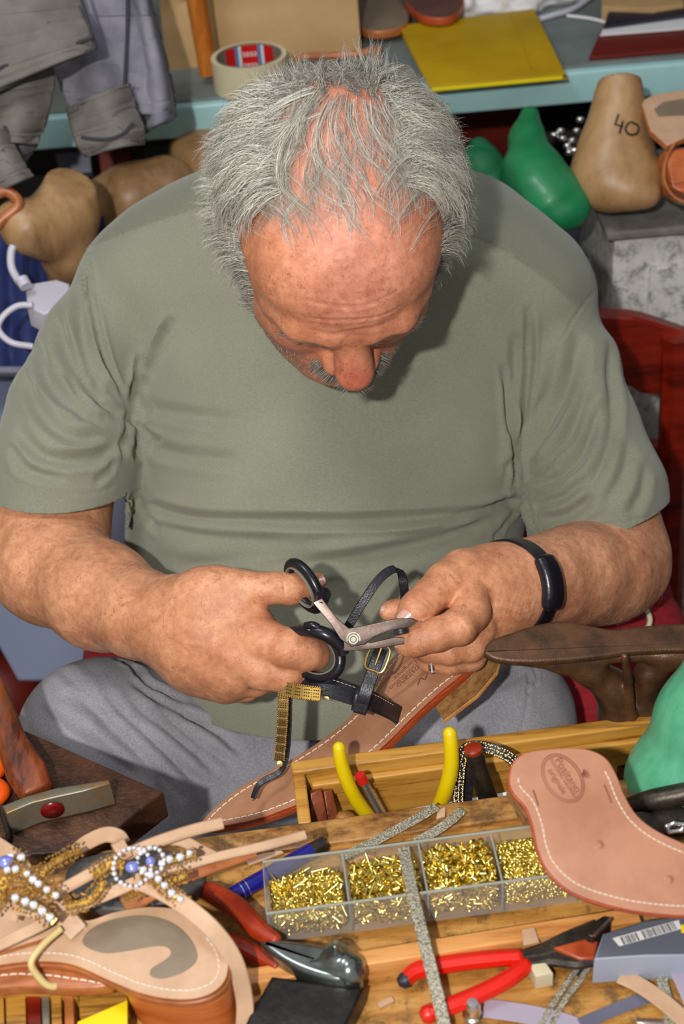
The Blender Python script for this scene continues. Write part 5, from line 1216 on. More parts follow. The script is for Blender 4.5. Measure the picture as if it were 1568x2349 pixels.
def gem_band(parent, pts, w, d0, label=None):
    W_ = smoothpts([P(*p) for p in pts], 6)
    o = MB().tube(W_, 1, flat=(w, .0015), up=-_F).build('trim_backing', M_goldw, parent)
    g = beads([q-_F*.0014 for q in W_], -_F, w*.94, 2, .0019, .0001, 1); cum = 0; k = 0
    g.build('bead_edging', M_gold, o)
    bm_ = MB(); L_ = np.cumsum([0]+[np.linalg.norm(W_[i+1]-W_[i]) for i in range(len(W_)-1)]); s = 0; n = 0
    def at(t):
        i = min(np.searchsorted(L_, t, side='right')-1, len(W_)-2); return W_[i]+(W_[i+1]-W_[i])*((t-L_[i])/max(L_[i+1]-L_[i], 1e-9)), (W_[i+1]-W_[i])/np.linalg.norm(W_[i+1]-W_[i])
    bars = MB(); dots = MB()
    while s < L_[-1]:
        p, T_ = at(s); B = np.cross(T_, -_F); B /= np.linalg.norm(B)
        for q in np.linspace(-.36, .36, 6):
            bars = beads([p+B*w*q-_F*.0014, p+B*w*(q+.001)-_F*.0014], -_F, 0, 1, .0012, 0, 3, 1, bars, 1)
        for a in (.0022, .0040, .0058):
            if s+a < L_[-1]:
                p2, T2 = at(s+a)
                for q in (-.22, 0, .22): dots = beads([p2+B*w*q-_F*.0012, p2+B*w*(q+.001)-_F*.0012], -_F, 0, 1, .0013, 0, 3, 1, dots, 1)
        s += .0078
    bars.build('bead_bars', M_silver, o); dots.build('black_beads', M_black, o); return o
gem_band(sd, [(652, 1580, 1.138), (690, 1587, 1.132), (735, 1592, 1.128)], .0115, 0)
gem_band(sd, [(651, 1585, 1.138), (648, 1640, 1.142), (644, 1700, 1.150), (640, 1745, 1.156)], .0085, 0)
MB().lathe([(0, .0008), (.0016, .0010), (.0018, .0003), (.0026, .0003), (.0036, .0010), (.0040, 0)], P(750, 1594, 1.130), -_F, 20).build('rivet', M_gold, sd)
MB().lathe([(0, .001), (.0025, .0008), (.003, 0)], P(641, 1752, 1.152), -_F, 16).build('stud', M_gold, sd)
ribbon('thong_strap', [(664, 1600, 1.150), (662, 1680, 1.152), (655, 1742, 1.155), (640, 1772, 1.150), (606, 1790, 1.148), (590, 1805, 1.146), (580, 1832, 1.144)], .0052, .0016, M_black, sd, -_F*.8-_R*.6)
MB().lathe([(.0006, .0004), (.0012, .0006), (.0016, 0)], onp(582, 1834, PSN), PSN[1], 12).build('eyelet', M_gold, sd)
# ---------------- scissors
sx = thing('scissors', P(808, 1465, 1.135), 'open steel scissors with black plastic ring handles in the man\'s hands', 'scissors')
def blade(pts, d, th=.0022, nrm=None):
    return slab('blade', pts, pl(P(pts[0][0], pts[0][1], d), nrm if nrm is not None else -_F+.05*_U), th, M_blade, sx, .0006)
blade([(716, 1382), (738, 1372), (775, 1420), (800, 1441), (840, 1434), (900, 1420), (940, 1417), (956, 1424), (940, 1438), (895, 1447), (858, 1461), (836, 1478), (805, 1484), (780, 1466), (758, 1432)], 1.118)
blade([(700, 1443), (755, 1444), (800, 1458), (850, 1474), (905, 1461), (963, 1466), (930, 1477), (880, 1486), (830, 1492), (790, 1494), (762, 1474)], 1.121)
MB().lathe([(0, .003), (.0020, .0030), (.0026, .0020), (.0040, .0020), (.0046, .0010), (.0056, .0010), (.0058, 0)], P(810, 1466, 1.1175), -_F, 28).build('pivot_screw', M_steel, sx)
def loop(name, c, a, b_, r, m, n=48, flat=None, parent=sx, sq=1.0, up=None):
    pts = [c+a*math.copysign(abs(math.cos(t))**sq, math.cos(t))+b_*math.copysign(abs(math.sin(t))**sq, math.sin(t)) for t in np.linspace(0, 2*PI, n+1)]
    mb = MB()
    if flat: mb.tube(pts, 1, flat=flat, up=up if up is not None else [(p-c) for p in pts], cap=False)
    else: mb.tube(pts, r, n=14, cap=False, up=[(p-c) for p in pts])
    return mb.build(name, m, parent)
uc = P(698, 1344, 1.150); ua = (_R*.42-_U*.90)*.0205; ub = (-_F*.80+_R*.58)*.0165
loop('handle_ring', uc, ua, ub, .0043, M_plblack); loop('ring_lining', uc-_R*.001, ua*.86, ub*.84, 0, M_grey_in, flat=(.0095, .0012))
MB().tube(smoothpts([P(742, 1362, 1.138), P(738, 1378, 1.128), P(734, 1390, 1.119)], 4), [.0062, .006, .0058, .0056, .0054, .005, .0046, .004, .0035], n=12).build('handle_shank', M_plblack, sx)
lc = P(722, 1500, 1.142); la = (_R*.82-_F*.50-_U*.28)*.0245; lb = (_U*.97+_R*.2)*.0178
loop('handle_ring', lc, la, lb, .0045, M_plblack); loop('ring_lining', lc, la*.87, lb*.84, 0, M_grey_in, flat=(.0085, .0012))
MB().tube(smoothpts([P(660, 1447, 1.140), P(705, 1447, 1.128), P(745, 1455, 1.122), P(778, 1478, 1.124), P(786, 1500, 1.126)], 4), [.003, .0035, .004, .0045, .005, .0055, .0058, .006, .006, .006, .006, .0055, .0055, .005, .005, .005, .005][:17], n=12).build('handle_shank', M_plblack, sx)
MB().tube(smoothpts([P(700, 1436, 1.125), P(716, 1434, 1.122), P(730, 1440, 1.122)], 4), .0032, n=10).build('handle_stop', M_plblack, sx)
tag(ribbon('leather_offcut', [(903, 1452, 1.116), (920, 1448, 1.114), (934, 1446, 1.116)], .0045, .002, M_black), 'tiny black leather offcut caught between the scissor blades', 'leather scrap')
# ---------------- activity band on the wrist (parts of the worn thing)
wc = P(1172, 1350, 1.214); wax = P(1300, 1325, 1.275)-P(1150, 1346, 1.205); wax /= np.linalg.norm(wax); w1 = _U-wax*(_U@wax); w1 /= np.linalg.norm(w1); w2 = np.cross(wax, w1)
wb = thing('wrist_band', wc, 'black rubber activity band with a glossy tracker worn on the man\'s wrist', 'wristband')
pts = [wc+(w1*math.cos(t)*.0415+w2*math.sin(t)*.0400)+wax*.004*math.sin(t) for t in np.linspace(0, 2*PI, 65)]
MB().tube(pts, 1, flat=(.0205, .0026), up=[(p-wc) for p in pts], cap=False).build('band', M_plblack, wb)
# tracker pod facing the camera side
ang = math.atan2((-_F)@w2, (-_F)@w1)-.25*np.sign(w2@_R) if False else math.atan2((-_F)@w2, (-_F)@w1)
pod = []
for k in np.linspace(-.42, .42, 9):
    t_ = ang+k-.12; dn = w1*math.cos(t_)+w2*math.sin(t_); pod.append(wc+dn*.0432)
sdf('tracker', [ch_] if False else [chain([(p+wax*o, .0058) for p in pod], .002, .004) for o in (-.0055, 0, .0055)], .0008, M_plblack, wb)
# finger ring
fc = P(985, 1512, 1.165); rx_ = _R*.98+_U*.15; r1 = _U-rx_*(_U@rx_)/(rx_@rx_); r1 /= np.linalg.norm(r1); r2 = np.cross(rx_, r1)
fr = thing('finger_ring', fc, 'silver ring with small stones on the man\'s finger beside the sandal heel', 'ring')
pts = [fc+(r1*math.cos(t)+r2*math.sin(t))*.0112 for t in np.linspace(0, 2*PI, 41)]
MB().tube(pts, 1, flat=(.0052, .0014), up=[(p-fc) for p in pts], cap=False).build('band', M_silver, fr)
beads([fc+(r1*math.cos(t)+r2*math.sin(t))*.0120 for t in np.linspace(math.atan2(-_F@r2, -_F@r1)-.8, math.atan2(-_F@r2, -_F@r1)+.8, 12)], rx_, .003, 2, .0017).build('stones', M_gemw, fr)
# finger nails
def nail(x, y, d, dirpx, w, l, nrm):
    c = P(x, y, d); u = dirpx[0]*_R-dirpx[1]*_U; u /= np.linalg.norm(u); n = np.array(nrm[0]*_R-nrm[1]*_U-nrm[2]*_F, float); n -= u*(n@u); n /= np.linalg.norm(n); v = np.cross(n, u); V = []; F = []
    for j in range(9):
        for i in range(9):
            a = (i-4)/4; b_ = (j-4)/4; ww = w*(1-.12*max(b_, 0)**2); ll = l*(1-.25*a*a*(1 if b_ > 0 else .6)*abs(b_))
            V.append(c+v*a*ww*.5+u*b_*ll*.5-n*(a*a*w*.17))
    F = [(j*9+i, j*9+i+1, j*9+i+10, j*9+i+9) for j in range(8) for i in range(8)]
    o = MB().add(V, F).build('finger_nail', M_nail, person); m = o.modifiers.new('s', 'SOLIDIFY'); m.thickness = .0006; return o
M_nail = mat('nail', S_(206, 156, 138), .25, spec=.7, coat=.3)
nail(929, 1411, 1.1315, (-.75, .7), .0125, .0145, (-.35, -.15, .9))
nail(921, 1479, 1.1225, (-1, .15), .010, .012, (-.3, .55, .8))
nail(886, 1400, 1.170, (-1, -.1), .009, .010, (-.7, -.1, .7))
nail(731, 1333, 1.169, (1, -.3), .009, .011, (.3, -.4, .85))
# ---------------------------------------------------------------- work bench with tray
def bz(x, y, h=0): return onz(x, y, ZB+h)
bench = thing('workbench', (0, .5, 0), 'worn golden-brown wooden workbench with a tool tray along its far edge', 'workbench')
topo = [(-420, 2500), (-420, 2035), (0, 1978), (190, 1955), (470, 1922), (690, 1893), (850, 1874), (1165, 1826), (1400, 1795), (1900, 1730), (2000, 2500)]
W0 = [bz(x, y) for x, y in topo]
slab('bench_top', [bz(x, y) for x, y in topo], PB, .035, W_bench, bench, .002, world=True, m2=W_rim)
W2 = bz(850, 1874); e = bz(1400, 1795)-bz(470, 1922); e[2] = 0; e /= np.linalg.norm(e); fy = np.array([-e[1], e[0], 0])
def along(p, s, t, z): return p+e*s+fy*t+[0, 0, z]
rim = MB()
b0 = bz(690, 1893)
def obox(name, s0, s1, t0, t1, z0, z1, m, bev=.002, parent=bench):
    M = Matrix((e, fy, (0, 0, 1))).transposed(); c = b0+e*(s0+s1)/2+fy*(t0+t1)/2; c[2] = ZB+(z0+z1)/2
    return MB().box(c, (s1-s0, t1-t0, z1-z0), M, bev).build(name, m, parent)
L2 = .62
obox('front_rim', -.30, L2, -.024, -.001, -.035, .004, W_rim)
ty = .050
obox('tray_back', -.002, L2, ty, ty+.012, -.075, .004, W_tray)
obox('tray_back_ledge', .012, L2, ty-.006, ty, -.022, -.008, W_tray)
obox('tray_side', -.002, .008, 0, ty, -.075, .002, W_tray)
obox('tray_floor', 0, L2, 0, ty, -.080, -.072, W_rim)
for x0, x1 in ((-.55, -.51), (.5, .54)):
    for y0 in (.12, .62): wbox('leg', (x0, y0-.0, 0), (x1, y0+.04, ZB-.036), W_rim, bench)
# things in the tray
def inner(name, label, cat, prims, m, vox=.0012): return thing_sdf(name, label, cat, prims, vox, m)
t = thing('pliers', P(850, 1860, 1.11), 'pliers with two long curved bright yellow handles standing in the tray', 'pliers')
y1 = [P(776, 1702, 1.078), P(780, 1740, 1.082), P(793, 1785, 1.09), P(815, 1832, 1.102), P(850, 1880, 1.12), P(880, 1920, 1.15)]
y2 = [P(1029, 1668, 1.078), P(1034, 1710, 1.082), P(1034, 1760, 1.09), P(1020, 1815, 1.102), P(1000, 1862, 1.12), P(965, 1910, 1.15)]
rodR('grip', y1, [.0048, .0056, .0058, .0056, .0052], M_yellow, t); rodR('grip', y2, [.0054, .0060, .0060, .0056, .0052], M_yellow, t)
for q in (): MB().lathe([(0, .0042), (.002, .004), (.0038, .0025), (.0048, 0), (.0046, -.002)], q, (_U*.9-_F*.3), 16).build('grip_tip', M_yellow, t)
rod('jaw', [P(880, 1920, 1.15), P(920, 1950, 1.165), P(965, 1910, 1.15)], .006, M_darkm, t)
t = thing('ballpoint_pen', P(860, 1840, 1.10), 'clear ballpoint pen with a red cap end standing beside the yellow handle', 'pen')
rod('barrel', [P(832, 1790, 1.095), P(885, 1885, 1.13)], .0038, M_clear, t, k=0); rod('ink_tube', [P(838, 1800, 1.097), P(885, 1885, 1.13)], .0013, M_dark, t, k=0); rod('end_cap', [P(824, 1777, 1.092), P(833, 1793, 1.096)], [.0040, .0044], M_redp, t, k=0)
t = thing('punch', P(1100, 1800, 1.09), 'dark iron rod punch leaning in the tray right of the yellow handle', 'punch')
rod('shaft', [P(1084, 1718, 1.075), P(1096, 1760, 1.085), P(1125, 1850, 1.115)], [.0068, .0072, .0078], M_darkm, t)
MB().lathe([(0, .001), (.005, .001), (.0070, 0), (.0070, -.003)], P(1084, 1716, 1.074), (P(1084, 1718, 1.075)-P(1096, 1760, 1.085)), 18).build('head', M_redo, t)
t = thing('beaded_strap', P(1100, 1720, 1.10), 'black strap with glittering bead edge arching over the iron punch', 'strap')
W_ = smoothpts([P(x, y, d) for x, y, d in ((1050, 1860, 1.115), (1052, 1800, 1.105), (1058, 1740, 1.095), (1075, 1714, 1.09), (1120, 1716, 1.09), (1165, 1735, 1.09), (1190, 1760, 1.095))], 5)
MB().tube(W_, 1, flat=(.009, .0015), up=-_F).build('strap', M_black, t); beads([q-_F*.0012 for q in W_], -_F, .0065, 3, .0018, .0002, 5).build('beads', M_gold, t)
beads([q-_F*.0018 for q in W_], -_F, .004, 2, .0014, .0005, 6, .0035).build('crystals', M_gemw, t)
ribbon('lining', [(1066, 1880, 1.12), (1070, 1800, 1.11), (1078, 1750, 1.105)], .010, .002, M_black, t)
tag(slab('wooden_wedge', [(712, 1820), (738, 1812), (752, 1880), (745, 1905), (712, 1905)], pl(P(730, 1850, 1.115), -_F+.2*_R), .014, W_handle, None, .0012), 'dark red-brown wooden wedge at the left end of the tray', 'wedge')
tag(slab('wooden_wedge', [(742, 1815), (762, 1812), (778, 1880), (775, 1905), (754, 1905)], pl(P(760, 1850, 1.12), -_F+.3*_R), .012, W_handle, None, .0012), 'second red-brown wooden wedge, right of the first in the tray', 'wedge')
thing_sdf('wooden_ball', 'dark round wooden ball behind the wedges in the tray', 'ball', [ell(P(790, 1885, 1.125), (.010, .008, .009), CR, .001)], .0012, W_rim)
tag(slab('white_card', [(900, 1862), (1170, 1815), (1172, 1835), (900, 1880)], pl(P(1000, 1850, 1.14), -_F+.4*_U), .001, M_white, None, .0002), 'white card strip lying in the tray under the yellow pliers', 'card')
for (pts, lab) in (([(985, 1850), (1000, 1840), (1010, 1836), (1012, 1862), (990, 1870)], 'brown wooden chip lying behind the right yellow handle'),):
    tag(slab('wood_chip', pts, pl(P(1000, 1850, 1.128), -_F+.4*_U), .004, W_handle, None, .0008), lab, 'wood chip')
# dark tool and tins at the right end of the tray
t = thing('file', P(1500, 1840, 1.02), 'dark steel file lying in the tray behind the large tan sole', 'file')
rod('blade', [P(1440, 1848, 1.06), P(1500, 1835, 1.05), P(1620, 1812, 1.04)], [.006, .0085, .009], M_darkm, t)
t = thing('metal_tin', P(1530, 1880, 1.03), 'small grey metal tin behind the waist of the large tan sole', 'tin')
slab('body', [(1450, 1860), (1640, 1840), (1640, 1900), (1500, 1915), (1455, 1895)], pl(P(1540, 1880, 1.045), -_F+.6*_U), .02, M_darkm, t, .003)
thing_sdf('buckle', 'shiny small metal buckle beside the grey tin at the right edge', 'buckle', [chain([(P(x, y, 1.02), .0016) for x, y in ((1528, 1895), (1545, 1888), (1568, 1892), (1562, 1905), (1535, 1908), (1528, 1895))], .001, .001)], .0007, M_silver)
# ---------------- iron shoe last stand
dA = 1.10
nA = _U*.62-_F*.78; pA = pl(P(1300, 1470, 1.105), nA)
an = thing('iron_last_stand', P(1440, 1690, 1.15), 'brown cast-iron cobbler\'s last stand with a foot-shaped plate, right of the hand', 'shoe last')
oA = [(1110, 1492), (1122, 1470), (1165, 1452), (1230, 1432), (1290, 1424), (1350, 1432), (1400, 1442), (1460, 1436), (1530, 1430), (1600, 1432), (1660, 1450), (1660, 1478), (1600, 1490), (1520, 1492), (1440, 1496), (1370, 1506), (1290, 1514), (1200, 1518), (1140, 1512), (1114, 1500)]
WA = smoothpts([onp(x, y, pA) for x, y in oA], 4, True)
xA, yA, zA = basis(pA); oc = np.mean(WA, 0)
plate = slab('foot_plate', WA, pA, .0075, M_iron, an, .0028, 0, None, world=True, angle=60)
col = [ell(P(1200, 1508, 1.115), (.035, .010, .009), CR, .012)]
def pc(x, y, d, r): return (P(x, y, d), r)
flange = [chain([pc(1200, 1506, 1.108, .0075), pc(1290, 1512, 1.112, .0095), pc(1352, 1536, 1.122, .0115), pc(1402, 1575, 1.134, .0130), pc(1416, 1640, 1.152, .0140), pc(1424, 1730, 1.18, .0145), pc(1430, 1850, 1.23, .0150)], .010, .008),
          chain([pc(1590, 1498, 1.112, .0075), pc(1530, 1508, 1.118, .009), pc(1488, 1545, 1.13, .0100), pc(1474, 1620, 1.150, .0115), pc(1476, 1730, 1.182, .0125), pc(1480, 1850, 1.232, .0135)], .010, .006),
          chain([pc(1300, 1506, 1.11, .006), pc(1560, 1500, 1.112, .006)], .01, .010),
          chain([pc(1432, 1506, 1.098, .0034), pc(1440, 1560, 1.114, .0034), pc(1449, 1640, 1.136, .0034), pc(1456, 1730, 1.160, .0034)], .003, .003)]
sdf('column', flange, .0016, M_iron, an)
bz_ = P(1448, 1720, 1.17)
MB().lathe([(.0, 0), (.07, 0), (.07, .02), (.03, .05), (.022, bz_[2]-.0)], (bz_[0], bz_[1], 0), (0, 0, 1), 32).build('base', M_iron, an)
# ---------------- anvil block with hammer on the left
ZA = .715
ab = thing('anvil_block', onz(150, 1850, 0), 'dark rusty square iron block on a stump at the lower left', 'anvil')
c1, c2 = onz(374, 1816, ZA), onz(250, 1912, ZA); c0 = c1+(onz(150, 1716, ZA)-c1)*2.1
d1 = c1-c0; d2 = c2-c1; c2b = c1+d2*1.40; c3 = onz(-330, 2010, ZA)
slab('block_top', [c0, c1, c2b, onz(-40, 1972, ZA), c3], zpl(ZA), .030, M_anvil, ab, .0025, world=True)
ctr = (c0+c1+c2b+c3)/4; MB().lathe([(.055, 0), (.05, ZA-.032)], (ctr[0], ctr[1], 0), (0, 0, 1), 28).build('stump', W_rim, ab)
hm = thing('hammer', onz(130, 1850, ZA), 'hammer with a worn brown wooden handle and a red-dotted steel head on the iron block', 'hammer')
pH = pl(onz(130, 1880, ZA+.024), (0, 0, 1)); 
topf = [(8, 1840), (60, 1822), (130, 1803), (180, 1796), (248, 1790), (251, 1797), (190, 1812), (130, 1828), (75, 1842), (14, 1862)]
hd = [(8, 1846), (100, 1815), (180, 1800), (248, 1789), (252, 1798), (185, 1820), (110, 1835), (16, 1866)]
slab('head', [(5, 1848), (60, 1826), (125, 1808), (180, 1799), (249, 1788), (252, 1797), (190, 1815), (130, 1828), (75, 1841), (15, 1866)], zpl(ZA+.0245), .024, M_rust, hm, .0012)
q = onz(118, 1832, ZA+.012); fN = np.array([.25, -1, .0]); fN /= np.linalg.norm(fN)
eh = onz(190, 1815, ZA+.012)-onz(75, 1841, ZA+.012); eh[2] = 0; eh /= np.linalg.norm(eh); fN = np.array([eh[1], -eh[0], 0])
b = MB(); c_ = onplane(120, 1858, onz(130, 1828, ZA+.0245)+fN*.0012, fN)
b.add([c_]+[c_+eh*.0088*math.cos(a)+np.array([0, 0, 1])*.0085*math.sin(a) for a in np.linspace(0, 2*PI, 25)[:-1]]+[], [(0, 1+i, 1+(i+1) % 24) for i in range(24)]); o = b.build('red_spot', M_badge, hm); o.modifiers.new('s', 'SOLIDIFY').thickness = .001
hz = [onz(86, 1822, ZA+.018), onz(60, 1770, ZA+.022), onz(28, 1705, ZA+.026), onz(0, 1640, ZA+.030), onz(-30, 1570, ZA+.034)]
o = MB().tube(smoothpts(hz, 6), 1, flat=[(w_, .016) for w_ in np.interp(np.linspace(0, 1, 25), [0, .25, .5, 1], [.026, .031, .024, .026])], up=(0, 0, 1)).build('handle', W_handle, hm); m = o.modifiers.new('b', 'BEVEL'); m.width = .004; m.segments = 3
t = thing('orange_pliers', onz(0, 1760, ZA), 'orange-handled tool cut off by the left edge on the iron block', 'pliers')
rod('grip', [onz(-40, 1735, ZA+.008), onz(-12, 1740, ZA+.008), onz(0, 1760, ZA+.008), onz(-14, 1778, ZA+.008), onz(-40, 1782, ZA+.008)], .0055, M_orange, t)
rod('grip', [onz(-40, 1798, ZA+.008), onz(-6, 1800, ZA+.008), onz(8, 1816, ZA+.008), onz(-8, 1834, ZA+.008), onz(-40, 1836, ZA+.008)], .0055, M_orange, t)
rod('wire_hook', [onz(2, 1836, ZA+.004), onz(10, 1880, ZA+.004), onz(20, 1915, ZA+.004), onz(12, 1935, ZA+.004), onz(2, 1925, ZA+.004)], .0022, M_darkm, t)
# ---------------- pale green last at the right
gl = thing_sdf('shoe_last', 'pale green plastic last, heel up, at the right edge beyond the tan sole', 'shoe last',
 [chain([pc(1640, 1520, 1.03, .021), pc(1606, 1640, 1.06, .029), pc(1556, 1790, 1.09, .0365), pc(1552, 1830, 1.10, .037)], .02, .01)], .002, M_green2)
# ---------------- big tan sole in front at the right
pL = pl(P(1350, 1900, .935), -_F*.90+_U*.42)
oL = [(1168, 1795), (1176, 1752), (1205, 1727), (1260, 1718), (1335, 1717), (1385, 1736), (1412, 1775), (1432, 1825), (1462, 1872), (1510, 1908), (1580, 1940), (1680, 1985), (1720, 2040), (1680, 2085), (1600, 2100), (1500, 2096), (1400, 2078), (1310, 2045), (1255, 1995), (1232, 1945), (1222, 1895), (1205, 1850), (1180, 1822)]
sl = thing('sandal', P(1350, 1900, .95), 'large pink-tan leather sandal sole with white stitching lying across the bench at right', 'sandal')
slab('insole', oL, pL, .003, M_leather2, sl, .0008, 4, M_edge)
WL = smoothpts([onp(x, y, pL) for x, y in oL], 4, True); xl, yl, nl = basis(pL)
slab('outsole', [w+pL[1]*0 for w in inset(WL, -.0008, pL)], pL, .0048, M_edge, sl, .0012, 0, M_edge, world=True, off=-.003)
heelL = [onp(x, y, pL)-pL[1]*.008 for x, y in [(1172, 1795), (1180, 1756), (1208, 1731), (1262, 1722), (1335, 1721), (1380, 1740), (1405, 1778), (1300, 1850), (1212, 1868)]]
slab('heel_block', heelL, (pL[0]-pL[1]*.008, pL[1]), .026, W_heel, sl, .001, 0, W_heel, world=True)
WI = inset(WL, .006, pL)
dashes(WI, pL, .0036, .0026, .0005, skip=lambda p: proj(p)[1] < 1765 or (proj(p)[1] < 1790 and proj(p)[0] < 1300)).build('stitching', M_thread, sl)
cS = onp(1290, 1785, pL)+pL[1]*.0003; ux = onp(1330, 1765, pL)-onp(1250, 1800, pL); ux /= np.linalg.norm(ux); uy = np.cross(pL[1], ux)
stt = MB()
ux2 = onp(1320, 1830, pL)-onp(1262, 1740, pL); ux2 /= np.linalg.norm(ux2); uy2 = np.cross(pL[1], ux2)
for a, b_ in ((.0175, .0125), (.0160, .0110)): stt.tube([cS+ux2*a*math.cos(q)+uy2*b_*math.sin(q) for q in np.linspace(0, 2*PI, 41)], .0003, n=4, cap=False)
so = stt.build('stamp', M_stamp, sl)
for s_, off, sz in (('Positano', .004, .0075), ('POSITANO SALERNO', 0, .0032), ('originale', -.0045, .0055)): text('stamped_lettering', s_, sz, cS+uy2*off, ux2, uy2, M_stamp, so, .00008)
for k in range(5):
    a = k*.35-.7; rod('stamped_branch', [onp(1334, 1782, pL)+pL[1]*.0003, onp(1334+18*math.cos(a-.6), 1782+18*math.sin(a-.6), pL)+pL[1]*.0003], .0005, M_stamp, so, n=4, k=0)
for x, y in ((1374, 1938), (1534, 2018)): MB().lathe([(0, .0022), (.0014, .0016), (.0026, .0004), (.0034, 0)], onp(x, y, pL), pL[1], 16).build('bump', M_leather2, sl)
for a, b_ in (((1385, 1800), (1402, 1842)), ((1222, 1812), (1234, 1848))): rod('slit', [onp(*a, pL), onp(*b_, pL)], .0006, M_stamp, sl, n=5, k=0)
tag(slab('wood_block', [(1192, 1800), (1205, 1812), (1212, 1880), (1190, 1882)], pl(P(1200, 1850, 1.0), -_F), .02, W_heel, None, .001), 'small wooden block standing under the heel of the large tan sole', 'wood block')
# ---------------------------------------------------------------- things lying on the bench
def bpt(x, y, h=.003): return onz(x, y, ZB+h)
# wooden strip in front of the compartment box
W = [bz(x, y, .022) for x, y in ((590, 2200), (800, 2168), (1100, 2128), (1420, 2085), (1440, 2098), (1100, 2146), (810, 2186), (596, 2220))]
st_ = tag(slab('wooden_strip', [bz(560, 2222, .018), bz(1460, 2078, .018), bz(1470, 2112, .018), bz(566, 2258, .018)], zpl(ZB+.018), .018, W_strip, None, .0015, world=True), 'pale orange-brown wooden strip along the front of the clear compartment box', 'wood strip')
# clear compartment box
HB = .036
bx = thing('compartment_box', bz(950, 2100), 'clear plastic compartment box of brass tacks and eyelets on the bench', 'box')
f0, f1 = onz(612, 2096, ZB+HB), onz(1440, 1985, ZB+HB); k0, k1 = onz(598, 1978, ZB+HB), onz(1330, 1893, ZB+HB)
ex_ = f1-f0; LX = np.linalg.norm(ex_); ex_ /= LX; ey_ = np.cross((0, 0, 1), ex_); WY = (k0-f0)@ey_
def bxp(s, t, h): p = f0+ex_*s+ey_*t; return np.array([p[0], p[1], ZB+h])
def wallp(name, a, b_, h0, h1, th=.0014, wave=False):
    n = 16; V = []
    dirv = b_-a; dirv = dirv/np.linalg.norm(dirv); nn = np.array([-dirv[1], dirv[0], 0])*th/2
    for i in range(n+1):
        t = i/n; p = a+(b_-a)*t; hh = h1-(.006*math.sin(PI*min(max((t-.15)/.7, 0), 1))**2 if wave else 0)
        V += [[p[0]+nn[0], p[1]+nn[1], ZB+h0], [p[0]-nn[0], p[1]-nn[1], ZB+h0], [p[0]-nn[0], p[1]-nn[1], ZB+hh], [p[0]+nn[0], p[1]+nn[1], ZB+hh]]
    F = [(4*i+k, 4*i+(k+1) % 4, 4*i+4+(k+1) % 4, 4*i+4+k) for i in range(n) for k in range(4)]+[(0, 1, 2, 3), (4*n, 4*n+1, 4*n+2, 4*n+3)]
    return MB().add(V, F).build(name, M_clear, bx, angle=20)
HB0 = HB; wallp('front_wall', bxp(0, 0, 0), bxp(LX, 0, 0), .004, HB); wallp('back_wall', bxp(0, WY, 0), bxp(LX, WY, 0), .004, HB, wave=False)
def s_of(px, py): return (onz(px, py, ZB+HB)-f0)@ex_
divs = [0, s_of(800, 2068), s_of(980, 2044), s_of(1152, 2022), s_of(1325, 2000), LX]
for i, s in enumerate(divs): wallp('divider', bxp(s, 0, 0), bxp(s, WY, 0), .004, HB-.001)
b = MB()
V = [bxp(0, 0, .002), bxp(LX, 0, .002), bxp(LX, WY, .002), bxp(0, WY, .002), bxp(0, 0, .004), bxp(LX, 0, .004), bxp(LX, WY, .004), bxp(0, WY, .004)]
b.add(V, [(0, 1, 2, 3), (4, 5, 6, 7), (0, 1, 5, 4), (1, 2, 6, 5), (2, 3, 7, 6), (3, 0, 4, 7)]); b.build('base', M_clear, bx)
rimb = MB(); rimb.tube([bxp(0, 0, HB), bxp(LX, 0, HB), bxp(LX, WY, HB), bxp(0, WY, HB), bxp(0, 0, HB)], .0011, n=8); [rimb.tube([bxp(s, 0, HB-.001), bxp(s, WY, HB-.001)], .0008, n=6) for s in divs[1:-1]]; [rimb.tube([bxp(s, 0, .004), bxp(s, 0, HB)], .0008, n=6) for s in divs]; rimb.build('rim', M_whitep2, bx)
rg = np.random.default_rng(11)
def cyl_t(r, h, n=6):
    V = []; F = []
    for z in (0, h):
        for k in range(n): V.append((r*math.cos(2*PI*k/n), r*math.sin(2*PI*k/n), z))
    F = [(k, (k+1) % n, n+(k+1) % n, n+k) for k in range(n)]; return np.array(V), F
def tor_t(R0, r, n=12, m=6):
    V = []; F = []
    for i in range(n):
        for j in range(m):
            a = 2*PI*i/n; q = 2*PI*j/m; V.append(((R0+r*math.cos(q))*math.cos(a), (R0+r*math.cos(q))*math.sin(a), r*1.4*math.sin(q)))
    for i in range(n):
        for j in range(m): F.append((i*m+j, ((i+1) % n)*m+j, ((i+1) % n)*m+(j+1) % m, i*m+(j+1) % m))
    return np.array(V), F
def heap(name, i, kind, n, h, label, cat='tacks'):
    s0, s1 = divs[i]+.0022, divs[i+1]-.0022
    sets = []
    for (tv, tf), cnt in kind:
        cnt = int(cnt*2.6); h = h+.003
        V, F = scatter(np.array(tv, float), tf, cnt, (s0+.002, .0035, .006), (s1-.002, WY-.0035, h), rg, flat=.7)
        V[:, 0] = np.clip(V[:, 0], s0, s1); V[:, 1] = np.clip(V[:, 1], .0018, WY-.0018); V[:, 2] = np.clip(V[:, 2], .0044, h+.004)
        # heap a little higher in the middle
        sets.append((V, F))
    off = 0; VV = []; FF = []
    for V, F in sets: VV.append(V); FF.append(F+off); off += len(V)
    V = np.concatenate(VV); F = np.concatenate(FF); Wd = f0+V[:, :1]*ex_+V[:, 1:2]*ey_; Wd[:, 2] = ZB+V[:, 2]
    me = np_mesh(name, Wd, F); o = link_mesh(name, me, M_brass, None, False); return tag(o, label, cat, kind='stuff')
tube_ = cyl_t(.0011, .0095); tube2 = cyl_t(.0015, .0040, 7); ring_ = tor_t(.0024, .0008); ring2 = tor_t(.0017, .0007)
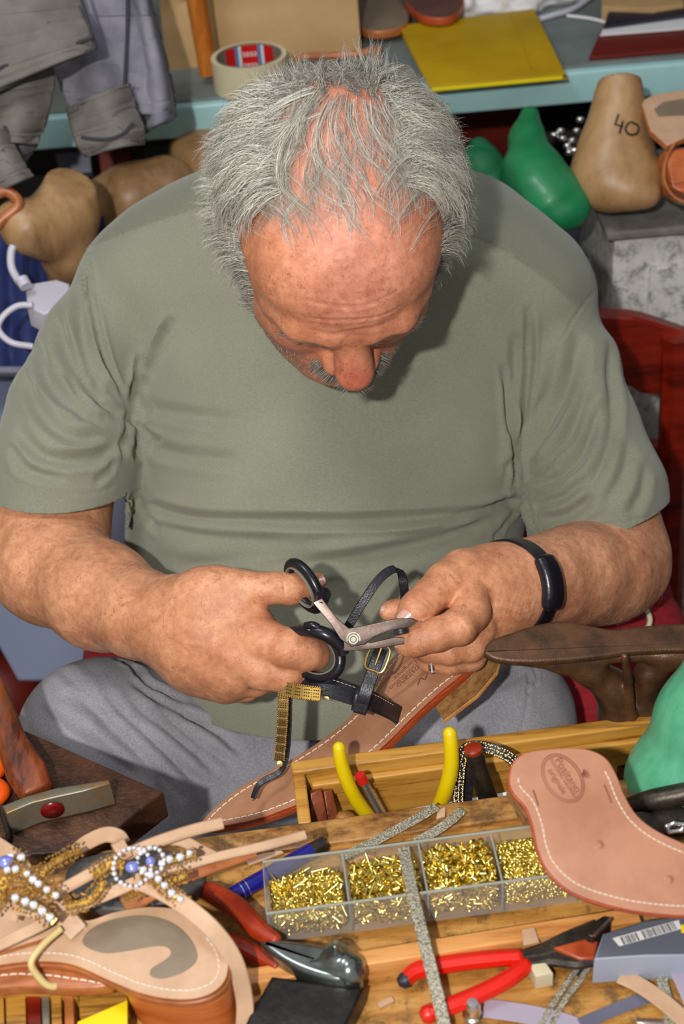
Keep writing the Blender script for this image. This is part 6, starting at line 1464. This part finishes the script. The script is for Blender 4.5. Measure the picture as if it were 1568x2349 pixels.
heap('brass_tacks', 0, [(tube2, 900), (ring2, 150), (cyl_t(.0005, .012), 60)], 0, .017, 'mixed small brass studs and tacks in the leftmost compartment')
heap('brass_tacks', 1, [(tube_, 350), (tube2, 700), (cyl_t(.0007, .018), 40)], 0, .020, 'long brass pins and tacks in the second compartment from the left')
heap('brass_tacks', 2, [(tube_, 620), (tube2, 800)], 0, .026, 'brass tube rivets in the compartment right of the silver glitter strip')
heap('brass_eyelets', 3, [(ring_, 950), (ring2, 300)], 0, .024, 'brass eyelet rings in the compartment beside the large tan sole', 'eyelets')
heap('brass_eyelets', 4, [(ring_, 500), (ring2, 300)], 0, .018, 'brass eyelet rings in the last compartment under the large tan sole', 'eyelets')
# blue pen
t = thing('blue_pen', bz(650, 1990), 'dark blue pen with silver clip end lying behind the compartment box', 'pen')
p0, p1 = bz(520, 2062, .007), bz(745, 1935, .007)
rod('barrel', [p0, p0+(p1-p0)*.86], .0064, M_blue, t, 18, 0); rod('end_cap', [p0+(p1-p0)*.86, p1], [.0062, .0058], M_darkm, t, 18, 0)
for f in (.14, .19): MB().tube([p0+(p1-p0)*f, p0+(p1-p0)*(f+.008)], .0067, n=18).build('ring', M_silver, t)
thing_sdf('round_nail_head', 'small dark round nail head beside the blue pen end', 'nail', [ell(bz(735, 1918, .004), (.006, .006, .004), None, .001)], .0012, W_rim)
# grey plastic strips curling over the rim
tag(ribbon('plastic_strip', [bz(1000, 1850, .010), bz(960, 1875, .010), bz(900, 1908, .008), bz(840, 1940, .006), bz(780, 1966, .004)], .008, .0016, M_glit, None, (0, 0, 1), cam=False), 'grey shiny strip curving from the tray over the bench edge, left one', 'strip')
tag(ribbon('plastic_strip', [bz(1060, 1858, .010), bz(1030, 1885, .010), bz(990, 1912, .008), bz(950, 1932, .006)], .008, .0016, M_glit, None, (0, 0, 1), cam=False), 'shorter grey shiny strip right of the longer one on the bench edge', 'strip')
# scraps
for i, (o, m, lab, nm, h) in enumerate([([(800, 1975), (840, 1958), (862, 1965), (850, 1985), (815, 1998)], W_strip, 'small pale wood chip between the pen and the compartment box', 'wood chip', .004),
    ([(1003, 1858), (1022, 1850), (1020, 1872), (1000, 1878)], M_pale, 'tiny pale leather square at the end of the left grey strip', 'leather scrap', .008),
    ([(862, 2300), (898, 2285), (904, 2295), (870, 2312)], M_pale, 'small pale leather scrap left of the glitter strip on the bench', 'leather scrap', .003),
    ([(1196, 2132), (1225, 2126), (1236, 2160), (1200, 2168)], M_pale, 'pale leather square on the wooden strip above the red pliers', 'leather scrap', .021),
    ([(560, 1970), (640, 1945), (650, 1955), (570, 1984)], M_pale, 'thin pale leather sliver at the left end of the blue pen', 'leather scrap', .003)]):
    tag(slab('leather_scrap' if 'leather' in lab else 'wood_chip', o, zpl(ZB+h), .002, m, None, .0004), lab, nm)
t = thing('wood_block', bz(1235, 2225), 'small pale wooden cube beside the hinge of the red pliers', 'wood block')
slab('cube', [(1212, 2208), (1248, 2202), (1268, 2232), (1228, 2240)], zpl(ZB+.015), .015, M_tapec, t, .001)
# silver glitter strip
tag(ribbon('glitter_strip', [bz(925, 1945, .040), bz(948, 2060, .040), bz(975, 2170, .036), bz(1000, 2270, .026), bz(1030, 2400, .012)], .0085, .0016, M_glit, None, (0, -.3, 1), cam=False), 'long silver glitter strip lying across the compartment box and red pliers', 'strip')
# red pliers
t = thing('pliers', bz(1150, 2220), 'pliers with bright red handles and dark jaws lying at lower right', 'pliers')
def flatrod(name, pts, w, th, m, parent, hs=None):
    W_ = smoothpts(pts, 5); n = len(W_)
    ww = np.interp(np.linspace(0, 1, n), np.linspace(0, 1, len(w)), w)
    return MB().tube(W_, 1, flat=[(a, th) for a in ww], up=(0, 0, 1)).build(name, m, parent)
o = flatrod('grip', [bz(925, 2250, .010), bz(960, 2225, .011), bz(1040, 2210, .012), bz(1130, 2200, .013), bz(1200, 2196, .013)], [.010, .0125, .0125, .012, .011], .011, M_redr, t); o.modifiers.new('b', 'BEVEL').width = .003
o = flatrod('grip', [bz(978, 2328, .010), bz(1040, 2305, .011), bz(1110, 2275, .012), bz(1170, 2242, .013), bz(1212, 2208, .013)], [.010, .0125, .0125, .012, .011], .011, M_redr, t); o.modifiers.new('b', 'BEVEL').width = .003
MB().lathe([(0, .004), (.003, .0035), (.0055, 0), (.0055, -.003)], bz(924, 2250, .010), (-1, -.3, 0), 16).build('grip_end', M_dark, t)
MB().lathe([(0, .003), (.004, .003), (.0062, 0), (.0062, -.003)], bz(976, 2329, .010), (-1, -.4, 0), 16).build('grip_end', M_redr, t)
flatrod('arm', [bz(1196, 2196, .013), bz(1250, 2182, .014), bz(1300, 2160, .016), bz(1370, 2128, .018)], [.009, .012, .014, .012], .008, M_darkm, t)
flatrod('arm', [bz(1212, 2210, .012), bz(1260, 2196, .013), bz(1320, 2195, .015), bz(1372, 2190, .016)], [.009, .013, .018, .014], .008, M_darkm, t)
slab('jaw', [(1345, 2122), (1382, 2100), (1402, 2104), (1398, 2122), (1360, 2150), (1346, 2145)], zpl(ZB+.028), .016, M_darkm, t, .002)
slab('jaw_face', [(1268, 2172), (1340, 2152), (1372, 2158), (1362, 2198), (1330, 2200)], zpl(ZB+.021), .008, M_edge, t, .002)
rod('jaw_edge', [bz(1362, 2146, .029), bz(1400, 2108, .029)], .0012, M_silver, t, k=0)
MB().lathe([(0, .003), (.004, .0028), (.006, 0)], bz(1130, 2198, .0185), (0, 0, 1), 14).build('grip_rivet', M_redo, t) if False else None
# grey cardboard packet with barcode, right edge
t = thing('packet', bz(1460, 2150), 'grey-blue cardboard packet with a barcode label at the right edge', 'packet')
slab('carton', [(1382, 2142), (1480, 2112), (1640, 2092), (1640, 2190), (1480, 2192), (1362, 2200)], zpl(ZB+.030), .028, M_bin2, t, .0015, m2=M_whitep3)
lp = zpl(ZB+.0306)
lb_ = slab('label', [(1404, 2152), (1556, 2110), (1562, 2130), (1420, 2170)], lp, .0004, M_white, t, .0001)
bb = MB(); ra = np.random.default_rng(3)
u = onp(1552, 2118, lp)-onp(1420, 2156, lp); Lb = np.linalg.norm(u); u /= Lb; v = np.cross((0, 0, 1), u); s = .0
while s < Lb*.92:
    w = ra.choice([.0004, .0007, .0011]); hh = .0062 if ra.uniform() < .85 else .0048; c = onp(1424, 2156, lp)+u*(s+w/2)-v*.001
    if not (.28*Lb < s < .36*Lb): bb.add([c-u*w/2-v*hh/2+[0, 0, .0002], c+u*w/2-v*hh/2+[0, 0, .0002], c+u*w/2+v*hh/2+[0, 0, .0002], c-u*w/2+v*hh/2+[0, 0, .0002]], [(0, 1, 2, 3)])
    s += w+ra.choice([.0005, .0008])
bb.build('barcode', M_barcode, lb_)
slab('yellow_print', [(1560, 2122), (1640, 2105), (1640, 2130), (1562, 2140)], lp, .0004, M_yedge, t, .0001)
# strips and scraps lower right
def onbench(name, pts, w, m, label, cat, th=.0014, h=.003): return tag(ribbon(name, [bz(x, y, h) for x, y in pts], w, th, m, None, (0, 0, 1), cam=False), label, cat)
onbench('silver_strip', [(1345, 2192), (1310, 2240), (1270, 2300), (1225, 2380)], .0042, M_glit, 'left of two narrow silver bead strips below the red pliers\' jaws', 'strip')
onbench('silver_strip', [(1368, 2190), (1335, 2240), (1292, 2300), (1248, 2380)], .0042, M_glit, 'right of two narrow silver bead strips below the red pliers\' jaws', 'strip')
onbench('dark_strip', [(1348, 2200), (1320, 2235)], .006, M_dark, 'short dark strip between the two silver bead strips', 'strip', h=.0015)
onbench('leather_strip', [(1422, 2238), (1470, 2262), (1530, 2305), (1600, 2370)], .012, M_pale, 'cream leather strip curving down to the lower right corner', 'strip', .002, .008)
onbench('grey_strip', [(1330, 2350), (1400, 2320), (1480, 2290), (1540, 2280)], .009, M_bin, 'flat grey strip lying under the cream leather strip', 'strip', .001, .003)
onbench('bead_strip', [(1512, 2215), (1520, 2260), (1530, 2300), (1545, 2380)], .008, M_glit, 'dull gold beaded strip crossing under the cream leather strip', 'strip', .0014, .005)
onbench('lilac_strip', [(1110, 2312), (1200, 2325), (1290, 2345), (1350, 2370)], .014, M_lil, 'translucent lilac plastic strip at the bottom edge right of the red pliers', 'strip', .0008, .003)
tag(slab('paper_scrap', [(1532, 2225), (1620, 2215), (1620, 2300), (1575, 2320), (1550, 2260)], zpl(ZB+.010), .0008, M_lil, None, .0002), 'pale lilac paper scrap at the right edge', 'paper')
tag(slab('steel_strip', [(1458, 2335), (1530, 2338), (1535, 2349), (1460, 2347)], zpl(ZB+.004), .002, M_silver, None, .0004), 'short shiny steel strip at the lower right bottom edge', 'strip')
t = thing('snap_fastener', bz(1084, 2330), 'shiny nickel snap fastener standing at the bottom edge beside the red grip', 'fastener')
MB().lathe([(0, .018), (.0035, .0178), (.0052, .015), (.0055, .006), (.0068, .005), (.0068, 0)], bz(1084, 2335, 0), (0, 0, 1), 24).build('cap', M_silver, t)
# dark red pincers
t = thing('pincers', bz(600, 2150), 'lasting pincers with dark red handles and a polished steel head', 'pincers')
gh = [bz(440, 2035, .012), bz(490, 2050, .018), bz(545, 2085, .022), bz(590, 2130, .024), bz(640, 2165, .022)]
o = flatrod('grip', gh, [.008, .015, .017, .015, .008], .013, M_redo, t); o.modifiers.new('b', 'BEVEL').width = .003
o = flatrod('grip', [bz(520, 2160, .012), bz(560, 2175, .014), bz(600, 2200, .014), bz(640, 2225, .014)], [.012, .014, .012, .006], .012, M_redo, t); o.modifiers.new('b', 'BEVEL').width = .003
hp_ = [bz(598, 2168, .026), bz(640, 2158, .028), bz(700, 2160, .030), bz(760, 2172, .030), bz(805, 2195, .030), bz(830, 2228, .028), bz(822, 2252, .026), bz(770, 2255, .026), bz(700, 2235, .026), bz(640, 2205, .026)]
slab('head', hp_, zpl(ZB+.030), .018, M_steelp, t, .004, 4, world=True)
sdf('beak', [cone(bz(770, 2188, .030), .009, bz(768, 2172, .046), .002, .004), cone(bz(800, 2225, .026), .011, bz(700, 2218, .024), .005, .006)], .001, M_steelp, t)
# black leather-covered block under the pincers
tag(slab('sharpening_block', [(622, 2238), (800, 2262), (836, 2262), (760, 2420), (540, 2400), (570, 2330)], zpl(ZB+.022), .02, M_blackblk, None, .003), 'worn black block under the head of the pincers at the bottom', 'block')
M_dummy = None
# ---------------- jewelled sandals at lower left
ZS = ZB+.058
js = thing('jewelled_sandal', bz(350, 2200), 'pale leather jewelled sandal with stacked heel lying in front at lower left', 'sandal')
pJ = pl(onz(350, 2200, ZS), (-.05, -.14, 1))
oJ = [(-60, 2120), (0, 2112), (90, 2110), (150, 2108), (205, 2110), (260, 2092), (330, 2080), (400, 2084), (455, 2108), (500, 2150), (522, 2195), (520, 2240), (495, 2272), (450, 2290), (390, 2292), (320, 2278), (250, 2250), (190, 2222), (140, 2208), (60, 2206), (-60, 2212)]
slab('insole', oJ, pJ, .004, M_pale, js, .001, 4, M_edge2)
WJ = smoothpts([onp(x, y, pJ) for x, y in oJ], 4, True)
slab('outsole', inset(WJ, -.001, pJ), pJ, .006, M_edge2, js, .0015, 0, M_edge2, world=True, off=-.004)
slab('heel_pad', [(190, 2165), (205, 2135), (250, 2112), (320, 2100), (385, 2112), (430, 2145), (452, 2185), (445, 2212), (410, 2235), (370, 2245), (345, 2238), (348, 2222), (375, 2205), (392, 2188), (380, 2172), (345, 2172), (290, 2182), (235, 2186)], pJ, .0012, M_taupe, js, .0004, 4, off=.0006)
dashes(inset(WJ, .006, pJ), pJ, .0042, .003, .0006, skip=lambda p: proj(p)[1] < 2150 and proj(p)[0] > 200).build('stitching', M_thread, js)
hj = [onp(x, y, pJ)-pJ[1]*.0098 for x, y in ((280, 2262), (300, 2180), (380, 2120), (450, 2125), (505, 2170), (522, 2220), (505, 2268), (455, 2290), (390, 2292), (330, 2280))]
slab('heel', hj, (pJ[0]-pJ[1]*.0098, pJ[1]), .044, W_stack, js, .002, 3, W_stack, world=True)
def jstrap(parent, pts, w, th=.0022, m=None, name='strap', up=(0, -.4, 1)):
    return ribbon(name, [bz(*p) for p in pts], w, th, m or M_pale, parent, up, cam=False)
# straps (x, y, height above bench)
jstrap(js, [(560, 2360, .012), (560, 2290, .030), (535, 2200, .060), (480, 2125, .080), (400, 2062, .088), (330, 2026, .090), (310, 2024, .090)], .0115)
jstrap(js, [(310, 2024, .090), (250, 2050, .088), (190, 2075, .080), (160, 2090, .074)], .008)
jstrap(js, [(100, 2062, .080), (180, 2020, .086), (260, 1975, .092), (350, 1935, .094), (440, 1905, .092), (510, 1888, .090)], .0082, .004)
jstrap(js, [(265, 1958, .098), (292, 1944, .098)], .014, .006, name='strap_keeper')
jstrap(js, [(170, 1955, .070), (195, 1935, .080), (240, 1915, .086), (270, 1920, .088), (280, 1935, .090)], .011)
jstrap(js, [(385, 1925, .080), (420, 1930, .078), (460, 1950, .074), (490, 1965, .070)], .008)
jstrap(js, [(360, 2008, .080), (430, 1985, .080), (500, 1965, .080), (600, 1942, .078), (700, 1915, .074)], .0065, .003)
jstrap(js, [(320, 2070, .060), (400, 2025, .062), (500, 1985, .062), (585, 1955, .060)], .0080, .003, M_edge2)
jstrap(js, [(95, 2060, .072), (120, 2075, .072), (160, 2118, .066), (180, 2140, .062)], .014)
rod('cream_cord', [bz(140, 2130, .070), bz(100, 2165, .068), bz(72, 2205, .064), bz(84, 2235, .055), bz(115, 2262, .045), bz(160, 2255, .040)], .0024, M_tapec2, js)
def jewel(parent, pts, rows, w, seed, big=True):
    W_ = smoothpts([bz(*p) for p in pts], 8); nrm = (0, -.5, 1)
    o = MB().tube(W_, 1, flat=(w*.45, .002), up=nrm).build('jewel_band', M_goldw, parent)
    g = beads([q+np.array([0, -.001, .002]) for q in W_], nrm, w*.85, rows+1, .0023, .0005, seed, .0021); g.build('gold_beads', M_gold, o)
    if big: beads([q+np.array([0, -.0015, .0042]) for q in W_], nrm, .0, 1, .0058, .0006, seed+1, .0066).build('rhinestones', M_gemw, o)
    return o
jewel(js, [(285, 2060, .080), (340, 2036, .086), (400, 2018, .090), (430, 2008, .092)], 3, .010, 21, False)
jewel(js, [(330, 2000, .094), (350, 2012, .094), (395, 2050, .090), (430, 2075, .084)], 3, .011, 22)
jewel(js, [(370, 1985, .094), (410, 1970, .094), (450, 1960, .094)], 2, .009, 23)
jewel(js, [(215, 2010, .098), (250, 1985, .100), (285, 1985, .100)], 4, .014, 24, False)
jewel(js, [(150, 2082, .088), (200, 2068, .090), (225, 2045, .092), (240, 2020, .094)], 3, .012, 25, False)
for (x, y, r_) in ((303, 1988, .0125), (345, 1975, .009)):
    c = bz(x, y, .102); pts = [c+np.array([r_*math.cos(a), r_*math.sin(a)*.9, r_*.45*math.sin(a)]) for a in np.linspace(0, 2*PI, 24)]
    o = beads(pts, (0, -.5, 1), 0, 1, .0034, .0002, 7, .0036).build('rhinestone_ring', M_gemw, js)
    sdf('centre_stone', [ell(c+[0, -.001, .001], (r_*.36, r_*.32, .003), None, .001)], .001, M_gemb, o)
# second jewelled sandal, far left
j2 = thing('jewelled_sandal', bz(30, 2200), 'second pale jewelled sandal with brown stitched sole at the left edge', 'sandal')
p2 = pl(onz(50, 2240, ZB+.046), (0, -.10, 1))
o2_ = [(-80, 2215), (40, 2212), (150, 2220), (240, 2238), (250, 2262), (160, 2268), (60, 2262), (-80, 2270)]
slab('sole', o2_, p2, .012, M_edge2, j2, .003, 3, M_edge2)
dashes([onp(x, y, p2) for x, y in ((-60, 2244), (40, 2234), (120, 2238), (200, 2250), (240, 2258))], p2, .006, .0045, .0007, closed=False).build('stitching', M_thread, j2)
slab('insole', [(-80, 2062), (30, 2070), (110, 2090), (150, 2115), (120, 2140), (60, 2165), (-80, 2190)], pl(onz(30, 2130, ZB+.062), (-.1, -.1, 1)), .005, M_pale, j2, .001, 3, M_edge2)
jstrap(j2, [(-40, 2185, .072), (40, 2148, .078), (100, 2118, .082), (120, 2100, .084)], .008)
jstrap(j2, [(-40, 1920, .078), (0, 1945, .082), (40, 1975, .084), (60, 2010, .084)], .012)
jstrap(j2, [(20, 2110, .078), (30, 2085, .082), (60, 2080, .084), (110, 2100, .078)], .012)
jewel(j2, [(-30, 2100, .092), (0, 2060, .096), (10, 2020, .100), (30, 1995, .102)], 4, .014, 31, False)
jewel(j2, [(20, 2000, .102), (50, 2002, .102), (90, 2030, .100), (130, 2058, .098)], 3, .013, 32)
jewel(j2, [(40, 2065, .100), (90, 2085, .098), (125, 2115, .092)], 3, .013, 33)
jewel(j2, [(60, 2050, .096), (110, 1990, .098), (150, 1965, .098), (185, 1950, .096)], 3, .011, 34, False)
jewel(j2, [(30, 1968, .100), (60, 1975, .100)], 3, .012, 35)
sdf('centre_stone', [ell(bz(12, 1978, .104), (.006, .005, .004), None, .001)], .001, M_gemb, j2)
# dark round leather discs below the straps
tag(slab('dark_disc', [(170, 1975), (260, 1950), (360, 1945), (450, 1965), (470, 2010), (430, 2055), (330, 2085), (210, 2080), (150, 2030)], zpl(ZB+.028), .010, M_disc, None, .003, 4), 'dark grey oval leather disc under the jewelled straps', 'leather disc')
tag(ribbon('tan_strap', [bz(285, 2035, .045), bz(300, 2060, .042), bz(318, 2090, .038)], .014, .0025, M_edge2, None, (0, -.2, 1), cam=False), 'short orange-tan stitched strap lying on the dark disc', 'strap')
# wooden rack with slots at the lower left
t = thing('slotted_rack', bz(90, 2310), 'dark-slotted wooden rack at the bottom left under the sandals', 'rack')
xs = [(-60, 8, W_tray), (12, 58, W_tray), (60, 92, W_red), (94, 112, M_steel), (116, 140, W_tray), (146, 168, M_edge2)]
for x0, x1, m in xs:
    slab('slat', [bz(x0, 2275, .020), bz(x1, 2275, .020), bz(x1+4, 2420, .020), bz(x0+4, 2420, .020)], zpl(ZB+.020), .018, m, t, .001, world=True)
slab('rail', [bz(-60, 2266, .024), bz(175, 2266, .024), bz(175, 2278, .024), bz(-60, 2278, .024)], zpl(ZB+.024), .022, W_tray, t, .001, world=True)
tag(slab('yellow_paper', [(292, 2294), (292, 2400), (170, 2400), (178, 2344)], zpl(ZB+.026), .0012, M_yedge, None, .0002), 'bright yellow folded paper at the bottom edge beside the stacked heel', 'paper')
tag(slab('wood_offcut', [(180, 2262), (292, 2262), (292, 2310), (182, 2330)], zpl(ZB+.016), .014, W_tray, None, .001), 'flat wooden offcut between the rack and the yellow paper', 'wood')
tag(slab('pale_wood_board', [(600, 2190), (660, 2240), (560, 2320), (540, 2340), (530, 2250)], zpl(ZB+.006), .006, W_strip, None, .001), 'pale orange wood offcut behind the black block', 'wood')
# ---------------------------------------------------------------- groups for repeated things
GR = {'brass_tacks': 'brass tacks in the compartment box', 'brass_eyelets': 'brass eyelets in the compartment box', 'jewelled_sandal': 'jewelled sandals on the bench',
      'leather_scrap': 'leather scraps on and around the bench', 'wood_chip': 'wood chips on the bench', 'silver_strip': 'narrow silver strips on the bench', 'plastic_strip': 'grey strips over the bench edge',
      'wooden_wedge': 'wooden wedges in the tray', 'shoe_sole': 'shoe soles on the shelf', 'shoe_last': 'shoe lasts'}
for o in C.objects:
    k = o.name.split('.')[0]
    if o.parent is None and k in GR and 'group' not in o: o['group'] = GR[k]
